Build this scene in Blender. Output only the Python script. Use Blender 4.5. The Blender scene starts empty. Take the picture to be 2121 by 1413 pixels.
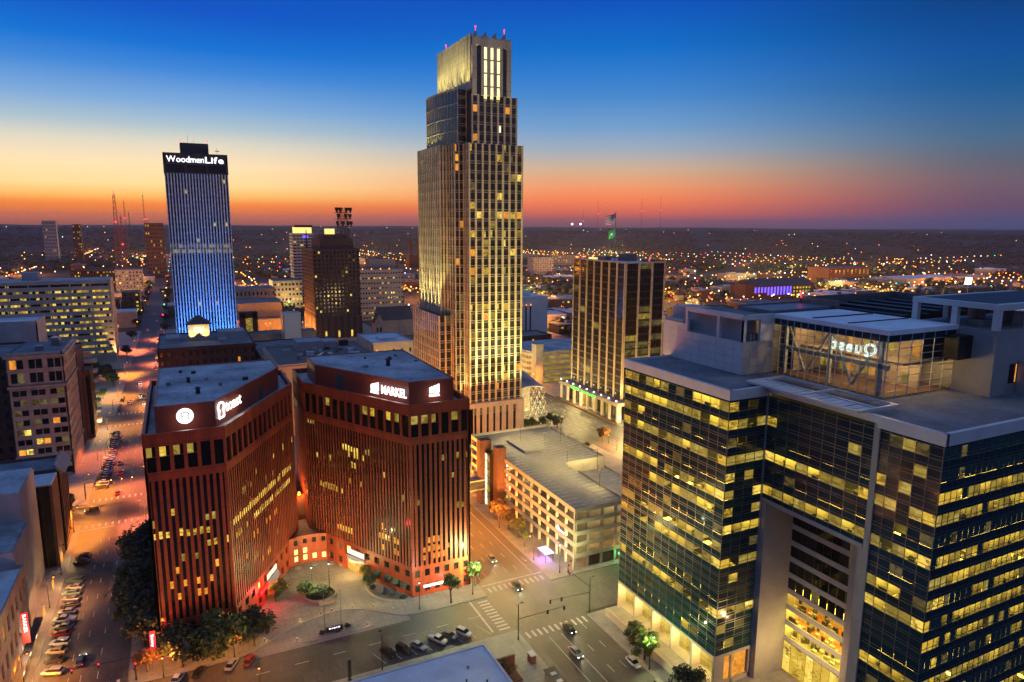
import bpy, bmesh, math, random
import numpy as np
from mathutils import Vector, Matrix

random.seed(7)
SC = bpy.context.scene
COL = SC.collection
PI = math.pi
rad = math.radians

# ------------------------------------------------------------------ camera
# world: +Y runs west along the streets, +X north; metres; the drone hovers at 105 m
HEAD, PITCH, ROLL, CAMZ = rad(26.0), rad(9.6), rad(0.32), 105.0
fh = Vector((math.sin(HEAD), math.cos(HEAD), 0)); r0 = Vector((math.cos(HEAD), -math.sin(HEAD), 0))
fw = fh * math.cos(PITCH) + Vector((0, 0, -math.sin(PITCH)))
u0 = r0.cross(fw)
rt = r0 * math.cos(ROLL) + u0 * math.sin(ROLL)
up = -r0 * math.sin(ROLL) + u0 * math.cos(ROLL)
cam = bpy.data.objects.new('camera', bpy.data.cameras.new('camera'))
COL.objects.link(cam)
M = Matrix((rt, up, -fw)).transposed().to_4x4()
M.translation = (0, 0, CAMZ)
cam.matrix_world = M
cam.data.sensor_width = 36.0
cam.data.lens = 36.0 * 1416.0 / 2121.0
cam.data.clip_start = 1.0
cam.data.clip_end = 40000.0
SC.camera = cam

# ------------------------------------------------------------------ sky at dusk
SUN_AZ = rad(-4.0)        # afterglow centre, measured from +Y towards +X
world = bpy.data.worlds.new('World'); SC.world = world; world.use_nodes = True
wn = world.node_tree; wn.nodes.clear(); WL = wn.links
def wnode(t, **k):
    n = wn.nodes.new(t)
    for a, b in k.items(): setattr(n, a, b)
    return n
def wmath(op, a, b=None, c=None, clamp=False):
    n = wnode('ShaderNodeMath', operation=op, use_clamp=clamp)
    for i, v in enumerate((a, b, c)):
        if v is None: continue
        if isinstance(v, (int, float)): n.inputs[i].default_value = v
        else: WL.new(v, n.inputs[i])
    return n.outputs[0]
def s2l(c):
    return tuple(((v/255)/12.92 if v/255 <= .04045 else ((v/255+.055)/1.055)**2.4) for v in c)
tc = wnode('ShaderNodeTexCoord'); sep = wnode('ShaderNodeSeparateXYZ'); WL.new(tc.outputs['Generated'], sep.inputs[0])
X_, Y_, Z_ = sep.outputs
el = wmath('MULTIPLY', wmath('ARCSINE', Z_), 180/PI)            # elevation in degrees
elf = wmath('DIVIDE', wmath('ADD', el, 5.0), 50.0, clamp=True)   # ramp runs from -5 to 45 degrees
az = wmath('MULTIPLY', wmath('ABSOLUTE', wmath('SUBTRACT', wmath('ARCTAN2', X_, Y_), SUN_AZ)), 180/PI)
def ramp(stops):
    n = wnode('ShaderNodeValToRGB'); e = n.color_ramp.elements
    n.color_ramp.interpolation = 'LINEAR'
    while len(e) > 1: e.remove(e[0])
    first = True
    for d, c in stops:
        p = (d + 5) / 50
        if first: e[0].position = p; k = e[0]; first = False
        else: k = e.new(p)
        k.color = (*s2l(c), 1)
    WL.new(elf, n.inputs[0]); return n.outputs[0]
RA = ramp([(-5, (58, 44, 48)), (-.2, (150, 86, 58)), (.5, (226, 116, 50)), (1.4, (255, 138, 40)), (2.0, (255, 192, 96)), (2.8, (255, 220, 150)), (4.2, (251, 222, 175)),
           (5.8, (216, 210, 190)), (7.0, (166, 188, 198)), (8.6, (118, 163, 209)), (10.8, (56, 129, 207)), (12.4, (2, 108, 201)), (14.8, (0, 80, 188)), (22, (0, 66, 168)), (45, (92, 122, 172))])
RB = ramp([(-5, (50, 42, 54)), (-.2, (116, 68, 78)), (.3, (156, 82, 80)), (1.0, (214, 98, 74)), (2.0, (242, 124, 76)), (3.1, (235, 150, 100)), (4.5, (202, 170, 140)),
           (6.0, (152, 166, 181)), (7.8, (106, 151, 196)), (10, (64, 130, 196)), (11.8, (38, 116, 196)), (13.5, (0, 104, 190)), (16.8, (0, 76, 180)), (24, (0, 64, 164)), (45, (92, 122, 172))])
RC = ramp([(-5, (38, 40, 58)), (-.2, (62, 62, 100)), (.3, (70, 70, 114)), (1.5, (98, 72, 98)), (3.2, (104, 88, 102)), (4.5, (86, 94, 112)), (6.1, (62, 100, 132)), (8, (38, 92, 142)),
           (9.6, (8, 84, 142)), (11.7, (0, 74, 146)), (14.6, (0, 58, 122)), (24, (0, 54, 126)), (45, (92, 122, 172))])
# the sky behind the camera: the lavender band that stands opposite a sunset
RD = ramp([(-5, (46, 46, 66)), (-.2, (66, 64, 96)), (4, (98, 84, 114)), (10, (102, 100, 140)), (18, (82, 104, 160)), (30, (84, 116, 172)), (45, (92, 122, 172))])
def mixc(f, a, b):
    n = wnode('ShaderNodeMix', data_type='RGBA'); WL.new(f, n.inputs['Factor']); WL.new(a, n.inputs['A']); WL.new(b, n.inputs['B']); return n.outputs['Result']
def smooth(lo, hi):
    n = wnode('ShaderNodeMapRange', interpolation_type='SMOOTHSTEP'); WL.new(az, n.inputs['Value'])
    n.inputs['From Min'].default_value = lo; n.inputs['From Max'].default_value = hi; return n.outputs[0]
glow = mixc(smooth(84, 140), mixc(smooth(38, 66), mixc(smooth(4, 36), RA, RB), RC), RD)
sky = wnode('ShaderNodeTexSky', sky_type='NISHITA', sun_disc=False, sun_elevation=rad(0.3), sun_rotation=SUN_AZ)
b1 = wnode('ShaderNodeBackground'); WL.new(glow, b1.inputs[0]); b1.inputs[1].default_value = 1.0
b2 = wnode('ShaderNodeBackground'); WL.new(sky.outputs[0], b2.inputs[0]); b2.inputs[1].default_value = 0.0015
ad = wnode('ShaderNodeAddShader'); WL.new(b1.outputs[0], ad.inputs[0]); WL.new(b2.outputs[0], ad.inputs[1])
wo = wnode('ShaderNodeOutputWorld'); WL.new(ad.outputs[0], wo.inputs[0])

# the sun has set: what is left of it is a faint wide glow low in the west
sun = bpy.data.objects.new('sun', bpy.data.lights.new('sun', 'SUN')); COL.objects.link(sun)
sun.data.energy = 0.06; sun.data.angle = rad(25); sun.data.color = (1, .55, .25)
sun.rotation_euler = (-(PI/2 - rad(3.0)), 0, -SUN_AZ)   # shines from the west horizon, towards the camera

vs = SC.view_settings
SC.display_settings.display_device = 'sRGB'
vs.view_transform = 'Standard'; vs.look = 'None'; vs.exposure = 0.2; vs.gamma = 1.0; vs.use_curve_mapping = False
cy = SC.cycles
cy.use_denoising = True
try: cy.denoiser = 'OPENIMAGEDENOISE'; cy.denoising_input_passes = 'RGB_ALBEDO_NORMAL'
except Exception: pass
cy.max_bounces = 5; cy.diffuse_bounces = 2; cy.glossy_bounces = 3; cy.transmission_bounces = 4; cy.transparent_max_bounces = 6
cy.sample_clamp_indirect = 4.0; cy.sample_clamp_direct = 12.0; cy.caustics_reflective = False; cy.caustics_refractive = False
cy.use_light_tree = True

# ------------------------------------------------------------------ materials (all procedural)
def newmat(name):
    m = bpy.data.materials.new(name); m.use_nodes = True
    m.cycles.emission_sampling = 'NONE'
    nt = m.node_tree; return m, nt, nt.nodes['Principled BSDF'], nt.links
def noise_fac(nt, L, scale, detail=3.0, stretch=None):
    g = nt.nodes.new('ShaderNodeNewGeometry'); src = g.outputs['Position']
    if stretch:
        mp = nt.nodes.new('ShaderNodeMapping'); mp.inputs['Scale'].default_value = stretch; L.new(src, mp.inputs[0]); src = mp.outputs[0]
    n = nt.nodes.new('ShaderNodeTexNoise'); n.inputs['Scale'].default_value = scale; n.inputs['Detail'].default_value = detail
    L.new(src, n.inputs['Vector']); return n.outputs[0], src
def pmat(name, col, rough=.75, var=.22, scale=.35, metal=0.0, spec=.4, bump=0.0, bscale=3.0, stretch=None, second=None, joints=None, zjoint=None):
    m, nt, b, L = newmat(name)
    f, src = noise_fac(nt, L, scale, 4.0, stretch)
    r = nt.nodes.new('ShaderNodeValToRGB'); L.new(f, r.inputs[0])
    r.color_ramp.elements[0].position = .3; r.color_ramp.elements[1].position = .72
    lo = second or tuple(c*(1-var) for c in col); hi = tuple(min(1, c*(1+var)) for c in col)
    r.color_ramp.elements[0].color = (*lo, 1); r.color_ramp.elements[1].color = (*hi, 1)
    out = r.outputs[0]
    f2, _ = noise_fac(nt, L, scale*9, 3.0, stretch)
    mx = nt.nodes.new('ShaderNodeMix'); mx.data_type = 'RGBA'; mx.blend_type = 'MULTIPLY'; mx.inputs['Factor'].default_value = min(1, var*1.4)
    r2 = nt.nodes.new('ShaderNodeValToRGB'); r2.color_ramp.elements[0].color = (.45, .45, .45, 1); r2.color_ramp.elements[0].position = .3; r2.color_ramp.elements[1].position = .65
    L.new(f2, r2.inputs[0]); L.new(out, mx.inputs['A']); L.new(r2.outputs[0], mx.inputs['B']); out = mx.outputs['Result']
    if joints:                                            # fine score lines in paving / roofing seams (x size, y size)
        bk = nt.nodes.new('ShaderNodeTexBrick'); bk.offset = 0.0; L.new(src, bk.inputs['Vector'])
        bk.inputs['Color1'].default_value = bk.inputs['Color2'].default_value = (1, 1, 1, 1); bk.inputs['Mortar'].default_value = (.55, .55, .55, 1)
        bk.inputs['Scale'].default_value = 1.0; bk.inputs['Brick Width'].default_value = joints[0]; bk.inputs['Row Height'].default_value = joints[1]
        bk.inputs['Mortar Size'].default_value = joints[2] if len(joints) > 2 else .035
        m2 = nt.nodes.new('ShaderNodeMix'); m2.data_type = 'RGBA'; m2.blend_type = 'MULTIPLY'; m2.inputs['Factor'].default_value = 1
        L.new(out, m2.inputs['A']); L.new(bk.outputs[0], m2.inputs['B']); out = m2.outputs['Result']
    if zjoint:                                            # dark panel joints at every storey
        gz = nt.nodes.new('ShaderNodeNewGeometry'); sz = nt.nodes.new('ShaderNodeSeparateXYZ'); L.new(gz.outputs['Position'], sz.inputs[0])
        md = nt.nodes.new('ShaderNodeMath'); md.operation = 'MODULO'; md.inputs[1].default_value = zjoint; L.new(sz.outputs[2], md.inputs[0])
        gt_ = nt.nodes.new('ShaderNodeMath'); gt_.operation = 'GREATER_THAN'; gt_.inputs[1].default_value = .13; L.new(md.outputs[0], gt_.inputs[0])
        mr_ = nt.nodes.new('ShaderNodeMapRange'); mr_.inputs['To Min'].default_value = .35; L.new(gt_.outputs[0], mr_.inputs['Value'])
        m3 = nt.nodes.new('ShaderNodeMix'); m3.data_type = 'RGBA'; m3.blend_type = 'MULTIPLY'; m3.inputs['Factor'].default_value = 1
        L.new(out, m3.inputs['A']); L.new(mr_.outputs[0], m3.inputs['B']); out = m3.outputs['Result']
    L.new(out, b.inputs['Base Color'])
    b.inputs['Roughness'].default_value = rough; b.inputs['Metallic'].default_value = metal; b.inputs['Specular IOR Level'].default_value = spec
    if bump:
        f3, _ = noise_fac(nt, L, bscale, 4.0, stretch)
        bp = nt.nodes.new('ShaderNodeBump'); bp.inputs['Strength'].default_value = bump; bp.inputs['Distance'].default_value = .15
        L.new(f3, bp.inputs['Height']); L.new(bp.outputs[0], b.inputs['Normal'])
    return m
def gmat(name, col, rough=.08, ior=1.7, wob=.02, wscale=.25):
    m, nt, b, L = newmat(name)
    f, _ = noise_fac(nt, L, .12, 2.0)
    r = nt.nodes.new('ShaderNodeValToRGB'); L.new(f, r.inputs[0])
    r.color_ramp.elements[0].color = (*[c*.6 for c in col], 1); r.color_ramp.elements[1].color = (*[c*1.5 for c in col], 1); L.new(r.outputs[0], b.inputs['Base Color'])
    b.inputs['Roughness'].default_value = rough; b.inputs['IOR'].default_value = ior
    f3, _ = noise_fac(nt, L, wscale, 2.0)
    bp = nt.nodes.new('ShaderNodeBump'); bp.inputs['Strength'].default_value = wob*4; bp.inputs['Distance'].default_value = .3
    L.new(f3, bp.inputs['Height']); L.new(bp.outputs[0], b.inputs['Normal'])
    return m
def litmat(name, col, strength, lo=.25, cell=1.7, glass=True):
    """a window with a lit room behind it: boxy patches of wall, furniture, blinds and lamps, never one flat tone"""
    m, nt, b, L = newmat(name)
    g = nt.nodes.new('ShaderNodeNewGeometry')
    def boxes(sc, stretch):
        mp = nt.nodes.new('ShaderNodeMapping'); mp.inputs['Scale'].default_value = stretch; L.new(g.outputs['Position'], mp.inputs[0])
        v = nt.nodes.new('ShaderNodeTexVoronoi'); v.distance = 'CHEBYCHEV'; v.inputs['Scale'].default_value = sc; v.inputs['Randomness'].default_value = .8; L.new(mp.outputs[0], v.inputs['Vector'])
        sp = nt.nodes.new('ShaderNodeSeparateColor'); L.new(v.outputs['Color'], sp.inputs[0]); return sp.outputs[0]
    a, c = boxes(cell*.28, (1, 1, .7)), boxes(cell, (.8, .8, 1.5))
    mu = nt.nodes.new('ShaderNodeMix'); mu.data_type = 'FLOAT'; mu.inputs[0].default_value = .42; L.new(a, mu.inputs[2]); L.new(c, mu.inputs[3])
    r = nt.nodes.new('ShaderNodeValToRGB'); L.new(mu.outputs[0], r.inputs[0])
    e = r.color_ramp.elements; e[0].position = .16; e[0].color = (*[q*lo for q in col], 1); e[1].position = .46; e[1].color = (*[q*.9 for q in col], 1)
    k = e.new(.3); k.color = (*[q*(lo*.5+.4) for q in col], 1)
    k = e.new(.74); k.color = (*col, 1)
    k = e.new(.86); k.color = (min(1, col[0]*1.3), min(1, col[1]*1.5), min(1, col[2]*2.6), 1)
    L.new(r.outputs[0], b.inputs['Emission Color']); b.inputs['Emission Strength'].default_value = strength
    b.inputs['Base Color'].default_value = (.02, .02, .02, 1); b.inputs['Roughness'].default_value = .1
    return m
def emat(name, col, strength, sample=False):
    m, nt, b, L = newmat(name)
    b.inputs['Base Color'].default_value = (*[min(.8, c) for c in col], 1)
    b.inputs['Emission Color'].default_value = (*col, 1); b.inputs['Emission Strength'].default_value = strength
    if sample: m.cycles.emission_sampling = 'FRONT'
    return m
def seeglass(name, tint, mixf=.12):
    m, nt, b, L = newmat(name)
    b.inputs['Base Color'].default_value = (*tint, 1); b.inputs['Roughness'].default_value = .04; b.inputs['IOR'].default_value = 1.6
    t = nt.nodes.new('ShaderNodeBsdfTransparent'); t.inputs[0].default_value = (.82, .86, .86, 1)
    lw = nt.nodes.new('ShaderNodeLayerWeight'); lw.inputs[0].default_value = .5
    fr = nt.nodes.new('ShaderNodeMath'); fr.operation = 'POWER'; fr.inputs[1].default_value = 4.0; L.new(lw.outputs['Facing'], fr.inputs[0])
    a = nt.nodes.new('ShaderNodeMath'); a.operation = 'ADD'; a.use_clamp = True; a.inputs[1].default_value = mixf; L.new(fr.outputs[0], a.inputs[0])
    mx = nt.nodes.new('ShaderNodeMixShader'); L.new(a.outputs[0], mx.inputs[0]); L.new(t.outputs[0], mx.inputs[1]); L.new(b.outputs[0], mx.inputs[2])
    L.new(mx.outputs[0], nt.nodes['Material Output'].inputs[0]); return m

MT = {}
def P(n, *a, **k): MT[n] = pmat(n, *a, **k)
P('asphalt', (.06, .058, .06), rough=.6, var=.55, scale=.09, bump=.2, bscale=7, stretch=(1.6, .7, 1))
P('asphalt_patch', (.036, .036, .038), rough=.7, var=.3, scale=.3)
P('asphalt_far', (.05, .05, .055), rough=.7, var=.3, scale=.05)
P('concrete_walk', (.27, .26, .24), rough=.8, var=.22, scale=.25, joints=(1.6, 1.6))
P('plaza_paving', (.3, .285, .25), rough=.75, var=.3, scale=.13, joints=(2.4, 2.4, .04))
P('kerb_stone', (.33, .32, .3), var=.2)
P('paint_white', (.62, .62, .58), rough=.6, var=.3, scale=1.5)
P('earth', (.05, .05, .044), rough=.95, var=.6, scale=.012)
P('terrain', (.022, .026, .024), rough=.95, var=.6, scale=.006)
P('grass', (.05, .075, .02), rough=.9, var=.4, scale=.8, bump=.4)
P('red_granite', (.32, .048, .02), rough=.45, var=.34, scale=.3, bump=.05, stretch=(1, 1, .16), zjoint=3.6)
P('red_granite_smooth', (.24, .045, .026), rough=.4, var=.15, scale=.1)
P('roof_grey', (.40, .42, .45), rough=.85, var=.42, scale=.1, joints=(30, 2.2, .05))
P('roof_dark', (.17, .185, .21), rough=.85, var=.35, scale=.15)
P('roof_light', (.58, .6, .64), rough=.7, var=.22, scale=.1, joints=(40, 3.0, .05))
P('roof_blue', (.76, .78, .82), rough=.75, var=.12, scale=.2)
P('gravel_roof', (.16, .155, .15), rough=.95, var=.35, scale=1.2, bump=.2)
P('white_panel', (.6, .6, .59), rough=.5, var=.08, scale=.3)
P('grey_panel', (.33, .35, .37), rough=.5, var=.12, scale=.3)
P('joint_dark', (.05, .05, .055), var=.1)
P('up_grey', (.3, .29, .29), rough=.55, var=.12, scale=.2)
P('mullion', (.16, .17, .18), rough=.35, var=.1, metal=.6)
P('mullion_white', (.55, .57, .58), rough=.4, var=.08)
P('fnb_stone', (.54, .49, .36), rough=.65, var=.22, scale=.25, stretch=(1, 1, .3), zjoint=4.36)
P('fnb_dark', (.07, .068, .06), rough=.4, var=.2)
P('fnb_base', (.45, .39, .32), rough=.7, var=.14, scale=.2, joints=(3.2, 3.2, .05))
P('bronze', (.06, .045, .035), rough=.35, var=.2, metal=.4)
P('fnbo_pier', (.5, .4, .27), rough=.6, var=.1)
P('woodmen_pier', (.55, .55, .55), rough=.55, var=.1)
P('woodmen_dark', (.035, .037, .045), rough=.5, var=.2)
P('garage_conc', (.36, .33, .28), rough=.8, var=.18, scale=.3)
P('garage_deck', (.25, .235, .205), rough=.8, var=.35, scale=.09)
P('brick_dark', (.075, .035, .028), rough=.85, var=.3, scale=.6)
P('brick_red', (.17, .06, .04), rough=.85, var=.25, scale=.5)
P('brick_brown', (.12, .065, .05), rough=.85, var=.25, scale=.4)
P('limestone', (.34, .28, .24), rough=.8, var=.2, scale=.35)
P('limestone_pale', (.42, .38, .33), rough=.75, var=.16, scale=.2)
P('stucco_grey', (.33, .33, .36), rough=.85, var=.15, scale=.2)
P('conc_civic', (.36, .335, .32), rough=.8, var=.14, scale=.12)
P('metal_dark', (.03, .03, .032), rough=.45, var=.2, metal=.5)
P('metal_grey', (.2, .21, .22), rough=.4, var=.2, metal=.6)
P('slate', (.05, .055, .065), rough=.6, var=.25, scale=.8)
P('awning_green', (.01, .05, .035), var=.2)
P('tyre', (.015, .015, .016), rough=.85)
P('rim', (.3, .3, .31), rough=.35, metal=.8)
P('bark', (.055, .042, .032), rough=.95, var=.4, scale=3, bump=.3)
def leafmat(name, col):
    m = pmat(name, col, rough=.6, var=.55, scale=.7); b = m.node_tree.nodes['Principled BSDF']
    return m
MT['leaf_green'] = leafmat('leaf_green', (.05, .085, .02)); MT['leaf_dark'] = leafmat('leaf_dark', (.028, .042, .018))
MT['leaf_lime'] = leafmat('leaf_lime', (.085, .14, .02)); MT['leaf_rust'] = leafmat('leaf_rust', (.15, .075, .02)); MT['leaf_yellow'] = leafmat('leaf_yellow', (.16, .12, .02))
MT['glass_black'] = gmat('glass_black', (.006, .007, .008), .09, 1.5, .02)
MT['glass_up'] = gmat('glass_up', (.007, .032, .042), .05, 1.28, .005)
MT['glass_up_spandrel'] = gmat('glass_up_spandrel', (.007, .036, .05), .1, 1.26, .005)
MT['glass_teal'] = gmat('glass_teal', (.008, .06, .07), .10, 1.6, .008)
MT['glass_fnb'] = gmat('glass_fnb', (.02, .024, .024), .12, 1.6, .02)
MT['glass_bronze'] = gmat('glass_bronze', (.014, .010, .007), .08, 1.6, .03)
MT['glass_curve'] = gmat('glass_curve', (.035, .034, .028), .12, 1.6, .01)
MT['glass_car'] = gmat('glass_car', (.01, .011, .013), .08, 1.5, 0)
MT['glass_clear'] = seeglass('glass_clear', (.02, .03, .035), .1)
MT['lit_a'] = litmat('lit_a', (.72, .45, .04), .85, .22)
MT['lit_b'] = litmat('lit_b', (.36, .25, .035), .8, .45, 1.1)
MT['lit_c'] = litmat('lit_c', (.9, .6, .085), 1.05, .22)
MT['lit_dim'] = litmat('lit_dim', (.16, .12, .03), .6, .2, 1.2)
MT['lit_orange'] = litmat('lit_orange', (.85, .30, .025), 1.0, .55, 1.9)
MT['lit_white'] = litmat('lit_white', (1, .85, .5), 1.9, .6)
MT['lit_flat'] = emat('lit_flat', (1, .72, .2), 1.1)
MT['lit_crown'] = emat('lit_crown', (1, .83, .38), 1.5)
MT['lit_pale'] = emat('lit_pale', (1, .8, .3), .95)
P('room_wall', (.62, .55, .42), rough=.9, var=.1); P('room_floor', (.33, .27, .2), rough=.9, var=.25, scale=.8); P('desk', (.55, .5, .42), rough=.6, var=.3, scale=.9); P('cabinet', (.12, .10, .09), rough=.6, var=.5, scale=.9)
P('carpet_orange', (.5, .17, .05), rough=.9, var=.2)
MT['ceiling_lit'] = emat('ceiling_lit', (1, .70, .095), 10.5); MT['ceiling_dim'] = emat('ceiling_dim', (1, .67, .09), 5.6)
MT['sign_white'] = emat('sign_white', (1, .98, .95), 1.6)
MT['sign_outline'] = emat('sign_outline', (.85, 1, .92), 1.5)
MT['sign_green'] = emat('sign_green', (.02, 1, .12), 1.2)
MT['sign_red'] = emat('sign_red', (1, .02, .04), 2.2)
MT['sign_redpanel'] = emat('sign_redpanel', (.75, .02, .015), .7)
MT['sig_red'] = emat('sig_red', (1, .02, .06), 4)
MT['sig_green'] = emat('sig_green', (.0, 1, .45), 3)
MT['beacon'] = emat('beacon', (1, .03, .06), 4)
MT['head'] = emat('head', (1, .82, .55), 9)
MT['tail'] = emat('tail', (1, .01, .02), 3.0)
MT['tail_off'] = pmat('tail_off', (.12, .005, .005), rough=.3)
MT['head_off'] = pmat('head_off', (.5, .5, .5), rough=.2)
MT['bulb_orange'] = emat('bulb_orange', (1, .30, .035), 3.2)
MT['bulb_warm'] = emat('bulb_warm', (1, .6, .2), 2.6)
MT['bulb_white'] = emat('bulb_white', (.95, 1, .9), 3)
MT['bulb_green'] = emat('bulb_green', (.06, 1, .4), 2)
MT['bulb_flood'] = emat('bulb_flood', (1, .9, .75), 30)
MT['glow_blue'] = emat('glow_blue', (.12, .08, 1), 1.6)
MT['glow_purple'] = emat('glow_purple', (.62, .45, 1), 1.6)
MT['pink'] = emat('pink', (.9, .15, .35), .8)
for n, c in dict(car_black=(.012, .012, .014), car_white=(.62, .61, .59), car_silver=(.33, .34, .35), car_grey=(.10, .105, .115), car_red=(.25, .015, .015),
                 car_blue=(.03, .06, .13), car_tan=(.32, .24, .15), car_teal=(.05, .12, .12)).items():
    MT[n] = pmat(n, c, rough=.28, var=.06, spec=.6, metal=.15)
# ------------------------------------------------------------------ builders
class MB:
    """collects shapes that become one mesh"""
    def __init__(s): s.v = []; s.f = []; s.m = []
    def quad(s, a, b, c, d, m=0):
        k = len(s.v); s.v += [a, b, c, d]; s.f.append((k, k+1, k+2, k+3)); s.m.append(m)
    def tri(s, a, b, c, m=0):
        k = len(s.v); s.v += [a, b, c]; s.f.append((k, k+1, k+2)); s.m.append(m)
    def hexa(s, p, m=0):                # 8 points: bottom 4 ccw, top 4 ccw
        k = len(s.v); s.v += p
        for q in ((3, 2, 1, 0), (4, 5, 6, 7), (0, 1, 5, 4), (1, 2, 6, 5), (2, 3, 7, 6), (3, 0, 4, 7)):
            s.f.append(tuple(k+i for i in q)); s.m.append(m)
        return s
    def box(s, x0, x1, y0, y1, z0, z1, m=0):
        return s.hexa([(x0, y0, z0), (x1, y0, z0), (x1, y1, z0), (x0, y1, z0), (x0, y0, z1), (x1, y0, z1), (x1, y1, z1), (x0, y1, z1)], m)
    def fbox(s, F, s0, s1, d0, d1, z0, z1, m=0):   # box in a facade frame: along, outward, up
        if d0 < d1: d0, d1 = d1, d0                # d0 outer
        return s.hexa([F.p(s0, d0, z0), F.p(s1, d0, z0), F.p(s1, d1, z0), F.p(s0, d1, z0), F.p(s0, d0, z1), F.p(s1, d0, z1), F.p(s1, d1, z1), F.p(s0, d1, z1)], m)
    def prism(s, poly, z0, z1, m=0, mt=None, bottom=False):
        n = len(poly); k = len(s.v)
        s.v += [(x, y, z0) for x, y in poly] + [(x, y, z1) for x, y in poly]
        for i in range(n):
            j = (i+1) % n; s.f.append((k+i, k+j, k+n+j, k+n+i)); s.m.append(m)
        s.f.append(tuple(k+n+i for i in range(n))); s.m.append(m if mt is None else mt)
        if bottom: s.f.append(tuple(k+i for i in reversed(range(n)))); s.m.append(m)
        return s
    def cyl(s, x, y, z0, z1, r, n=8, r2=None, m=0):
        r2 = r if r2 is None else r2; k = len(s.v)
        for zz, rr in ((z0, r), (z1, r2)):
            s.v += [(x+rr*math.cos(2*PI*i/n), y+rr*math.sin(2*PI*i/n), zz) for i in range(n)]
        for i in range(n):
            j = (i+1) % n; s.f.append((k+i, k+j, k+n+j, k+n+i)); s.m.append(m)
        s.f.append(tuple(k+n+i for i in range(n))); s.m.append(m); s.f.append(tuple(k+i for i in reversed(range(n)))); s.m.append(m)
        return s
    def tube(s, p, q, r, n=6, r2=None, m=0):
        p, q = Vector(p), Vector(q); r2 = r if r2 is None else r2
        d = (q-p).normalized(); a = d.orthogonal().normalized(); b = d.cross(a); k = len(s.v)
        for c, rr in ((p, r), (q, r2)):
            s.v += [tuple(c + a*rr*math.cos(2*PI*i/n) + b*rr*math.sin(2*PI*i/n)) for i in range(n)]
        for i in range(n):
            j = (i+1) % n; s.f.append((k+i, k+j, k+n+j, k+n+i)); s.m.append(m)
        s.f.append(tuple(k+n+i for i in range(n))); s.m.append(m); s.f.append(tuple(k+i for i in reversed(range(n)))); s.m.append(m)
        return s
    def ball(s, x, y, z, r, n=8, h=5, m=0, sz=1.0):
        k = len(s.v)
        for i in range(h+1):
            t = PI*i/h
            s.v += [(x+r*math.sin(t)*math.cos(2*PI*j/n), y+r*math.sin(t)*math.sin(2*PI*j/n), z-r*sz*math.cos(t)) for j in range(n)]
        for i in range(h):
            for j in range(n):
                l = (j+1) % n; s.f.append((k+i*n+j, k+i*n+l, k+(i+1)*n+l, k+(i+1)*n+j)); s.m.append(m)
        return s
    def mesh(s, name, mats):
        me = bpy.data.meshes.new(name); me.from_pydata(s.v, [], s.f)
        for t in (mats if isinstance(mats, (list, tuple)) else [mats]): me.materials.append(MT[t] if isinstance(t, str) else t)
        if len(me.materials) > 1: me.polygons.foreach_set('material_index', s.m)
        me.update(); return me
    def build(s, name, mats, parent=None):
        return link(name, s.mesh(name, mats), parent)

def link(name, data, parent=None):
    o = bpy.data.objects.new(name, data); COL.objects.link(o)
    if parent is not None:
        o.parent = parent
        if parent.name in BASE: o.matrix_parent_inverse = Matrix.Translation(-BASE[parent.name])
    return o
BASE = {}
def tag(o, label, cat, group=None):
    o['label'] = label; o['category'] = cat
    if group: o['group'] = group
    return o
def thing(name, label, cat, group=None, base=None):
    """an Empty at the thing's base; with base given its parts are written in world coordinates"""
    o = link(name, None); o.empty_display_size = .5
    if base is not None:
        b = Vector(base if len(base) == 3 else (*base, 0)); o.location = b; BASE[o.name] = b
    return tag(o, label, cat, group)
def struct(name, mb, mats, parent=None):
    o = mb.build(name, mats, parent); o['kind'] = 'structure'; return o
class Fr:
    """facade frame from A to B; outward is to the right of the walk"""
    def __init__(s, A, B):
        s.A = A; dx, dy = B[0]-A[0], B[1]-A[1]; s.L = math.hypot(dx, dy); s.u = (dx/s.L, dy/s.L); s.n = (s.u[1], -s.u[0])
        s.ang = math.atan2(dy, dx)
    def p(s, a, d, z): return (s.A[0]+s.u[0]*a+s.n[0]*d, s.A[1]+s.u[1]*a+s.n[1]*d, z)

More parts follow.
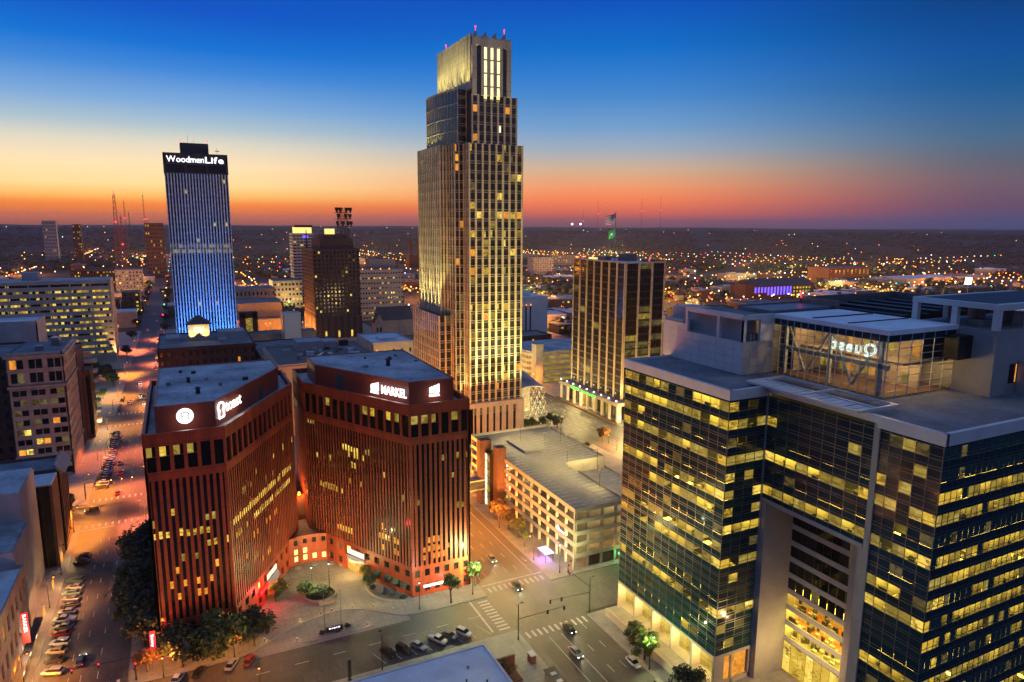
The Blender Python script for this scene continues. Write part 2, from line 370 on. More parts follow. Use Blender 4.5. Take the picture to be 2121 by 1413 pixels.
UNIT = MB().box(0, 1, 0, 1, 0, 1).mesh('unit_pane', ['glass_black'])   # shared by every flat piece
def piece(name, F, s0, s1, d0, d1, z0, z1, mat, parent):
    """one flat piece (pane, panel, pier) in a facade frame, sharing one mesh"""
    o = link(name, UNIT, parent)
    a = F.p(s0, min(d0, d1), 0)   # inner edge; local +y must point outward -> use -n as +y
    o.location = F.p(s0, max(d0, d1), z0)
    o.rotation_euler = (0, 0, F.ang)      # local x = u, local y = -n (inward)
    o.scale = (s1-s0, abs(d1-d0), z1-z0)
    ms = o.material_slots[0]; ms.link = 'OBJECT'; ms.material = MT[mat]
    return o
class Panes:
    """window panes of one building: the 300 that show largest become parts, the rest one joined part"""
    def __init__(s, owner, name='window', cap=290): s.o = owner; s.name = name; s.cap = cap; s.l = []
    def add(s, F, s0, s1, d0, d1, z0, z1, mat, w=1.0):
        c = Vector(F.p((s0+s1)/2, 0, (z0+z1)/2)) - Vector((0, 0, CAMZ)); dist = c.length
        vis = -(c.x*F.n[0]+c.y*F.n[1])/dist
        a = (s1-s0)*(z1-z0)*vis/dist**2*w
        if not mat.startswith(('glass', 'lit_dim')): a *= 1.6
        s.l.append((a, F, s0, s1, d0, d1, z0, z1, mat))
    def flush(s):
        s.l.sort(key=lambda t: -t[0])
        for t in s.l[:s.cap]: piece(s.name, *t[1:], s.o)
        rest = s.l[s.cap:]
        if rest:
            mats = sorted({t[8] for t in rest}); mb = MB()
            for _, F, s0, s1, d0, d1, z0, z1, m in rest: mb.fbox(F, s0, s1, d0, d1, z0, z1, mats.index(m))
            o = mb.build(s.name + '_rest', mats, s.o); o.name = 'remaining_' + s.name + 's'; o['kind'] = 'stuff'
def pick(rng, table):
    r = rng.random(); t = 0
    for k, w in table:
        t += w
        if r < t: return k
    return table[-1][0]

def grid_wall(mb, pn, F, z0, z1, cols, rows, ww, wh, rng, table, depth=.5, m=0, sill=None, skip=None, s0=0, s1=None, two=False):
    """masonry wall with real recessed openings: cols x rows windows of ww x wh (fractions of a bay)"""
    L0 = s0; L1 = F.L if s1 is None else s1
    bw = (L1-L0)/cols; bh = (z1-z0)/rows; sl = sill if sill is not None else (1-wh)*.5
    for c in range(cols+1):                       # piers
        a = L0 + c*bw - bw*(1-ww)/2; b = L0 + c*bw + bw*(1-ww)/2
        mb.fbox(F, max(a, L0), min(b, L1), 0, -depth, z0, z1, m)
    for c in range(cols):
        a = L0 + c*bw + bw*(1-ww)/2; b = L0 + (c+1)*bw - bw*(1-ww)/2
        zz = z0
        for r in range(rows):
            w0 = z0 + r*bh + bh*sl; w1 = w0 + bh*wh
            mb.fbox(F, a, b, -.03, -depth, zz, w0, m); zz = w1
            if skip and skip(c, r): mb.fbox(F, a, b, -.03, -depth, w0, w1, m)
            elif two:
                mid = (a+b)/2
                pn.add(F, a, mid-.12, -depth*.7, -depth*.9, w0, w1, pick(rng, table)); pn.add(F, mid+.12, b, -depth*.7, -depth*.9, w0, w1, pick(rng, table))
                mb.fbox(F, mid-.12, mid+.12, -.05, -depth, w0, w1, m)
            else: pn.add(F, a, b, -depth*.7, -depth*.9, w0, w1, pick(rng, table))
        mb.fbox(F, a, b, -.03, -depth, zz, z1, m)

GAIN = dict(lamp_light=5.0, floodlight=5.0, column_light=3.0, deck_light=4.0, bollard_glow=4.5, shop_light=4.0, wall_light=3.0, hall_light=3.0, portal_light=4.0,
            bay_light=3.0, entrance_light=3.5, sign_glow=1.0, neon_glow=3.0, shelter_light=3.0, gate_light=3.0, globe_light=4.0, doorway_light=4.0, cupola_light=4.0, headlight_beam=3.0)
def light(kind, name, loc, energy, color, parent=None, aim=None, radius=.3, angle=None, blend=.5, size=None):
    d = bpy.data.lights.new(name, kind); d.energy = energy*GAIN.get(name, 1.0); d.color = color
    if kind in ('POINT', 'SPOT'): d.shadow_soft_size = radius
    if kind == 'SPOT' and angle is None: angle = rad(150); blend = .9
    if kind == 'SPOT': d.spot_size = angle; d.spot_blend = blend
    if kind == 'AREA':
        d.shape = 'RECTANGLE'; d.size, d.size_y = size
        if angle: d.spread = angle
    o = link(name, d, parent); o.location = loc
    if aim is not None:
        o.rotation_euler = (Vector(aim)-Vector(loc)).to_track_quat('-Z', 'Y').to_euler()
    return o

_tc = {}
def text_mesh(ch, size, mat, extr=.08, bold=0.0, outline=False):
    key = (ch, size, mat, extr, bold, outline)
    if key in _tc: return _tc[key]
    cu = bpy.data.curves.new('lettering', 'FONT'); cu.body = ch; cu.size = size; cu.extrude = extr; cu.offset = bold; cu.resolution_u = 3
    if outline: cu.fill_mode = 'NONE'; cu.extrude = 0; cu.bevel_depth = outline; cu.bevel_resolution = 0
    t = bpy.data.objects.new('tmp', cu); COL.objects.link(t)
    dg = bpy.context.evaluated_depsgraph_get()
    me = bpy.data.meshes.new_from_object(t.evaluated_get(dg)); me.materials.clear(); me.materials.append(MT[mat])
    xs = [v.co.x for v in me.vertices] or [0, size*.3]
    bpy.data.objects.remove(t); _tc[key] = (me, min(xs), max(xs)); return _tc[key]
def lettering(parent, text, F, s, z, d, size, mat, bold=0.0, extr=.08, width=None, outline=False, mirror=False, gap=.09, vertical=False, lean=1.0):
    """each letter is a mesh of its own on the facade; text starts at s, baseline z; width squeezes it to fit"""
    adv = []; x = 0
    for ch in text:
        if ch == ' ': adv.append(None); x += size*.34; continue
        me, a, b = text_mesh(ch, size, mat, extr, bold, outline); adv.append((me, x-a)); x += (b-a) + size*gap
    k = 1.0 if width is None else width/(x-size*gap)
    for ch, t in zip(text, adv):
        if t is None: continue
        o = link('letter', t[0], parent)
        sx = -1 if mirror else 1
        pos = (s - t[1]*k) if mirror else (s + t[1]*k)
        if vertical:
            o.matrix_basis = Matrix.Translation(F.p(s, d, z - t[1]*k)) @ Matrix.Rotation(F.ang, 4, 'Z') @ Matrix.Rotation(PI/2, 4, 'X') @ Matrix.Rotation(-PI/2, 4, 'Z') @ Matrix.Diagonal((k, 1, 1, 1))
        else:
            o.matrix_basis = Matrix.Translation(F.p(pos, d, z)) @ Matrix.Rotation(F.ang, 4, 'Z') @ Matrix.Rotation(PI/2, 4, 'X') @ Matrix.Diagonal((k*sx, 1, 1, 1))
    return x*k
# ------------------------------------------------------------------ ground, streets, pavements
g = MB(); g.quad((-9000, -400, -.06), (15500, -400, -.06), (15500, 15800, -.06), (-9000, 15800, -.06))
struct('ground', g, 'earth')
# rolling ground on the skyline
def hillh(x, y):
    d = math.hypot(x, y); t = max(0, min(1, (d-2200)/3800)); t = t*t*(3-2*t)
    n = math.sin(x*.0011+1.3)*math.cos(y*.0009+.4)*.5 + math.sin(x*.0027+y*.0019)*.28 + math.sin(x*.0061-y*.0043+2)*.15
    return t*(70 + 22*n) - 2.0*(1-t) - .3
hv = []; hf = []; NA, NR = 120, 40
for i in range(NR):
    d = 1700*(8.8**(i/(NR-1)))
    for j in range(NA):
        a = rad(-40 + 130*j/(NA-1)); x, y = d*math.sin(a), d*math.cos(a); hv.append((x, y, hillh(x, y)))
for i in range(NR-1):
    for j in range(NA-1): hf.append((i*NA+j, (i+1)*NA+j, (i+1)*NA+j+1, i*NA+j+1))
hm = bpy.data.meshes.new('hills'); hm.from_pydata(hv, [], hf); hm.materials.append(MT['terrain']); hm.polygons.foreach_set('use_smooth', [True]*len(hf))
ho = link('hills', hm); ho['kind'] = 'structure'

def road(x0, x1, y0, y1, z=0.0, mat='asphalt'):
    m = MB(); m.quad((x0, y0, z), (x1, y0, z), (x1, y1, z), (x0, y1, z)); return struct('road', m, mat)
farnam = road(-37, -17, 60, 760)
farnam_far = road(-40, -18, 760, 4200, .004, 'asphalt_far')
douglas = road(73.5, 94.5, 40, 760)
dodge = road(176, 206, 120, 900, 0.0)
st14 = road(-37, 330, 147, 166, .004)
st15 = road(-200, 330, 270, 290, .004)
st16 = road(-200, 330, 405, 425, .004)
st17 = road(-200, 330, 548, 566, .004)
st20 = road(-300, 500, 760, 776, .006, 'asphalt_far')
mm = MB(); mm.quad((-400, 930, 0), (900, 930, 0), (900, 946, 0), (-400, 946, 0)); struct('road', mm, 'asphalt_far')
def block(x0, x1, y0, y1, mat='concrete_walk', z=.14, name='pavement'):
    m = MB(); m.box(x0, x1, y0, y1, -.05, z, 0); m.box(x0-.16, x0, y0-.16, y1+.16, -.05, z-.02, 1); m.box(x1, x1+.16, y0-.16, y1+.16, -.05, z-.02, 1)
    m.box(x0, x1, y0-.16, y0, -.05, z-.02, 1); m.box(x0, x1, y1, y1+.16, -.05, z-.02, 1)
    return struct(name, m, [mat, 'kerb_stone'])
block(-200, -37, 40, 270); block(-200, -37, 290, 405); block(-200, -37, 425, 548); block(-200, -37, 566, 760)
block(-17, 73.5, 60, 147); block(-17, 73.5, 290, 405); block(-17, 73.5, 425, 548); block(-17, 73.5, 566, 760)
block(94.5, 176, 60, 145.5); block(94.5, 176, 166, 270); block(94.5, 176, 290, 405); block(94.5, 176, 425, 548); block(94.5, 176, 566, 760)
block(206, 330, 60, 147); block(206, 330, 166, 270); block(206, 330, 290, 405); block(206, 330, 425, 548); block(206, 330, 566, 760)
# the forecourt: pavement with a curved drop-off bay cut into its street side
def smooth_poly(pts, n=6):
    out = []
    for i in range(len(pts)-1):
        p0 = pts[max(i-1, 0)]; p1 = pts[i]; p2 = pts[i+1]; p3 = pts[min(i+2, len(pts)-1)]
        for k in range(n):
            t = k/n
            out.append(tuple(.5*((2*p1[c]) + (-p0[c]+p2[c])*t + (2*p0[c]-5*p1[c]+4*p2[c]-p3[c])*t*t + (-p0[c]+3*p1[c]-3*p2[c]+p3[c])*t**3) for c in (0, 1)))
    out.append(pts[-1]); return out
kerbline = smooth_poly([(-17, 166), (5, 166), (12.2, 168.2), (19.9, 173), (27.8, 175.6), (33.2, 176.4), (39.3, 174.3), (44.9, 169.8), (49.2, 166.6), (57, 165.6), (73.5, 165.7)])
m = MB(); m.prism(kerbline + [(73.5, 270), (-17, 270)], -.05, .14, 0); struct('plaza', m, 'plaza_paving')
m = MB()
for (a, b) in zip(kerbline[:-1], kerbline[1:]): m.fbox(Fr(a, b), 0, math.hypot(b[0]-a[0], b[1]-a[1]), 0.02, -.3, -.04, .165)
struct('kerb', m, 'kerb_stone')
isl = smooth_poly([(20.2, 166.6), (24, 165.2), (31, 165.1), (38.5, 164.9), (40.6, 165.8), (38.8, 167.4), (34, 168.8), (27, 170.2), (22.4, 168.8), (20.2, 166.6)], 5)[:-1]
m = MB(); m.prism(isl, -.05, .16); io_ = m.build('traffic_island', 'concrete_walk'); tag(io_, 'narrow kerbed island in the drop-off bay, under the two flagpoles', 'island')
m = MB(); m.quad((10, 164, .008), (50, 164, .008), (50, 177, .008), (10, 177, .008)); struct('drive', m, 'concrete_walk')

# ------------------------------------------------------------------ painted markings (parts of the roads)
def stripe(roadobj, x0, x1, y0, y1, z=.012, name='lane_line', group=None):
    m = MB(); m.box(x0, x1, y0, y1, z-.004, z); return m.build(name, 'paint_white', roadobj)
def crosswalk_x(roadobj, y0, y1, x0, x1, n):     # stripes run along Y, spread along X
    for i in range(n):
        c = x0 + (x1-x0)*(i+.5)/n; stripe(roadobj, c-.32, c+.32, y0, y1, .014, 'crosswalk_stripe')
def crosswalk_y(roadobj, x0, x1, y0, y1, n):
    for i in range(n):
        c = y0 + (y1-y0)*(i+.5)/n; stripe(roadobj, x0, x1, c-.32, c+.32, .014, 'crosswalk_stripe')
crosswalk_x(douglas, 167.2, 170.0, 74.5, 93.5, 11)
crosswalk_x(douglas, 142.6, 145.4, 74.5, 93.5, 11)
crosswalk_y(st14, 69.6, 72.6, 148.5, 164.5, 10)
crosswalk_x(farnam, 166.8, 169.5, -36, -18, 9); crosswalk_x(farnam, 266.0, 268.8, -36, -18, 9); crosswalk_x(farnam, 291.5, 294.3, -36, -18, 9)
crosswalk_x(farnam, 401, 404, -36, -18, 9); crosswalk_x(farnam, 426, 429, -36, -18, 9)
stripe(douglas, 74, 94, 171.2, 171.7, name='stop_line'); stripe(st14, 67.4, 67.9, 149, 165, name='stop_line'); stripe(farnam, -36.5, -26, 264.3, 264.8, name='stop_line')
for x in (77.6, 81.0, 84.6, 88.0):
    for y in range(176, 268, 9): stripe(douglas, x-.07, x+.07, y, y+3)
stripe(douglas, 91.2, 91.38, 172, 268); stripe(douglas, 75.2, 75.34, 174, 230)
for x in (80.0, 83.6): stripe(douglas, x-.07, x+.07, 100, 141)
for x in (87.2, 90.8):
    for y in range(104, 142, 9): stripe(douglas, x-.07, x+.07, y, y+3)
for x in range(-8, 66, 9): stripe(st14, x, x+3.2, 157.4, 157.56)
for k, x in enumerate(range(37, 66, 4)):        # slanted parking stalls in front of the flat-roofed block
    m = MB(); m.fbox(Fr((x, 153.6), (x+1.9, 148.4)), 0, 5.4, .06, -.06, .009, .013); m.build('stall_line', 'paint_white', st14)
for x in (-29.5, -27.0, -23.5):
    for y in range(300, 400, 10): stripe(farnam, x-.07, x+.07, y, y+3)
    for y in range(430, 545, 10): stripe(farnam, x-.07, x+.07, y, y+3)
    for y in range(172, 262, 10): stripe(farnam, x-.07, x+.07, y, y+3)
for x in (183, 187, 191, 195, 199):
    for y in range(292, 400, 10): stripe(dodge, x-.08, x+.08, y, y+3.4)
    for y in range(200, 268, 10): stripe(dodge, x-.08, x+.08, y, y+3.4)
for x, y in ((-28.3, 0), (92.8, 182)):           # turn arrow in the kerb lane
    if y:
        m = MB(); m.box(x-.08, x+.08, y-2, y+.6, .009, .013); m.tri((x-.1, y-2.6, .013), (x+.9, y-1.9, .013), (x-.1, y-1.4, .013)); m.build('turn_arrow', 'paint_white', douglas)

# park lawns beside the far end of the left street
for k, (x0, x1, y0, y1) in enumerate(((-72, -46, 432, 462), (-74, -46, 470, 500))):
    m = MB(); m.box(x0, x1, y0, y1, .1, .2); o = struct('lawn', m, 'grass')

for rd_, x, y in ((st14, 33, 160), (st14, 24.5, 152.6), (st14, 60, 158), (douglas, 79, 158), (douglas, 84, 112), (douglas, 78.6, 200), (farnam, -24, 186), (farnam, -27, 232), (farnam, -23, 280)):
    MB().cyl(x, y, .008, .016, .42, 14).build('manhole_cover', 'metal_dark', rd_)
for rd_, x0, x1, y0, y1 in ((st14, 34, 47, 159.5, 163.2), (douglas, 76, 83.8, 120, 139), (douglas, 85.5, 89, 178, 198), (farnam, -30, -24.5, 208, 236), (farnam, -26, -19, 270, 290), (st14, 2, 20, 149.5, 153.4)):
    m = MB(); m.quad((x0, y0, .008), (x1, y0, .008), (x1, y1, .008), (x0, y1, .008)); m.build('asphalt_patch', 'asphalt_patch', rd_)
# ------------------------------------------------------------------ the twin red granite towers
def inset(poly, d):
    n = len(poly); out = []
    for i in range(n):
        a, b, c = poly[i-1], poly[i], poly[(i+1) % n]
        F1, F2 = Fr(a, b), Fr(b, c)
        p1 = (a[0]-F1.n[0]*d, a[1]-F1.n[1]*d); p2 = (b[0]-F2.n[0]*d, b[1]-F2.n[1]*d)
        cr = F1.u[0]*F2.u[1]-F1.u[1]*F2.u[0]
        t = ((p2[0]-p1[0])*F2.u[1]-(p2[1]-p1[1])*F2.u[0])/cr
        out.append((p1[0]+F1.u[0]*t, p1[1]+F1.u[1]*t))
    return out
RNG = random.Random(11)
def red_tower(label, poly, ph, front, diag, lit_rows, seed, lit_top):
    """poly ccw; front and diag are edge indices that face the forecourt"""
    rng = random.Random(seed)
    b = thing('red_office_tower', label, 'building', base=poly[0])
    core = inset(poly, .62)
    MB().prism(core, 0, 54.9).build('core', 'glass_black', b)
    MB().prism(inset(poly, .9), 54.8, 55.2).build('roof_deck', 'roof_grey', b)
    wall = MB(); pn = Panes(b)
    n = len(poly)
    for e in range(n):
        A, B = poly[e], poly[(e+1) % n]; F = Fr(A, B); L = F.L
        seen = e in (front, diag)
        nb = 12 if e == front else max(3, round(L/1.24)); bw = L/nb; fw_ = .72 if e == front else .56
        gd = (-.3, -.36) if e == front else (-.09, -.14)
        # low storeys with square punched windows
        cols = 6 if e == front else max(2, round(L/4.1))
        grid_wall(wall, pn, F, 0.1, 9.2, cols, 2, .5, .46, rng, [('glass_black', .86), ('lit_dim', .1), ('lit_flat', .04 if seen else 0)], .6)
        for i in range(nb+1):                                   # vertical fins, each its own piece where they show
            s0 = max(0, i*bw-fw_/2); s1 = min(L, i*bw+fw_/2)
            if i in (0, nb): s0, s1 = (0, fw_) if i == 0 else (L-fw_, L)
            if seen: piece('fin', F, s0, s1, 0, -.6, 9.2, 45.2, 'red_granite', b)
            else: wall.fbox(F, s0, s1, 0, -.6, 9.2, 45.2)
        wall.fbox(F, 0, L, 0, -.6, 45.2, 47.4)
        tc_ = 6 if e == front else max(3, round(L/3.3)); tw = L/tc_
        for i in range(tc_+1):
            a = max(0, i*tw-.42); c = min(L, i*tw+.42); wall.fbox(F, a, c, 0, -.6, 47.4, 53.6)
        for i in range(tc_):
            on = seen and (i in lit_top.get(e, ()))
            a, c = i*tw+.42, (i+1)*tw-.42
            pn.add(F, a, c, -.42, -.5, 47.4, 50.9 if on else 53.6, 'glass_black', 2)
            if on:
                pn.add(F, a, c-.1 if rng.random() < .5 else (a+c)/2+.3, -.42, -.5, 51.0, 53.3, 'lit_a' if rng.random() < .35 else 'lit_b', 3)
                wall.fbox(F, a, c, -.3, -.6, 50.9, 51.0)
        wall.fbox(F, 0, L, 0.06, -.6, 53.6, 56.7)
        if seen:
            for i in range(nb):                                  # dark glass slots between the fins
                a, c = i*bw+fw_/2, (i+1)*bw-fw_/2
                pn.add(F, a, c, *gd, 9.2, 45.2, 'glass_black', .6)
            for z0, i0, i1, prob, kind in lit_rows.get(e, ()):
                for i in range(i0, i1):
                    if rng.random() < prob:
                        a, c = i*bw+fw_/2, (i+1)*bw-fw_/2
                        pn.add(F, a, c, gd[0]+.03, gd[0]-.01, z0, z0+rng.choice((1.5, 1.7, 1.9)), kind, 3)
    wall.build('wall', 'red_granite', b); pn.flush()
    p = MB().prism(ph, 55.1, 61.7, 0, 1); pho = p.build('penthouse', ['red_granite_smooth', 'roof_grey'], b)
    ed = MB()
    for e in range(len(ph)):
        F = Fr(ph[e], ph[(e+1) % len(ph)]); ed.fbox(F, -.05, F.L+.05, .06, -.35, 61.5, 61.95)
    ed.build('coping', 'red_granite', pho)
    return b, pho
TO = [(-10.2, 174), (7.5, 174), (29, 214.5), (29, 236), (-10.2, 236)]
TP = [(-7.4, 179), (5.9, 179), (25.2, 214.5), (25.2, 229), (-7.4, 229)]
mir = lambda P_: [(61.4-x, y) for x, y in reversed(P_)]
toast, toast_ph = red_tower('red granite office tower with the round lit slice-of-bread sign on its top', TO, TP, 0, 1,
    {0: [(30.6, 0, 5, .8, 'lit_c'), (30.2, 5, 10, .8, 'lit_a'), (26.8, 8, 12, .8, 'lit_a'), (28.2, 3, 9, .3, 'lit_b'), (36, 0, 12, .1, 'lit_a'), (24, 0, 12, .14, 'lit_b'), (33.5, 0, 12, .12, 'lit_b'), (38.5, 4, 11, .12, 'lit_a'), (21, 3, 10, .2, 'lit_orange'), (17.4, 2, 9, .35, 'lit_orange'), (14.2, 2, 8, .35, 'lit_orange')],
     1: [(30.4, 1, 34, .9, 'lit_c'), (26.4, 1, 8, .8, 'lit_a'), (26.6, 11, 33, .92, 'lit_c'), (21.6, 9, 30, .35, 'lit_orange'), (33.6, 12, 30, .25, 'lit_b'), (38.4, 3, 36, .1, 'lit_a'), (18.2, 4, 34, .14, 'lit_orange'), (15.2, 8, 34, .16, 'lit_b'), (36, 3, 12, .2, 'lit_b'), (12.5, 12, 26, .2, 'lit_orange')]},
    3, {0: (0, 1, 2, 3), 1: ()})
MK = mir(TO); MP = mir(TP)      # order after mirroring: (71.6,236),(32.4,236),(32.4,214.5),(53.9,174),(71.6,174)
markel, markel_ph = red_tower('red granite office tower nearer the parking garage, with lettering and bar emblems on its top', MK, MP, 3, 2,
    {3: [(20.4, 3, 8, .3, 'lit_b'), (15.6, 3, 6, .7, 'lit_orange'), (13.0, 2, 8, .8, 'lit_orange'), (10.6, 2, 8, .7, 'lit_orange'), (34, 7, 12, .2, 'lit_b'), (39.5, 0, 12, .15, 'lit_b'), (30.2, 0, 12, .15, 'lit_a'), (27.4, 0, 12, .1, 'lit_b'), (24.6, 8, 12, .3, 'lit_b')],
     2: [(38.6, 14, 21, .85, 'lit_c'), (36.8, 15, 22, .55, 'lit_a'), (38.9, 22, 30, .25, 'lit_b'), (33.6, 2, 34, .09, 'lit_a'), (28.4, 3, 35, .12, 'lit_b'), (17.6, 4, 34, .12, 'lit_orange'), (24.4, 5, 14, .9, 'lit_a'), (12.2, 11, 17, .7, 'lit_a'), (11.2, 26, 33, .8, 'lit_orange'), (14.6, 26, 33, .8, 'lit_orange'), (44, 1, 4, .8, 'lit_b'), (20.8, 8, 10, .5, 'lit_orange')]},
    5, {3: (0, 1, 2, 4), 2: (3, 8, 9, 11, 12)})
# roof bits
def roof_vent(x, y, z, k, label):
    o = MB().cyl(x, y, z, z+.9*k, .35*k, 8, .3*k).cyl(x, y, z+.9*k, z+1.15*k, .55*k, 8, .2*k).build('roof_vent', 'metal_dark'); tag(o, label, 'vent')
roof_vent(2.5, 190, 61.7, 1.6, 'small dark vent on the roof above the round bread sign')
roof_vent(0.5, 205, 61.7, 1.3, 'small dark vent near the middle of the left red tower roof')
roof_vent(57, 205, 61.7, 2.0, 'dark vent pipe standing on the right red tower roof')
d = MB(); F = Fr(MP[2], MP[3]); d.fbox(F, 10.2, 13.4, .05, -.05, 55.3, 60.4); d.build('roof_door', 'joint_dark', markel_ph)
F = Fr(TP[1], TP[2]); d = MB(); d.fbox(F, 26.5, 28.6, .05, -.05, 55.3, 59.6); d.build('roof_door', 'joint_dark', toast_ph)

# curved two-storey link between the towers, wrapped round the forecourt
lk = thing('curved_link_building', 'low curved red building joining the two red towers behind the forecourt', 'building', base=(30.7, 208))
cx, cyy, R = 30.7, 192.0, 16.2
arc = [(cx+R*math.cos(rad(a)), cyy+R*math.sin(rad(a))) for a in range(158, 17, -10)]
wall = MB(); pn = Panes(lk); rng = random.Random(4)
for i, (a, b_) in enumerate(zip(arc[:-1], arc[1:])):
    F = Fr(a, b_)
    W0, W1 = F.L*.28, F.L*.72
    lit = 2 <= i <= 10
    wall.fbox(F, 0, W0, 0, -.5, 0.1, 9.2); wall.fbox(F, W1, F.L, 0, -.5, .1, 9.2)
    for z0, z1 in ((.1, 1.1), (2.9, 3.4), (5.2, 6.6), (8.2, 9.2)): wall.fbox(F, W0, W1, -.02, -.5, z0, z1)
    for z0, z1, mt in ((1.1, 2.9, 'lit_pale' if lit else 'glass_black'), (3.4, 5.2, 'lit_pale' if lit and i in (5, 6) else 'red_granite'), (6.6, 8.2, 'glass_black')):
        if mt == 'red_granite': wall.fbox(F, W0, W1, -.02, -.5, z0, z1)
        else: pn.add(F, W0, W1, -.3, -.4, z0, z1, mt, 3)
wall.build('wall', 'red_granite', lk); pn.flush()
roofp = [(x, y+.4) for x, y in arc]
m = MB(); m.prism([(x, y) for x, y in reversed(roofp)] + [(16, 203), (28.9, 222), (32.5, 222), (45.6, 203)][::1], 8.0, 8.6); m.build('roof', 'roof_dark', lk)
pc = [(29.0, 222), (32.4, 222), (32.4, 238), (29, 238)]
o = MB().prism(pc, 8, 17).build('stair_core', 'brick_red', lk)
wl = MB().box(30.2, 31.2, 221.6, 221.9, 17.2, 17.8).ball(30.7, 221.5, 18.2, .45, 8, 5).build('wall_lamp', 'bulb_orange'); tag(wl, 'bright orange lamp in the narrow gap between the two red towers', 'lamp')
light('POINT', 'lamp_light', (30.7, 220.6, 18.6), 900, (1, .34, .05), wl, radius=.3)
def canopy(name, F, s0, s1, label):
    c = thing(name, label, 'canopy', base=F.p((s0+s1)/2, 0, 0))
    n = 6; m = MB()
    for i in range(n):                                       # bowed white canopy with a lit glass front
        a0, a1 = s0+(s1-s0)*i/n, s0+(s1-s0)*(i+1)/n; d0 = .25+1.5*math.sin(PI*i/n); d1 = .25+1.5*math.sin(PI*(i+1)/n)
        m.hexa([F.p(a0, d0, 4.3), F.p(a1, d1, 4.3), F.p(a1, .02, 4.3), F.p(a0, .02, 4.3), F.p(a0, d0+.3, 5.2), F.p(a1, d1+.3, 5.2), F.p(a1, .02, 5.2), F.p(a0, .02, 5.2)])
    m.build('hood', 'white_panel', c)
    for i in range(7):
        a0 = s0+(s1-s0)*i/7; piece('glass_pane', F, a0+.1, a0+(s1-s0)/7-.1, .1, .04, 5.6, 7.2, 'lit_white', c); piece('glass_pane', F, a0+.1, a0+(s1-s0)/7-.1, .08, .03, .2, 4.0, 'lit_orange', c)
    light('POINT', 'entrance_light', F.p((s0+s1)/2, 2.6, 3.6), 2600, (1, .62, .2), c, radius=.6)
FT = Fr(TO[1], TO[2]); FM = Fr(MK[2], MK[3])
canopy('entrance_canopy', FM, 18.2, 25.8, 'bowed white entrance canopy lit from within on the right red tower')
canopy('entrance_canopy', FT, 19.5, 26.7, 'white entrance canopy with a red neon strip on the left red tower')
ns = thing('neon_sign', 'red neon sign glowing over the left tower entrance', 'sign', base=FT.p(15, 0, 5))
m = MB(); m.fbox(FT, 13.6, 19.2, .5, .25, 4.2, 5.4); m.build('sign_box', 'sign_redpanel', ns)
m = MB()
for i in range(4): m.fbox(FT, 13.8+i*1.35, 14.8+i*1.35, .62, .52, 4.5, 5.1)
m.build('neon_tube', 'sign_red', ns)
light('POINT', 'neon_glow', FT.p(15, 2.0, 5.0), 700, (1, .05, .05), ns, radius=.8)
# awnings along the cafe front of the right tower
for i, s in enumerate((30.5, 35.0, 38.2, 41.5)):
    F = FM; m = MB(); m.hexa([F.p(s, .9, 2.7), F.p(s+2.2, .9, 2.7), F.p(s+2.2, .02, 2.7), F.p(s, .02, 2.7), F.p(s, .75, 3.0), F.p(s+2.2, .75, 3.0), F.p(s+2.2, .02, 3.9), F.p(s, .02, 3.9)])
    o = m.build('awning', 'awning_green'); tag(o, ['dark green awning nearest the entrance canopy of the right red tower', 'dark green awning, second along the cafe front', 'dark green awning, third along the cafe front', 'dark green awning at the corner end of the cafe front'][i], 'awning')

# ---- signs on the towers
def disc_ring(parent, F, s, z, r0, r1, d, mat, name, n=40):
    m = MB()
    for i in range(n):
        a, b_ = 2*PI*i/n, 2*PI*(i+1)/n
        p = lambda r, t, dd: F.p(s+r*math.cos(t), dd, z+r*math.sin(t))
        m.quad(p(r0, a, d), p(r1, a, d), p(r1, b_, d), p(r0, b_, d)); m.quad(p(r1, a, d), p(r1, a, .02), p(r1, b_, .02), p(r1, b_, d))
    return m.build(name, mat, parent)
def bread(F, s, z, w, h, lean=0):
    """outline of a slice of bread, as points"""
    pts = []
    for a in range(-60, 241, 15): pts.append((math.cos(rad(a))*w*.5, h*.22+math.sin(rad(a))*h*.28))
    pts += [(-w*.40, h*.02), (-w*.42, -h*.42), (-w*.34, -h*.5), (w*.34, -h*.5), (w*.42, -h*.42), (w*.40, h*.02)]
    return [(s+x, z+y) for x, y in pts]
def tube_loop(parent, F, pts, r, d, mat, name):
    m = MB()
    for a, b_ in zip(pts, pts[1:]+pts[:1]): m.tube(F.p(a[0], d, a[1]), F.p(b_[0], d, b_[1]), r, 5)
    return m.build(name, mat, parent)
F = Fr(TP[0], TP[1])
sg = thing('round_sign', 'round lit white sign with a bread outline on the left red tower', 'sign', base=F.p(6.6, 0, 58.3))
disc_ring(sg, F, 6.5, 59.0, 0.0, 1.9, .3, 'sign_white', 'disc'); tube_loop(sg, F, bread(F, 6.5, 59.0, 1.7, 1.9), .13, .36, 'joint_dark', 'outline')
light('POINT', 'sign_glow', F.p(6.6, 1.6, 58.4), 260, (1, .95, .85), sg, radius=1.2)
F = Fr(TP[1], TP[2])
sg = thing('lettered_sign', 'lit white bread outline with lowercase lettering on the left red tower', 'sign', base=F.p(8, 0, 58))
tube_loop(sg, F, bread(F, 2.5, 59.0, 3.2, 3.9), .26, .3, 'sign_white', 'emblem')
lettering(sg, 'toast', F, 5.0, 57.8, .2, 4.2, 'sign_white', bold=.03, width=9.2, gap=.05)
for s in (4, 10): light('POINT', 'sign_glow', F.p(s, 1.6, 58.2), 200, (1, .95, .85), sg, radius=1.2)
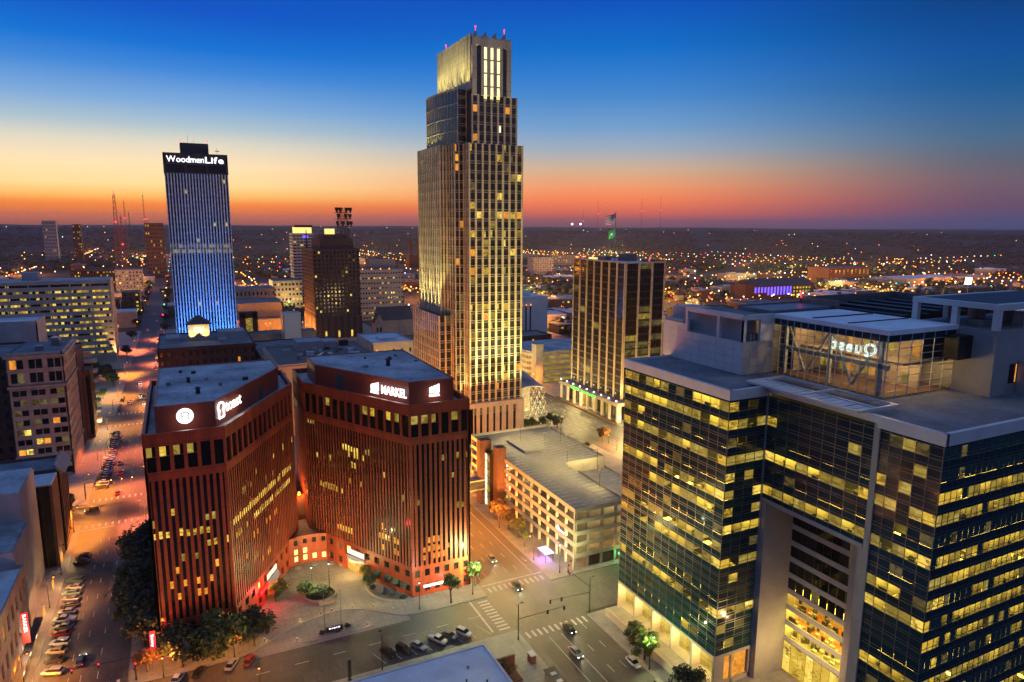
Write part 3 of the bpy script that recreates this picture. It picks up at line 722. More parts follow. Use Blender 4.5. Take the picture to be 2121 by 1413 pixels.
def bars(parent, F, s, z, w, h, d=.25):
    bw = w/3
    for i in range(3):
        a0, a1 = s+i*bw+.04*w, s+(i+1)*bw-.04*w; t0 = h*(.62+.38*(i*bw)/w*1.0); t1 = h*(.62+.38*((i+1)*bw)/w)
        m = MB(); m.hexa([F.p(a0, d, z), F.p(a1, d, z), F.p(a1, .02, z), F.p(a0, .02, z), F.p(a0, d, z+t0), F.p(a1, d, z+t1), F.p(a1, .02, z+t1), F.p(a0, .02, z+t0)]); m.build('emblem_bar', 'sign_white', parent)
F = Fr(MP[2], MP[3])
sg = thing('lettered_sign', 'lit white capital lettering beside a three-bar emblem on the right red tower', 'sign', base=F.p(32, 0, 58))
bars(sg, F, 25.2, 57.7, 3.3, 2.5); lettering(sg, 'MARKEL', F, 25.2, 56.8, .2, .95, 'sign_white', bold=.05, width=3.3)
lettering(sg, 'MARKEL', F, 29.7, 57.2, .2, 3.5, 'sign_white', bold=.06, width=9.9, gap=.04)
for s in (27, 32, 37): light('POINT', 'sign_glow', F.p(s, 1.6, 58.2), 200, (1, .95, .85), sg, radius=1.2)
F = Fr(MP[3], MP[4])
sg = thing('emblem_sign', 'small lit three-bar emblem on the street face of the right red tower', 'sign', base=F.p(7.4, 0, 58))
bars(sg, F, 5.8, 58.2, 3.2, 2.5); lettering(sg, 'MARKEL', F, 5.8, 57.2, .2, .95, 'sign_white', bold=.05, width=3.2)
light('POINT', 'sign_glow', F.p(7.3, 1.6, 58.0), 200, (1, .95, .85), sg, radius=1.2)
F = Fr(MK[3], MK[4])
sg = thing('cafe_sign', 'lit white coffee shop lettering low on the right red tower', 'sign', base=F.p(9, 0, 4.6))
lettering(sg, 'STARBUCKS COFFEE', F, 3.2, 2.5, .12, 1.0, 'sign_white', bold=.05, width=5.9)
light('POINT', 'sign_glow', F.p(9, 1.4, 4.6), 160, (1, .85, 1), sg, radius=.8)

for b_, P0 in ((toast, TP), (markel, MP)):                  # hatches, pipes and seams on the two roofs
    xs = [p[0] for p in P0]; ys = [p[1] for p in P0]; r_ = random.Random(int(xs[0]*7))
    for k in range(7):
        x, y = (-5+k*3.2 if b_ is toast else 46+k*3.4), 196+r_.random()*28; a_, c_ = r_.uniform(.5, 1.8), r_.uniform(.5, 1.4); MB().box(x, x+a_, y, y+c_, 61.7, 62.0+r_.random()*.7).build('rooftop_unit', r_.choice(('metal_grey', 'metal_dark', 'roof_light')), b_)
# ------------------------------------------------------------------ glass office block on the right
up_ = thing('glass_office_building', 'large dark glass office block with lit yellow floors and glazed rooftop hall', 'building', base=(104, 107))
pn = Panes(up_, 'glass_pane', 300); rng = random.Random(21)
frame = MB(); mull = MB(); band = MB(); rooms = MB()
def room(F, s0, s1, z0, zc, depth, lw, rw, dim=False, d0=-.14, floor=1):
    """one lit office behind a clear pane: floor, lit ceiling, walls and a few pieces of furniture (materials: wall, floor, desk, cabinet, ceiling, dim ceiling, orange carpet)"""
    p = F.p; d1 = d0-depth
    rooms.quad(p(s0, d0, z0), p(s1, d0, z0), p(s1, d1, z0), p(s0, d1, z0), floor); rooms.quad(p(s0, d1, zc), p(s1, d1, zc), p(s1, d0, zc), p(s0, d0, zc), 5 if dim else 4); rooms.quad(p(s0, d1, z0), p(s1, d1, z0), p(s1, d1, zc), p(s0, d1, zc), 0)
    if lw: rooms.quad(p(s0, d0, z0), p(s0, d1, z0), p(s0, d1, zc), p(s0, d0, zc), 0)
    if rw: rooms.quad(p(s1, d1, z0), p(s1, d0, z0), p(s1, d0, zc), p(s1, d1, zc), 0)
    for _ in range(rng.randint(1, 3)):
        a = rng.uniform(s0+.1, s1-.8); b_ = min(s1-.05, a+rng.uniform(.5, 1.6)); dd = d0-rng.uniform(.3, depth-1.2); h = rng.choice((.75, .75, 1.1, 1.5)); rooms.fbox(F, a, b_, dd, dd-rng.uniform(.4, .9), z0+.01, z0+h, 2 if h < 1 else 3)
    if rng.random() < .4: a = rng.uniform(s0, s1-.7); rooms.fbox(F, a, a+.6, d1+.3, d1+.02, z0+.01, zc-.6, 3)
def curtain(F, z0, z1, floors, cols, litf, bright, glass='glass_up', spand='glass_up_spandrel', w=1.0, sub=True, vfrac=.54):
    """curtain wall: per floor one band of vision panes over one band of spandrel glass, with raised mullions"""
    fhh = (z1-z0)/floors; bw = F.L/cols
    for f in range(floors):
        a0 = z0+f*fhh; sp = a0+fhh*(1-vfrac)*.72; vt = sp+fhh*vfrac
        band.fbox(F, 0, F.L, -.05, -.12, a0, sp); band.fbox(F, 0, F.L, -.05, -.12, vt, a0+fhh)
        run = 0
        for c in range(cols):
            p = litf(f, c)
            if run <= 0 and rng.random() < .3: run = rng.randint(1, 3); st = rng.random()
            run -= 1
            if rng.random() < p: k = pick(rng, bright)
            else: k = 'lit_dim' if rng.random() < .1 else glass
            if k in ('lit_a', 'lit_c') and (3 if F.L > 50 else 1) <= c < cols-1:
                room(F, c*bw+.02, (c+1)*bw-.02, a0+.3, vt+.12, 2.4 if F.L < 11.5 else 4.2, rng.random() < .5, rng.random() < .5, k == 'lit_a' and rng.random() < .5); k = 'glass_clear'
            pn.add(F, c*bw+.05, (c+1)*bw-.05, -.07, -.12, sp+.05, vt-.05, k, w*(1.6 if k == 'glass_clear' else 1))
        for z in (a0, sp, vt) + ((sp+fhh*vfrac*.3,) if sub else ()): mull.fbox(F, 0, F.L, .03, -.05, z-.045, z+.045)
    for c in range(cols+1):
        s = min(max(c*bw, .05), F.L-.05); mull.fbox(F, s-.045, s+.045, .05, -.05, z0, z1)
FA = Fr((104, 145), (104, 107)); FB = Fr((104, 107), (115, 107)); FC = Fr((115, 106.9), (115, 80.3)); FD = Fr((115, 80.3), (115, 68)); FE = Fr((115, 68), (172, 68))
ROW_A = {14: .75, 13: .98, 12: .18, 11: .98, 10: .08, 9: .96, 8: .6, 7: .03, 6: .85, 5: .95, 4: .03, 3: .06, 2: .91, 1: .03, 0: .05}
SEG = {}
def litA(f, c):
    base = ROW_A[f]
    if base > .9 or base < .1: return base
    key = (f, c//3)                              # part-lit floors are lit in runs of rooms
    if key not in SEG: SEG[key] = rng.random() < base
    return .96 if SEG[key] else .06
BR = [('lit_a', .38), ('lit_b', .36), ('lit_c', .26)]
curtain(FA, 8.2, 68.4, 15, 13, litA, BR, w=1.3)
ROW_B = {14: .6, 13: .9, 12: .2, 11: .97, 10: .3, 9: .9, 8: .6, 7: .8, 6: .2, 5: .97, 4: .05, 3: .05, 2: .6, 1: .1, 0: .3}
curtain(FB, 8.2, 68.4, 15, 4, lambda f, c: ROW_B[f], BR)
curtain(FC, 44.6, 68.4, 6, 9, lambda f, c: {0: .99, 2: .99, 4: .3}.get(f, .1), BR)
ROW_D = {14: .1, 13: .3, 12: .2, 11: .7, 10: .2, 9: .9, 8: .2, 7: .85, 6: .9, 5: .2, 4: .1, 3: .97, 2: .3, 1: .5, 0: .3}
curtain(FD, 8.2, 68.4, 15, 5, lambda f, c: ROW_D[f], BR)
ROW_E = {14: .0, 13: .0, 12: .97, 11: .98, 10: .0, 9: .96, 8: .97, 7: .6, 6: .85, 5: .8, 4: .05, 3: .98, 2: .05, 1: .96, 0: .3}
curtain(FE, 8.2, 68.4, 15, 34, lambda f, c: ROW_E[f], [('lit_a', .6), ('lit_b', .25), ('lit_c', .15)], 'glass_teal', 'glass_teal')
band.build('spandrel_glass', 'glass_up_spandrel', up_); mull.build('mullion_grid', 'mullion', up_)
# solid core behind the glass so nothing shows through
co = MB(); co.prism([(108.6, 111.6), (172, 111.6), (172, 145), (108.6, 145)], 8, 69.1); co.box(119.6, 172, 72.6, 111.5, 44.8, 69.0); co.box(128.6, 172, 72.6, 111.5, 8, 44.8); co.box(119.6, 128.6, 72.6, 80.4, 8, 44.8)
co.box(104.3, 108.6, 144.7, 145, 8, 69.1); co.build('core', 'joint_dark', up_)
# deep portal in the long face: blank side walls and striped windows at its back
por = MB(); por.box(115.02, 124, 105.4, 107.1, 0.14, 44.5); por.box(115.02, 124, 80.5, 82.1, .14, 44.5); por.box(121.5, 124, 82.1, 88.2, .14, 44.5)
por.box(114.7, 115.6, 79.7, 80.9, .14, 70.2); por.box(114.8, 115.5, 106.6, 107.3, 8, 69)
por.box(114.7, 124, 81, 106.6, 44.0, 44.9)
por.build('portal_wall', 'up_grey', up_)
FP = Fr((124, 105.4), (124, 88.2)); st = MB()
nfl = 9; fz = (44 - 8)/nfl
for f in range(nfl+1):
    z = 8 + f*fz
    if f < nfl: st.fbox(FP, 0, FP.L, .0, -.3, z, z+1.25)
    for c in range(8):
        if f == nfl: break
        kind = ('lit_orange' if rng.random() < .9 else 'lit_c') if f in (1, 2) else ('lit_c' if f == 0 else ('lit_orange' if f == 0 else ('glass_black' if rng.random() < .93 else 'lit_dim')))
        if f < 3: room(FP, c*FP.L/8, (c+1)*FP.L/8, z+.2, z+fz+.0, 4.3, c == 0, c == 7, f == 2, -.12, 6 if f else 1); kind = 'glass_clear'
        pn.add(FP, c*FP.L/8+.06, (c+1)*FP.L/8-.06, -.05, -.1, z+1.3, z+fz-.02, kind, 1.5)
for c in range(8): pn.add(FP, c*FP.L/8+.06, (c+1)*FP.L/8-.06, -.05, -.1, .4, 7.8, 'lit_a' if c % 3 else 'lit_c', 1.5)
st.build('window_band', 'grey_panel', up_)
light('POINT', 'portal_light', (117.5, 96, 9), 1300, (1, .6, .25), up_, radius=.3)
# ground storey: pale frames round deep lit bays
gf = MB(); bayw = FA.L/5
for i in range(6):
    s = i*bayw; gf.fbox(FA, max(0, s-.35), min(FA.L, s+.35), .1, -3.0, 0.14, 8.2)
gf.fbox(FA, 0, FA.L, .12, -3.0, 7.5, 8.2); gf.fbox(FA, 0, FA.L, .12, -3.0, .14, 1.3); gf.fbox(FB, 0, FB.L, .12, -.6, 7.4, 8.2); gf.fbox(FB, 0, .6, .1, -.6, .14, 7.4); gf.fbox(FB, FB.L-.6, FB.L, .1, -.6, .14, 7.4); gf.fbox(FB, 5, 5.5, .1, -.6, .14, 7.4); gf.fbox(FB, 0, FB.L, .1, -.6, .14, 1.2)
gf.build('arcade_frame', 'limestone_pale', up_)
gd = MB(); gd.fbox(FD, 0, FD.L, .1, -.5, .14, 8.2); gd.fbox(FE, 0, FE.L, .1, -.5, .14, 8.2); gd.build('plinth', 'limestone_pale', up_)
for i in range(5):
    for j in range(3):
        for k in range(3):
            pn.add(FA, i*bayw+.5+j*(bayw-1)/3, i*bayw+.5+(j+1)*(bayw-1)/3-.16, -2.4, -2.5, 1.4+k*2.0, 3.24+k*2.0, 'glass_clear', 3)
    room(FA, i*bayw+.4, (i+1)*bayw-.4, .4, 7.4, 4.5, True, True, False, -2.55)
    light('POINT', 'bay_light', FA.p(i*bayw+bayw/2, -1.0, 6.6), 800, (1, .65, .22), up_, radius=.4)
for j in range(2): pn.add(FB, .7+j*4.9, 4.9+j*5.0, -.3, -.4, 1.3, 7.3, 'lit_orange', 2)
pn.flush()
ro_ = rooms.build('office_interior', ['room_wall', 'room_floor', 'desk', 'cabinet', 'ceiling_lit', 'ceiling_dim', 'carpet_orange'], up_); ro_['kind'] = 'stuff'
# white fascia, roof deck
fs = MB()
for F in (FA, FB): fs.fbox(F, -.3 if F is FA else 0, F.L+.3, .35, -.5, 68.4, 70.6)
for F in (FC, FD, FE): fs.fbox(F, 0 if F is not FE else -.0, F.L+(.35 if F is FD else 0), .35, -.5, 68.4 if F is not FC else 69.2, 70.6)
fs.box(104, 172, 145, 145.4, 68.4, 70.6)
fs.build('fascia', 'white_panel', up_)
rf = MB(); rf.prism([(104.4, 107.4), (115.4, 107.4), (115.4, 68.4), (172, 68.4), (172, 145), (104.4, 145)], 69.2, 70.0); rf.build('roof', 'roof_dark', up_)
# trellis canopy over the portal side
tr = MB()
for y in (83, 97, 111): tr.box(112.6, 124, y-.25, y+.25, 70.7, 71.2)
for x in (112.6, 118, 123.8): tr.box(x-.2, x+.2, 83, 111, 70.75, 71.15)
tro = tr.build('roof_trellis', 'mullion_white', up_)
for i in range(14):
    F = Fr((112.9, 110.8-i*2), (112.9, 108.9-i*2)); o = link('louvre_panel', MB().box(113.0, 117.6, 109.0-i*2, 110.7-i*2, 70.85, 70.95).mesh('louvre', ['roof_light']), tro)
# ---- rooftop: white panelled box with open loggias
wb = thing('rooftop_plant_room', 'white panelled plant room with open top corners on the glass block roof', 'plant room', base=(119, 119.3, 70))
FW = Fr((119, 149), (119, 119.3)); FX = Fr((119, 119.3), (128.6, 119.3))
bx = MB(); bx.box(119.2, 128.6, 119.5, 149, 70, 77.9); bx.box(121.8, 128.6, 122.6, 149, 77.9, 83.6); bx.box(119.2, 121.9, 141, 149, 77.9, 80.5); bx.build('inner_wall', 'grey_panel', wb)
pw = FW.L/10
for c in range(10):
    for r in range(4 if c > 2 else 5): piece('panel', FW, c*pw+.04, (c+1)*pw-.04, 0, -.25, 70.1+r*1.96, 70.1+(r+1)*1.96-.05, 'white_panel', wb)
for c in range(4):
    for r in range(4): piece('panel', FX, c*2.4+.04, (c+1)*2.4-.04, 0, -.25, 70.1+r*1.96, 70.1+(r+1)*1.96-.05, 'grey_panel', wb)
pf = MB()
for s in (8.9, 20.6, FW.L-.9): pf.fbox(FW, s, s+.9, 0, -.8, 77.9, 84.4)
pf.fbox(FW, 8.9, FW.L, .02, -.8, 83.2, 84.4); pf.fbox(FX, 0, 9.6, .02, -.8, 83.2, 84.4); pf.fbox(FX, 5.4, 9.6, 0, -.8, 77.9, 83.2); pf.fbox(FX, 0, .8, 0.01, -.8, 77.9, 83.2)
pf.build('loggia_frame', 'white_panel', wb)
MB().box(120, 128.5, 120.2, 138, 83.7, 84.0).build('roof', 'roof_dark', wb)
for i in range(3): MB().cyl(122.6+i*1.2, 120.9, 78, 79.6, .5, 10).build('fan_unit', 'metal_grey', wb)
# ---- rooftop glazed hall
at = thing('rooftop_glass_hall', 'glazed rooftop hall with white diagonal braces and warm lit inside', 'glass hall', base=(128.6, 89.5, 70))
FS = Fr((128.6, 119.2), (128.6, 89.5)); FT2 = Fr((128.6, 89.5), (151, 89.5))
Z0, Z1 = 70.1, 83.4
mu2 = MB()
for F, nc in ((FS, 15), (FT2, 6)):
    cw = F.L/nc; nr = 9; rh = (Z1-Z0)/nr
    for c in range(nc):
        for r in range(nr):
            if r == nr-1: piece('glass_pane', F, c*cw+.04, (c+1)*cw-.04, -.02, -.06, Z0+r*rh+.04, Z0+(r+1)*rh-.03, 'glass_up', at)
            else: piece('glass_pane', F, c*cw+.04, (c+1)*cw-.04, -.02, -.06, Z0+r*rh+.04, Z0+(r+1)*rh-.03, 'glass_clear', at)
    for c in range(nc+1): mu2.fbox(F, min(max(c*cw-.05, 0), F.L-.1), min(c*cw+.05, F.L) if c else .1, .08, -.08, Z0, Z1)
    for r in range(nr+1): mu2.fbox(F, 0, F.L, .06, -.07, Z0+r*rh-.04, Z0+r*rh+.04)
mu2.build('mullion_grid', 'mullion_white', at)
ro = MB(); ro.box(128.3, 151, 89.2, 119.5, 83.4, 84.4); ro.build('roof', ['roof_blue'], at)
for k, (a, b_) in enumerate((((130, 100, 84.42), (150, 100, 84.62)), ((130, 109, 84.42), (150, 109.3, 84.62)))): MB().box(a[0], b_[0], a[1], b_[1]+.25, a[2], b_[2]).build('cable_tray', 'metal_dark', at)
br = MB(); Fi = Fr((130.2, 119), (130.2, 90))
for s in (2, 14.5, 27): br.fbox(Fi, s-.35, s+.35, 0, -.7, 70, 83.4)
for a, b_ in ((2, 8.2), (14.5, 8.2), (14.5, 20.6), (27, 20.6)):
    br.tube(Fi.p(a if a > b_ or a == 2 else a, -.3, 83), Fi.p(b_, -.3, 71.2), .32, 6) if a in (2, 27) else br.tube(Fi.p(a, -.3, 82.6), Fi.p(b_, -.3, 71.2), .32, 6)
br.fbox(Fi, 0, 29, 0, -.5, 76.0, 76.9)
br.build('brace', 'mullion_white', at)
inn = MB(); inn.box(128.7, 151, 89.6, 119.2, 69.95, 70.3); inn.build('floor', 'brick_brown', at)
bw_ = MB(); bw_.box(143.5, 144, 92, 119, 70.3, 83.3); bw_.box(134, 151, 117.5, 118, 70.3, 83.3); bw_.box(136, 151, 90.8, 119, 76.2, 76.7); bw_.build('inner_wall', 'limestone', at)
Fb = Fr((143.4, 118), (143.4, 92))
for c in range(13):
    for zz in (71, 77.4):
        if rng.random() < .55: piece('lit_window', Fb, c*2+.2, c*2+1.7, .1, .02, zz, zz+rng.choice((2.4, 3.4)), rng.choice(('lit_a', 'lit_orange', 'lit_b')), at)
for x, y, z, e in ((136, 112, 81.5, 750), (136, 101, 81.5, 750), (137, 94, 81.5, 650), (139, 106, 74.5, 420), (140, 95, 74.8, 900), (146, 91.2, 75, 500)): light('POINT', 'hall_light', (x, y, z), e, (1, .58, .2), at, radius=.6)
sg = thing('hanging_sign', 'lit outline lettering hung inside the rooftop glass hall, seen from behind', 'sign', base=(129.6, 96, 79))
Fq = Fr((129.2, 119.2), (129.2, 89.5))
lettering(sg, 'Quest', Fq, 27.0, 78.6, 0, 3.4, 'sign_outline', outline=.11, mirror=True, width=11.0, gap=.1)
# ---- concrete tower with the open steel-framed top
ne = thing('rooftop_concrete_box', 'pale concrete lift tower with an open framed top on the glass block roof', 'lift tower', base=(151, 81.5, 70))
m = MB(); m.box(151, 190, 81.4, 100, 69.9, 84); m.box(146.2, 151.0, 86, 89.0, 77.5, 82.5, 1); m.build('wall', ['up_grey', 'metal_dark'], ne)
fr_ = MB()
for x, y in ((151.6, 82.0), (151.6, 99.4), (163, 82), (178, 82), (163, 99.4), (151.6, 90.5)): fr_.box(x-.62, x+.62, y-.62, y+.62, 84, 88.21)
fr_.box(150.9, 190, 81.3, 82.7, 88.2, 89.5); fr_.box(150.9, 190, 98.7, 100.1, 88.2, 89.5); fr_.box(150.97, 152.22, 82.72, 98.68, 88.26, 89.44); fr_.build('open_frame', 'white_panel', ne)
MB().box(152, 190, 82, 99.5, 89.2, 89.4).build('roof_grille', 'metal_dark', ne)
eq = MB(); eq.cyl(160, 91, 84, 87.6, 1.7, 14); eq.box(154, 157.5, 86, 89, 84, 85.6); eq.box(165, 170, 86, 90, 84, 86.6)
for x in (156, 159, 162): eq.tube((x, 84.5, 84), (x, 84.5, 88.6), .08, 5)
eq.tube((156, 84.5, 87), (162, 84.5, 87), .08, 5); eq.build('fan_unit', 'metal_grey', ne)
m = MB(); m.box(158, 158.3, 74, 76.4, 72, 75.4); 
wn2 = MB().box(150.9, 151.0, 81.6, 81.7, 72, 75); 
piece('window', Fr((151, 81.4), (190, 81.4)), 6, 8.2, .05, 0, 72.4, 76.6, 'glass_black', ne); piece('window', Fr((151, 81.4), (190, 81.4)), 8.2, 8.6, .05, 0, 72.6, 76.4, 'lit_orange', ne)
lb = MB().box(160, 200, 72, 81.3, 69.95, 77.2).build('low_wing', 'up_grey', ne)
# mechanical screen behind
sc_ = thing('roof_screen', 'dark louvred plant enclosure behind the rooftop glass hall', 'plant screen', base=(160, 120, 70))
m = MB(); m.box(151.3, 190, 131.5, 132, 70, 86.4); m.box(189.5, 190, 100.2, 132, 70, 86.4); m.box(151.3, 151.8, 119.8, 132, 70, 86.4); m.box(129, 151.3, 131.5, 132, 70, 85.2); m.box(129, 151.3, 121, 131.5, 70, 84.9); m.build('screen_wall', 'metal_grey', sc_)
m = MB()
for i in range(9): m.box(154+i*3.8, 157+i*3.8, 104, 128, 70, 85.0 if i % 2 else 84.4)
m.build('cooling_unit', 'metal_dark', sc_)
bc = MB().cyl(150.5, 131, 86.2, 87.2, .1, 6).ball(150.5, 131, 87.5, .35).build('roof_beacon', ['beacon']); tag(bc, 'red warning light on the roof behind the white plant room', 'beacon')
# raised terrace wall along the pavement
tw = MB().box(98.6, 99.0, 104, 143, .1, 2.2).build('terrace_wall', 'limestone_pale'); tag(tw, 'long pale terrace wall at the foot of the glass office block', 'wall')
m = MB().box(99.0, 104, 104, 143, .1, 1.2).build('terrace', 'concrete_walk'); m['kind'] = 'structure'
# ------------------------------------------------------------------ parking garage across the street
ga = thing('parking_garage', 'open concrete parking garage with lit decks beside the glass block', 'parking garage', base=(103.6, 168))
GX0, GX1, GY0, GY1 = 103.6, 139, 168, 250
lev = [4.6, 8.3, 12.0, 15.7, 19.4]
slab = MB(); par = MB(); colm = MB()
for z in lev[:-1]: slab.box(GX0+.3, GX1, GY0+.3, GY1, z-.45, z)
slab.build('deck_slab', 'garage_conc', ga)
FG1 = Fr((GX0, GY1), (GX0, GY0)); FG2 = Fr((GX0, GY0), (GX1, GY0))
for z in lev: 
    for F, k in ((FG1, 7), (FG2, 5)):
        for i in range(k):
            if F is FG2 and z > 19 and i > 2: continue
            piece('parapet_panel', F, i*F.L/k+.03, (i+1)*F.L/k-.03, .05 if F is FG1 else .1, -.3, z-.75, z+.65, 'garage_conc', ga)
for i in range(15):
    s = i*FG1.L/14; colm.fbox(FG1, max(0.02, s-.35), min(FG1.L-.02, s+.35), -.05, -.8, .1, 19.0)
for i in range(8):
    s = i*FG2.L/7; colm.fbox(FG2, max(.02, s-.35), min(FG2.L-.02, s+.35), -.02, -.8, .1, 19.0)
for x in (121, 133):
    for y in (184, 200, 216, 232): colm.box(x-.35, x+.35, y-.35, y+.35, .1, 18.9)
colm.build('column', 'garage_conc', ga)
MB().box(GX1-.4, GX1, GY0, GY1, .1, 15.6).build('back_wall', 'garage_conc', ga)
MB().box(GX0+5, GX0+26, GY0+.6, GY0+.9, .14, 3.2).build('ground_wall', 'brick_dark', ga)
# top deck with the ramp opening on the street side away from us
dk = MB(); zt = 19.4; zl = 15.7
dk.box(GX0+.3, GX1-.4, 205, GY1, zt-.45, zt); dk.box(GX0+.3, 122, GY0+.3, 205, zt-.45, zt-.002)
dk.build('top_deck', 'garage_deck', ga)
pw = MB(); pw.box(121.8, 122.1, GY0+.3, 196, zt-.4, zt+.85); pw.box(122.1, GX1-.4, 204.8, 205.1, zl, zt+.85); pw.box(114, 114.3, 222, 238, zt, zt+.8); pw.box(114.3, 121, 221.8, 222.1, zt, zt+.8); pw.box(GX0, GX1, GY1-.3, GY1, zt-.4, zt+1.0); pw.box(GX1-.4, GX1-.1, 205.1, GY1-.3, zt, zt+1.0); pw.box(GX1-.4, GX1-.1, GY0, 204.8, zl, zl+1.0); pw.build('ramp_parapet', 'garage_conc', ga)
for y in range(212, 248, 7): MB().box(GX1-.75, GX1-.02, y, y+.7, zt, zt+1.35).build('parapet_post', 'garage_conc', ga)
for i in range(29):
    y = 171+i*2.75
    for xa, zz in ((GX0+1, zt), (116.8, zt), (124, zt), (133.4, zt), (123.4, zl), (133.4, zl)):
        if (zz == zt and (xa < 105 or (xa == 116.8 and y < 203) or (xa > 120 and y > 207)) and y < 248) or (zz == zl and y < 203): MB().box(xa, xa+4.8, y, y+.2, zz+.004, zz+.01).build('stall_line', 'paint_white', ga)
for z in lev[:-1]:
    for y in (180, 205, 230, 245): light('POINT', 'deck_light', (110, y, z-.75), 190, (1, .72, .26), ga, radius=.3)
    for x in (114, 124, 134): light('POINT', 'deck_light', (x, 174, z-.75), 300, (1, .72, .26), ga, radius=.3)
light('POINT', 'deck_light', (112, 176, 17.6), 190, (1, .72, .26), ga, radius=.3); light('POINT', 'deck_light', (108, 205, 17.6), 190, (1, .72, .26), ga, radius=.3); light('POINT', 'deck_light', (108, 235, 17.6), 190, (1, .72, .26), ga, radius=.3); light('POINT', 'deck_light', (118, 174, 17.6), 190, (1, .72, .26), ga, radius=.3)
light('POINT', 'gate_light', (124, 166.5, 4.2), 420, (1, .72, .26), ga, radius=.3)
def deck_lamp(x, y, label, on=True, e=3000):
    t = thing('deck_lamp', label, 'lamp post', base=(x, y, zt))
    MB().cyl(x, y, zt, zt+6.5, .1, 6).build('pole', 'metal_dark', t); MB().box(x-.9, x+.9, y-.15, y+.15, zt+6.45, zt+6.6).build('lamp_head', 'metal_dark', t)
    if on: MB().box(x-.8, x+.8, y-.1, y+.1, zt+6.40, zt+6.448).build('lens', 'bulb_warm', t); light('POINT', 'lamp_light', (x, y, zt+6.1), e, (1, .74, .26), t, radius=.25)
deck_lamp(119, 236, 'lamp post on the garage roof nearest the tall tower'); deck_lamp(123.4, 224, 'lamp post by the inner parapet of the garage roof'); deck_lamp(121.4, 203, 'lamp post in the middle of the garage roof'); deck_lamp(120.9, 181, 'lamp post on the near end of the garage roof', e=700); deck_lamp(133, 228, 'lamp post at the far side of the garage roof'); deck_lamp(131, 198, 'lamp post over the lower lit deck of the garage', e=3000)
# brick stair towers with a glass slot
stt = thing('stair_tower', 'pair of tall dark brick stair towers with a lit glass slot at the garage', 'stair tower', base=(101, 222))
m = MB(); m.box(97.6, 102, 226.6, 230.0, .1, 25.2); m.box(100.6, 104.2, 218.0, 221.6, .1, 24.4); m.build('brick_shaft', 'brick_dark', stt)
Fs = Fr((99.0, 226.6), (101.0, 221.6)); zz = .3
m = MB(); m.box(99.4, 103.4, 221.7, 226.5, .1, 21.2); m.build('glazed_stair', 'glass_black', stt)
Fs = Fr((99.35, 226.4), (99.35, 221.8))
for i in range(7): piece('glass_pane', Fs, .15, 2.0, .05, 0, .5+i*2.9, 3.1+i*2.9, 'lit_white', stt); piece('glass_pane', Fs, 2.3, 4.3, .05, 0, .5+i*2.9, 3.1+i*2.9, 'lit_dim' if i % 2 else 'lit_b', stt)
Fs = Fr((104.2, 218.0), (108.2, 218.0))
for i, k in enumerate(('lit_c', 'pink', 'pink', 'lit_white', 'lit_white')): piece('glass_pane', Fs, .1, 3.6, .0, -.06, 4.0+i*3.2, 6.6+i*3.2, k, stt)
MB().box(104.25, 108, 218.1, 221.6, .1, 20.4).build('lift_lobby', 'garage_conc', stt)
# covered footbridge over the street
sb = thing('footbridge', 'covered footbridge from the right red tower to the garage stair tower', 'footbridge', base=(86, 227.5))
m = MB(); m.box(71.6, 99.3, 225.6, 229.6, 6.2, 6.7); m.box(71.6, 99.3, 225.4, 229.8, 9.9, 10.3); m.build('deck', 'garage_conc', sb)
Fk = Fr((71.6, 225.6), (99.3, 225.6))
for i in range(9): piece('glass_pane', Fk, i*3.07+.1, (i+1)*3.07-.1, 0, -.06, 6.8, 9.8, 'lit_dim' if i % 3 else 'lit_b', sb)
# kiosk sign + glowing bus shelter in front of the garage
bs = thing('lit_bus_shelter', 'bus shelter glowing purple and white beside the garage corner', 'bus shelter', base=(99.2, 178))
m = MB()
for i in range(5): m.box(97.6, 100.8, 175.4+i*1.1, 176.3+i*1.1, 3.0, 3.12)
m.build('roof_panel', 'glow_purple', bs)
m = MB()
for x, y in ((97.8, 175.6), (100.6, 175.6), (97.8, 180.4), (100.6, 180.4)): m.cyl(x, y, .14, 3.0, .09, 6)
m.build('post', 'metal_dark', bs); MB().box(100.6, 100.7, 175.8, 180.2, .5, 2.7).build('glass_wall', 'glass_clear', bs)
light('POINT', 'shelter_light', (99, 178, 2.6), 520, (.5, .25, 1), bs, radius=.6); light('POINT', 'shelter_light', (98, 176, 4.6), 360, (.55, .25, 1), bs, radius=.6)
ms = thing('round_pole_sign', 'round white lit sign with a short lit bar on the garage wall', 'sign', base=(103.4, 177, 9))
Fg = Fr((103.4, 182), (103.4, 168)); disc_ring(ms, Fg, 4.2, 10.2, 0, .75, .3, 'sign_white', 'disc', 24); m = MB(); m.fbox(Fg, 5.2, 8.4, .3, .1, 9.6, 10.1); m.build('bar', 'sign_white', ms)
gs = MB().box(119.9, 120.1, 167.6, 167.8, 2.0, 2.6).build('green_marker_light', 'bulb_green'); tag(gs, 'small green light at the garage entrance', 'light')
light('POINT', 'marker_glow', (119.8, 167.0, 2.3), 300, (.1, 1, .3), None, radius=.2)

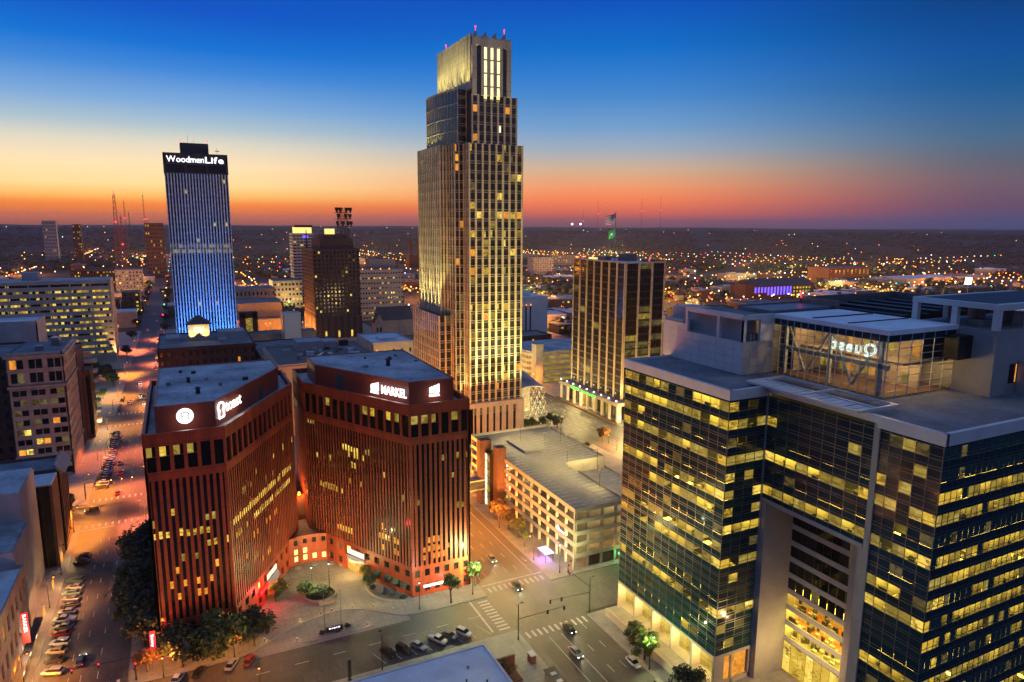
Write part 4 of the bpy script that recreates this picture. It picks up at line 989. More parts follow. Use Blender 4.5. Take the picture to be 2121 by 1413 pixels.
# ------------------------------------------------------------------ the tall stepped tower
fb = thing('office_tower', 'tallest stepped tower with floodlit stone piers and bright crown windows', 'tower', base=(122, 297))
pn = Panes(fb, 'window', 300); rng = random.Random(5)
pier = MB(); spd = MB(); cor = MB(); spk = MB()
FH = 4.36
P('fnb_spandrel', (.05, .048, .04), rough=.35, var=.15)
def tower_face(F, z0, z1, bays, pw_, pd, table, m=0, w=1.0, thin=False, each=False, rec=.2):
    bw = F.L/bays; nf = max(1, round((z1-z0)/FH)); fh_ = (z1-z0)/nf
    for i in range(bays+1):
        a, b_ = max(0, i*bw-pw_/2), min(F.L, i*bw+pw_/2)
        if i == 0: b_ = pw_*.75
        if i == bays: a = F.L-pw_*.75
        if each: piece('pier', F, a, b_, pd, -.5, z0, z1+.4, 'fnb_stone', fb)
        else: pier.fbox(F, a, b_, pd, -.5, z0, z1+.4)
    for f in range(nf):
        z = z0+f*fh_
        spk.fbox(F, 0, F.L, -.22, -.5, z, z+fh_*.25); spd.fbox(F, 0, F.L, -.05, -.5, z+fh_*.25, z+fh_*.285); spd.fbox(F, 0, F.L, -.1, -.5, z, z+fh_*.035)
        lit = rng.random()
        for i in range(bays):
            a, b_ = i*bw+pw_/2, (i+1)*bw-pw_/2
            if not thin:
                mid = (a+b_)/2
                k = pick(rng, table(f, nf, i))
                pn.add(F, a, mid-.05, -rec, -rec-.1, z+fh_*.31, z+fh_, k, w); pn.add(F, mid+.05, b_, -rec, -rec-.1, z+fh_*.31, z+fh_, k if rng.random() < .7 else 'glass_fnb', w)
            else: pn.add(F, a, b_, -rec, -rec-.1, z+fh_*.31, z+fh_, pick(rng, table(f, nf, i)), w)
    return fh_
LITF = {}
def tabE(f, nf, i):
    if f not in LITF: LITF[f] = rng.choice((.05, .08, .1, .15, .2, .3, .6)) if f > 6 else .1
    p = LITF[f]; return [('lit_orange', p*.1), ('lit_c', p*.3), ('lit_a', p*.3), ('lit_b', p*.3), ('lit_dim', .1), ('glass_fnb', 1)]
dim = lambda f, nf, i: [('lit_orange', .05), ('lit_b', .05), ('lit_dim', .06), ('glass_fnb', 1)]
dark = lambda f, nf, i: [('lit_dim', .04), ('glass_fnb', 1)]
XE0, XE1, YE = 122.3, 150.0, 297.0
tower_face(Fr((XE0, YE), (XE1, YE)), 20, 141.6, 8, .85, .5, tabE, each=True)                # east face
tower_face(Fr((117.7, 303), (XE0, 303)), 20, 141.6, 2, .5, .2, dim); tower_face(Fr((XE0, 303), (XE0, YE)), 20, 141.6, 3, .4, .15, dark)
tower_face(Fr((117.7, 313), (117.7, 303)), 20, 141.6, 3, .5, .2, dark)
tower_face(Fr((114, 313), (117.7, 313)), 20, 141.6, 2, .9, .3, dark)
tower_face(Fr((114, 345), (114, 313)), 62, 141.6, 12, .9, .14, dark, thin=True, rec=.06)
tower_face(Fr((111, 347), (111, 308)), .1, 61.6, 13, .9, .14, dark, thin=True, rec=.06); tower_face(Fr((111, 308), (117.7, 308)), .1, 61.6, 2, .8, .3, dark, thin=True)
# shoulder
tower_face(Fr((124, YE+.3), (147, YE+.3)), 141.8, 163, 7, .9, .3, lambda f, nf, i: [('lit_orange', .5 if f == 3 else .04), ('lit_white', .5 if f == 1 and i > 3 else .02), ('glass_fnb', 1)])
tower_face(Fr((119.5, 303.2), (124, 303.2)), 141.8, 166, 1, .4, .1, lambda f, nf, i: [('lit_orange', .9 if f == 3 else .02), ('glass_fnb', 1)])
cor.prism([(122.9, 297.6), (149.6, 297.6), (149.6, 345), (114.6, 345), (114.6, 313.6), (118.2, 313.6), (118.2, 303.6), (122.9, 303.6)], 16, 141.9); cor.prism([(111.5, 308.5), (118.5, 308.5), (118.5, 347), (111.5, 347)], 0, 61.8)
cor.prism([(124.4, 297.9), (146.6, 297.9), (146.6, 343), (121.5, 343), (121.5, 303.8), (124.4, 303.8)], 141.8, 163.2)
# bowed glass bay on the shoulder
arcb = [(118.6, 343), (116.6, 337), (115.9, 330), (116.2, 322), (117.4, 314), (119.5, 303.4)]
arcb = smooth_poly(arcb, 4); cg = MB()
for a, b_ in zip(arcb[:-1], arcb[1:]):
    F = Fr(a, b_); piece('curved_glass', F, .05, F.L-.03, 0, -.2, 141.9, 166, 'glass_curve', fb)
    for z in (147.5, 153.5, 159.5): cg.fbox(F, 0, F.L, .3, 0, z, z+.35)
    cg.fbox(F, 0, F.L, .25, -.3, 165.6, 166.3); cg.fbox(F, 0, .12, .2, 0, 141.9, 166)
cg.build('ledge', 'fnb_stone', fb)
cor.prism([(x+.4, y) for x, y in reversed(arcb)] + [(125, 343), (125, 303.6)][::-1] if False else [(x+.4, y) for x, y in arcb] + [(124.6, 303.6), (124.6, 343)], 141.9, 165.5)
# crown
CX0, CX1, CY0, CY1 = 124.2, 143.6, 297.0, 342
cor.prism([(CX0+.9, CY0+.6), (CX1-.3, CY0+.6), (CX1-.3, CY1), (CX0+.9, CY1)], 163, 186)
FCr = Fr((CX0, CY0), (CX1, CY0))
for s0, s1 in ((0, 2.2), (4.4, 5.8), (7.3, 9.0), (10.5, 12.2), (13.7, 15.1), (17.2, 19.4)): piece('pier', FCr, s0, s1, .35, -.6, 163, 187.5, 'fnb_stone', fb)
pier.fbox(FCr, 0, FCr.L, .2, -.6, 184.2, 188)
for s0, s1 in ((5.7, 7.4), (8.9, 10.6), (12.1, 13.8)):
    for k in range(4):
        z0 = 161.6+k*5.7; piece('crown_window', FCr, s0+.2, s1-.2, .0, -.2, z0, z0+5.0, 'lit_crown', fb)
    for k in range(5): spd.fbox(FCr, s0, s1, .05, -.5, 160.9+k*5.7, 161.6+k*5.7)
for s0, s1 in ((2.2, 4.6), (15.0, 17.2)):
    for k in range(5): pn.add(FCr, s0, s1, -.2, -.4, 163.5+k*4.2, 167.2+k*4.2, 'glass_fnb', 2); 
FSd = Fr((CX0, CY1), (CX0, CY0))
for i in range(12):                                       # deep lit fins on the long side of the crown
    s = 1.7+i*FSd.L/12.2; piece('crown_fin', FSd, s-1.35, s+1.35, .3, -.5, 169.6, 189.2, 'fnb_stone', fb)
spd.fbox(FSd, 0, FSd.L, .0, -.9, 166, 169.5)
for i in range(4):
    x = 126.5+i*4.7; m = MB(); m.hexa([(x, 298, 187.5), (x+.7, 298, 187.5), (x+.7, 306, 187.5), (x, 306, 187.5), (x, 298, 190.6), (x+.7, 298, 190.6), (x+.7, 306, 188.2), (x, 306, 188.2)]); m.build('roof_fin', 'fnb_stone', fb)
pier.build('pier_group', 'fnb_stone', fb); spd.build('spandrel_ledge', 'fnb_stone', fb); spk.build('spandrel', 'fnb_spandrel', fb); cor.build('core', 'fnb_dark', fb)
# stone base with slot windows
ba = MB(); Fb1 = Fr((121.5, 295.6), (151, 295.6)); Fb2 = Fr((121.5, 303), (121.5, 295.6))
for s0, s1 in ((0, 2.6), (3.9, 5.6), (7, 9.2), (10.5, 12.7), (14, 16.2), (17.5, 19.7), (21, 23.6), (25.2, 29.5)): ba.fbox(Fb1, s0, s1, 0, -2, .1, 17.6)
ba.fbox(Fb1, 0, 29.5, .1, -2, 17.6, 20); ba.fbox(Fb2, 0, 7.4, 0, -2, .1, 20); ba.box(121.6, 151, 297.5, 340, .1, 19.8); ba.build('stone_base', 'fnb_base', fb)
for a in (2.6, 5.6, 9.2, 12.7, 16.2, 19.7, 23.6): pn.add(Fb1, a, a+1.4, -.6, -.8, 1, 14, 'glass_black', 2); pn.add(Fb1, a, a+1.4, -.6, -.8, 14.2, 17.5, 'lit_dim', 2)
pn.flush()
# floodlights: along the base, on the low roof and under the crown
WARM = (1, .85, .29)
def flood(x, y, z, aim, e, ang, parent=fb, col=WARM):
    light('SPOT', 'floodlight', (x, y, z), e, col, parent, aim, .15, rad(ang), .6)
for i in range(8): flood(123.4+i*3.55, 294.6, 20.6, (123.4+i*3.55, 297.6, 74), 17000, 26)
for i in range(4): flood(126+i*6.6, 291.5, 21.0, (126+i*6.6, 297.0, 112), 78000, 30)
for i in range(7): flood(112.7, 309.6+i*5.4, 62.8, (114.6, 309.6+i*5.4, 104), 15000, 34)
for i in range(3): flood(112.2, 315+i*12, 62.8, (114.3, 315+i*12, 130), 24000, 26)
for i in range(7): flood(110, 309+i*6, 2.0, (111.2, 309+i*6, 34), 9000, 36)
for i in range(2): flood(120.4, 301.6-i*2, 20.8, (121.6, 302.5-i*2, 60), 9000, 30)
for i in range(9): flood(121.6, 301+i*4.9, 166.8, (124.4, 301+i*4.9, 182), 2600, 80)
for i in range(6): flood(114.2, 318+i*4.6, 142.4, (117.0, 318+i*4.6, 154), 420, 80)
for x, y, z, n in ((126.8, 299, 190.8, 'red warning light on the left roof fin of the tallest tower'), (141, 299, 190.8, 'red warning light on the right roof fin of the tallest tower'), (124.4, 330, 189.3, 'red warning light at the low end of the tallest tower crown')):
    o = MB().cyl(x, y, z, z+1.4, .09, 6).ball(x, y, z+1.7, .34).build('roof_beacon', 'beacon'); tag(o, n, 'beacon')
# winter garden: tilted glass hall with a curved roof
wg = thing('glass_winter_garden', 'slanted glass hall with a curved grey roof at the foot of the tallest tower', 'glass hall', base=(165, 318))
Fw = Fr((153, 308), (175.5, 314)); nc, nr = 11, 7; gr = MB()
P_ = lambda c, r: Vector(Fw.p(c/nc*Fw.L*(1-.04*r/nr)+.5*r/nr, -3.5*r/nr,   .2+r*(18+2.0*math.sin(c/nc*PI))/nr))
for c in range(nc):
    for r in range(nr):
        a, b_, d_, e_ = P_(c, r), P_(c+1, r), P_(c+1, r+1), P_(c, r+1)
        m = MB(); m.quad(tuple(a), tuple(b_), tuple(d_), tuple(e_)); m.build('glass_pane', 'glass_clear', wg)
        gr.tube(a, d_ if (c+r) % 2 else e_, .1, 4); gr.tube(a, b_, .08, 4)
        if (c+r) % 2 == 0: gr.tube(b_, e_, .08, 4)
gr.build('steel_lattice', 'mullion_white', wg)
rp = []
for c in range(nc+1): rp.append(P_(c, nr))
m = MB()
for a, b_ in zip(rp[:-1], rp[1:]):
    a2, b2 = Vector((a.x+1, a.y+26, a.z+3.5)), Vector((b_.x+1, b_.y+26, b_.z+3.5)); m.hexa([tuple(a), tuple(b_), tuple(b2), tuple(a2), tuple(a+Vector((0, 0, .5))), tuple(b_+Vector((0, 0, .5))), tuple(b2+Vector((0, 0, .5))), tuple(a2+Vector((0, 0, .5)))])
m.build('roof', 'roof_grey', wg); MB().box(151.2, 153, 309, 338, .1, 19).build('side_wall', 'fnb_base', wg); MB().box(153, 176, 337, 338, .1, 20).build('back_wall', 'fnb_base', wg)
for x, y, z in ((158, 319, 4), (166, 321, 6), (172, 322, 4), (163, 326, 10)): light('POINT', 'hall_light', (x, y, z), 700, (1, .66, .2), wg, radius=.6)
# ------------------------------------------------------------------ bronze glass bank tower with flagpole
bk = thing('bank_tower', 'dark bronze glass tower with tan vertical piers and floodlit columns below', 'building', base=(213, 300))
pn = Panes(bk, 'glass_pane', 250); rng = random.Random(8)
BX0, BX1, BY0, BY1, BZ = 213, 239, 300, 353, 85.4
MB().box(BX0+.4, BX1, BY0+.4, BY1, 10, BZ-.2).build('core', 'joint_dark', bk)
for F, nb in ((Fr((BX0, BY1), (BX0, BY0)), 7), (Fr((BX0, BY0), (BX1, BY0)), 3)):
    bw = F.L/nb; nf = 19; fz = (BZ-11.5)/nf
    for i in range(nb+1):
        w_ = .55 if 0 < i < nb else .7
        piece('pier', F, max(0, i*bw-w_), min(F.L, i*bw+w_), .45, -.3, 11, BZ, 'fnbo_pier', bk)
    sp = MB()
    for f in range(nf):
        z = 11.5+f*fz; sp.fbox(F, 0, F.L, .02, -.1, z, z+.9)
        for i in range(nb):
            k = 'glass_bronze'
            if F.u[0] > .5: k = pick(rng, [('lit_dim', .35 if f < 13 else .1), ('lit_b', .06), ('glass_bronze', 1)])
            elif rng.random() < .035: k = rng.choice(('lit_dim', 'lit_b'))
            pn.add(F, i*bw+.6, (i+1)*bw-.6, 0, -.08, z+.9, z+fz, k)
    sp.build('spandrel', 'bronze', bk)
    m = MB()
    for i in range(nb*6): m.fbox(F, i*bw/6-.05, i*bw/6+.05, .08, 0, 11.5, BZ)
    m.build('mullion_grid', 'bronze', bk)
    cap = MB(); cap.fbox(F, -.1, F.L+.1, .5, -.5, BZ, BZ+.7); cap.build('parapet', 'fnbo_pier', bk)
pn.flush()
m = MB(); m.box(BX0+.5, BX1-.2, BY0+.5, BY1, BZ-.1, BZ+.2); m.build('roof', 'roof_light', bk)
m = MB(); m.box(226, 233, 318, 326, BZ, BZ+4.2); m.box(220, 224, 330, 338, BZ, BZ+2.4); m.box(232, 237, 306, 312, BZ, BZ+1.6); m.build('plant_box', 'metal_grey', bk)
for i in range(3): MB().box(221, 223, 342+i*3, 343.4+i*3, BZ+.2, BZ+1.2).build('lit_box', 'lit_flat', bk)
# colonnade
cl = MB(); cl.box(206.6, 240, 294.6, 357, 9.2, 11.2); cl.build('terrace_slab', 'limestone', bk)
MB().box(211.5, 239, 299, 355, .1, 9.2).build('lobby_glass', 'glass_bronze', bk)
Fl = Fr((211.4, 355), (211.4, 299))
for i in range(16):
    if i % 3 != 1: piece('lobby_pane', Fl, i*3.5+.3, i*3.5+2.6, .08, 0, .3, 8.6, rng.choice(('lit_orange', 'lit_a', 'lit_b', 'lit_dim')), bk)
for i in range(9):
    y = 295.6+i*7.5; MB().box(207, 208.3, y-.65, y+.65, .1, 9.2).build('column', 'limestone_pale', bk)
    light('SPOT', 'column_light', (205.9, y-.4, .5), 1500, (1, .8, .45), bk, (207.6, y, 8), .1, rad(60), .5); MB().ball(206.2, y-.8, .35, .26, 6, 4).build('ground_light', 'bulb_flood', bk)
    MB().ball(208.2, y+2.2, 11.7, .3, 6, 4).build('terrace_light', 'bulb_flood', bk)
    if i < 8: flood(211.6, y+3.7, 11.5, (212.7, y+3.7, 30), 2300, 60, bk, (1, .68, .28))
for i in range(4):
    x = 209+i*9.6; MB().box(x-.65, x+.65, 295, 296.3, .1, 9.2).build('column', 'limestone_pale', bk); light('SPOT', 'column_light', (x, 293.9, .5), 1500, (1, .8, .45), bk, (x, 295.8, 8), .1, rad(60), .5)
    flood(x+2, 298.2, 11.5, (x+2, 299.7, 30), 2600, 60, bk, (1, .68, .28))
sg = thing('bank_sign', 'green lit bank lettering along the terrace edge of the bronze tower', 'sign', base=(206.5, 330, 10))
Fz = Fr((206.6, 357), (206.6, 294.6)); disc_ring(sg, Fz, 15.4, 10.2, .55, .95, .15, 'sign_green', 'emblem_ring', 20)
lettering(sg, 'fnbo', Fz, 17.0, 9.45, .12, 2.6, 'sign_green', bold=.05, width=6.0); lettering(sg, 'The great big small bank', Fz, 26, 9.6, .12, 1.7, 'sign_green', bold=.03, width=15.5)
fp = thing('flagpole', 'tall flagpole on the roof of the bronze bank tower', 'flagpole', base=(223.5, 326, BZ+.2))
MB().cyl(223.5, 326, BZ+.2, BZ+27, .32, 8, .16).ball(223.5, 326, BZ+27.2, .35, 6, 4).build('pole', 'metal_grey', fp)
def flag(name, label, x, y, ztop, w, h, build):
    t = thing(name, label, 'flag', base=(x, y, ztop)); build(t, x, y, ztop, w, h); return t
def wave(x, y, z0, w, h, u0_, u1, v0, v1, m, mi, n=8, off=0.0):
    """a strip of rippling cloth flying towards -X"""
    q = lambda u, v: (x-.25-u*w*.8, y+off+.5*math.sin(u*7+v*1.4)*u-u*1.2, z0-v*h-u*2.3-.35*math.sin(u*5))
    for i in range(n):
        a, b_ = u0_+(u1-u0_)*i/n, u0_+(u1-u0_)*(i+1)/n; m.quad(q(a, v0), q(b_, v0), q(b_, v1), q(a, v1), mi)
P('flag_red', (.45, .03, .04), var=.1); P('flag_white', (.7, .7, .68), var=.05); P('flag_blue', (.02, .03, .14), var=.1); P('flag_green', (.03, .3, .05), var=.1)
def stripes(t, x, y, z, w, h):
    for i in range(13):
        m = MB(); wave(x, y, z, w, h, .42 if i < 7 else 0, 1, i/13, (i+1)/13, m, 0); m.build('stripe', 'flag_white' if i % 2 else 'flag_red', t)
    m = MB(); wave(x, y, z, w, h, 0, .42, 0, 7/13, m, 0); m.build('canton', 'flag_blue', t)
    m = MB()
    for r in range(5):
        for c in range(6): wave(x, y, z, w, h, .03+c*.065, .06+c*.065, .03+r*.1, .07+r*.1, m, 0, 1, -.06)
    m.build('star_field', 'flag_white', t)
flag('national_flag', 'striped red and white flag with blue canton flying from the rooftop pole', 223.5, 326, BZ+26.8, 9, 5.6, stripes)
def gfl(t, x, y, z, w, h):
    m = MB(); wave(x, y, z, w, h, 0, 1, 0, 1, m, 0); m.build('cloth', 'flag_green', t)
    m = MB(); wave(x, y, z, w, h, .35, .75, .35, .6, m, 0, 4, -.08); m.build('emblem', 'flag_white', t)
flag('green_flag', 'green flag with white emblem below the striped flag on the rooftop pole', 223.5, 326, BZ+18.6, 6, 4.6, gfl)
flood(222, 322, BZ+1.5, (220.5, 325, BZ+22), 4200, 40, fp, (1, .95, .85))
for x, y, n in ((214, 345, 'red warning light on the left roof edge of the bronze tower'), (229, 301, 'red warning light on the right roof edge of the bronze tower')):
    o = MB().cyl(x, y, BZ+.6, BZ+1.4, .09, 6).ball(x, y, BZ+1.7, .4).build('roof_beacon', 'beacon'); tag(o, n, 'beacon')
# planted bank in front of it
o = MB().box(203.6, 206.3, 294, 357, .1, 1.0).build('planter_wall', 'brick_dark'); tag(o, 'long dark planter wall below the floodlit columns', 'wall')

# ------------------------------------------------------------------ blue floodlit slab tower far left
wt = thing('slab_tower', 'tall slab tower with blue-lit vertical piers and a lit name on top', 'tower', base=(-4, 560))
WX0, WX1, WY = -4.0, 38.0, 560.0; FWd = Fr((WX0, WY), (WX1, WY)); ZT = 155
m = MB(); m.box(WX0+.5, WX1-.5, WY+.9, WY+40, 0, ZT-.3); m.build('core', 'woodmen_dark', wt)
pn = Panes(wt, 'window', 280); nb = 21; bw = FWd.L/nb; nf = 34; fz = (141-8)/nf
for i in range(nb+1): piece('pier', FWd, max(0, i*bw-.42), min(FWd.L, i*bw+.42), .55, -.6, 4, 141, 'woodmen_pier', wt)
sp = MB()
for f in range(nf):
    z = 8+f*fz; sp.fbox(FWd, 0, FWd.L, -.3, -.8, z, z+1.3)
    for i in range(nb):
        k = 'glass_black'
        if f in (20, 19): k = 'lit_dim' if rng.random() < .6 else 'lit_b'
        elif rng.random() < .02: k = 'lit_a'
        pn.add(FWd, i*bw+.42, (i+1)*bw-.42, -.4, -.5, z+1.3, z+fz, k)
pn.flush(); sp.build('spandrel', 'woodmen_dark', wt)
m = MB(); m.fbox(FWd, -.4, FWd.L+.4, .6, -1, 147, ZT); m.box(WX0-.4, WX0+.9, WY-.6, WY+40, 141, ZT); m.box(WX1-.9, WX1+.4, WY-.6, WY+40, 141, ZT); m.fbox(FWd, -.4, FWd.L+.4, .6, -1, 140.6, 141.6)
for s in (0, 13.3, 27.7, 41): m.fbox(FWd, s, s+1, .5, -1, 141.6, 147)
m.box(7.4, 26.5, 572, 590, ZT-.2, 163.5); m.build('top_fascia', 'woodmen_dark', wt)
for i in range(3): piece('top_glass', FWd, 1+i*13.8+(.5 if i else 0), 13.3+i*14, -.6, -.7, 141.7, 146.9, 'glass_black', wt)
m = MB(); m.cyl(32.5, 575, ZT, ZT+6, .1, 5); m.cyl(13, 580, 163.5, 170, .08, 5); m.cyl(17, 580, 163.5, 167, .07, 5); m.box(31, 34, 574.6, 575, ZT+3.5, ZT+4); m.build('antenna', 'metal_dark', wt)
sg = thing('lettered_sign', 'lit white company name across the top of the blue-lit slab tower', 'sign', base=(17, 559, 148))
w1 = lettering(sg, 'Woodmen', FWd, 1.8, 148.6, .65, 6.1, 'sign_white', bold=.05, width=24.6, gap=.06); lettering(sg, 'Life', FWd, 27.2, 148.6, .65, 6.1, 'sign_white', bold=.12, width=12.4, gap=.06)
for i in range(11): flood(WX0+2+i*3.8, WY-3.0, 5, (WX0+2+i*3.8, WY-.4, 78), 64000, 30, wt, (.06, .26, 1))
for i in range(5): flood(WX0+4+i*8.5, WY-6.5, 6, (WX0+4+i*8.5, WY-.4, 118), 44000, 22, wt, (.06, .26, 1))
for x, n in ((7.8, 'left red warning light on the slab tower roof box'), (26.2, 'right red warning light on the slab tower roof box')):
    o = MB().cyl(x, 572.4, 163.5, 165.3, .1, 6).ball(x, 572.4, 165.7, .5).build('roof_beacon', 'beacon'); tag(o, n, 'beacon')

# ------------------------------------------------------------------ generic masonry blocks, each with its own openings
def masonry(name, label, x0, x1, y0, y1, z1, wall, faces, roof='roof_dark', seed=1, table=None, parapet=.8, cornice=None, cat='building', cap=120, z0=.1, base_h=0):
    """faces: list of (side, cols, rows, ww, wh) ; side in E (towards us), S (left-facing), N (right-facing)"""
    b = thing(name, label, cat, base=((x0+x1)/2, y0)); rng_ = random.Random(seed); pn_ = Panes(b, 'window', cap); w = MB()
    tb = table or [('lit_a', .06), ('lit_orange', .05), ('lit_dim', .08), ('glass_black', 1)]
    w.box(x0+.5, x1-.5, y0+.5, y1-.5, z0, z1-.3)
    E = Fr((x0, y0), (x1, y0)); S = Fr((x0, y1), (x0, y0)); N = Fr((x1, y0), (x1, y1))
    done = set()
    for side, cols, rows, ww, wh in faces:
        F = dict(E=E, S=S, N=N)[side]; done.add(side)
        if base_h: w.fbox(F, 0, F.L, 0, -.5, z0, base_h)
        grid_wall(w, pn_, F, max(z0, base_h), z1-.6, cols, rows, ww, wh, rng_, tb, .45)
        w.fbox(F, 0, F.L, .0, -.5, z1-.6, z1)
        if cornice: w.fbox(F, -cornice, F.L+cornice, cornice, -.3, z1-.9, z1-.1)
    for side, F in dict(E=E, S=S, N=N).items():
        if side not in done: w.fbox(F, 0, F.L, 0, -.5, z0, z1)
        w.fbox(F, 0.01, F.L-.01, -.02, -.4, z1, z1+parapet)
    w.box(x0, x1, y1-.5, y1, z0, z1+parapet)
    w.build('wall', wall, b); pn_.flush()
    MB().box(x0+.4, x1-.4, y0+.4, y1-.5, z1-.35, z1-.02).build('roof', roof, b)
    return b
def rooftop(b, items, mat='metal_grey'):
    for x0, x1, y0, y1, z0, z1 in items: MB().box(x0, x1, y0, y1, z0, z1).build('rooftop_unit', mat, b)
# civic office on the left: long ribbons of lit windows
cv = thing('civic_office_block', 'long pale concrete office block with yellow ribbon windows at far left', 'building', base=(-80, 600))
CXa, CXb, CYa = -150, -47.5, 600; Fc = Fr((CXa, CYa), (CXb, CYa)); Fn = Fr((CXb, CYa), (CXb, CYa+36)); zt = 62.5; nf = 12; fz = (zt-2.5-4)/nf
w = MB(); pn = Panes(cv, 'window', 280); rng = random.Random(14)
w.box(CXa+.6, CXb-.8, CYa+.8, CYa+36, .1, zt-.4)
for f in range(nf+1):
    z = 4+f*fz; w.fbox(Fc, 0, Fc.L, .1, -.8, z, z+fz*.64 if f < nf else zt)
    if f == nf: break
    for i in range(52):
        k = 'glass_black' if f in (11,) and rng.random() < .85 else pick(rng, [('lit_a', .33), ('lit_c', .12), ('lit_b', .15), ('lit_dim', .1), ('glass_black', 1)])
        pn.add(Fc, i*Fc.L/52+.08, (i+1)*Fc.L/52-.06, -.5, -.6, z+fz*.64, z+fz, k)
for i in range(9): w.fbox(Fc, i*Fc.L/8-.5 if i else 0, i*Fc.L/8+.5, .05, -.8, .1, zt)
w.fbox(Fn, 0, 36, .1, -.8, .1, zt+.2); w.build('wall', 'conc_civic', cv); pn.flush()
MB().box(CXa+.5, CXb-.5, CYa+.5, CYa+36, zt-.3, zt).build('roof', 'roof_grey', cv); rooftop(cv, [(-104, -94, 612, 624, zt, zt+6)], 'stucco_grey')
flood(-46, 598, 1, (-47.4, 600.5, 40), 30000, 40, cv, (1, .5, .15))
# beige ornate block with paired sash windows
ob = thing('beige_stone_block', 'old beige stone office block with paired sash windows on the left', 'building', base=(-55, 330))
w = MB(); pn = Panes(ob, 'window', 230); rng = random.Random(31); OX0, OX1, OY = -64.5, -45.2, 330; FO = Fr((OX0, OY), (OX1, OY)); FN = Fr((OX1, OY), (OX1, 366))
w.box(OX0+.6, OX1-.6, OY+.6, 366, .1, 51)
tb = [('lit_orange', .05), ('lit_c', .07), ('lit_dim', .12), ('glass_black', 1)]
grid_wall(w, pn, FO, 9.5, 38.5, 3, 7, .76, .58, rng, tb, .5, two=True); grid_wall(w, pn, FO, 40, 51, 3, 2, .72, .74, rng, tb, .6, two=True); grid_wall(w, pn, FO, .1, 9, 5, 2, .7, .6, rng, [('lit_orange', .4), ('glass_black', 1)], .5)
grid_wall(w, pn, FN, 9.5, 38.5, 9, 7, .6, .6, rng, tb, .5); grid_wall(w, pn, FN, 40, 51, 9, 2, .6, .7, rng, tb, .5); w.fbox(FN, 0, 36, 0, -.6, .1, 9.5)
for z, d_ in ((9, .5), (38.5, .6), (45.6, .25), (51, .9)):
    for F in (FO, FN): w.fbox(F, -d_*.9, F.L+d_*.9, d_, -.6, z, z+.9)
for F in (FO, FN): w.fbox(F, 0, F.L, 0, -.6, 51.9, 53)
w.build('wall', 'limestone', ob); pn.flush(); MB().box(OX0+.5, OX1-.5, OY+.6, 366, 51.4, 52).build('roof', 'roof_dark', ob)
rooftop(ob, [(-52, -49, 352, 358, 52, 55.5), (-56, -53.5, 340, 344, 52, 54)], 'metal_grey')
masonry('dark_brick_block', 'dark brick block at the left edge behind the beige stone block', -95, -64.9, 334, 375, 50.5, 'brick_dark', [('E', 8, 10, .4, .5)], seed=41, table=[('lit_c', .1), ('glass_black', 1)], cap=60)
ph = masonry('rooftop_house', 'grey stucco penthouse on top of the dark brick block at left', -90, -60.5, 378, 402, 59.5, 'stucco_grey', [('E', 6, 2, .2, .3)], roof='roof_light', seed=42, cap=20)
masonry('dark_slab_block', 'windowless dark brick slab behind the beige stone block', -53, -45.6, 372, 396, 45.6, 'brick_dark', [], seed=43)
fn = masonry('finned_block', 'narrow bronze block with vertical fins beside the left street', -52, -42.4, 384, 402, 33.5, 'brick_brown', [('N', 9, 1, .5, .9), ('E', 4, 1, .5, .9)], seed=44, cap=30)
# terraced balconies seen past the dark slab
tbk = thing('terraced_block', 'pale block with stacked slanting balconies behind the finned block', 'building', base=(-46, 398))
for i in range(7): MB().box(-50, -40.6, 398.2, 404, 4+i*5.2, 5.3+i*5.2).build('balcony', 'limestone_pale', tbk)
MB().box(-51, -43, 403, 404.4, .1, 40).build('wall', 'limestone', tbk)
# lower left corner: blank grey block, dark glass bay, dark roofed block
lb = thing('blank_grey_block', 'blank grey block with a sloped pale roof at the left edge', 'building', base=(-50, 200))
m = MB(); m.box(-60, -41.5, 196, 215, .1, 24.5, 0); m.box(-60, -42.6, 215, 236, .1, 33.0, 0); m.build('wall', ['stucco_grey'], lb); MB().box(-60, -41.8, 196.3, 214.9, 24.45, 24.9).build('roof', 'roof_grey', lb); MB().box(-60, -42.8, 215.3, 235.8, 33, 33.5).build('roof', 'roof_grey', lb)
dg = thing('dark_glass_bay', 'narrow dark glass block with thin mullions at lower left', 'building', base=(-43, 236))
m = MB(); m.box(-52, -38.9, 238, 249, .1, 26.5, 0); m.build('core', 'brick_brown', dg); Fd = Fr((-48.5, 237.9), (-39.6, 237.9))
for c in range(4):
    for r in range(7): piece('glass_pane', Fd, c*2.22+.06, (c+1)*2.22-.06, .1, .02, .5+r*3.7, 4.1+r*3.7, 'glass_black', dg)
MB().box(-52, -39, 238.2, 249, 26.5, 27).build('roof', 'roof_light', dg)
dr = masonry('dark_roof_block', 'low block with a dark flat roof and sloped metal edge at lower left', -62, -38.6, 250, 266, 27, 'brick_brown', [('N', 5, 1, .5, .85), ('E', 6, 1, .3, .9)], roof='roof_dark', seed=46, cap=30)
m = MB(); m.hexa([(-38.6, 250, 26.8), (-36.9, 250, 26.2), (-36.9, 266, 26.2), (-38.6, 266, 26.8), (-40.2, 250, 29.2), (-39.6, 250, 29.3), (-39.6, 266, 29.3), (-40.2, 266, 29.2)]); m.build('sloped_eave', 'metal_grey', dr)
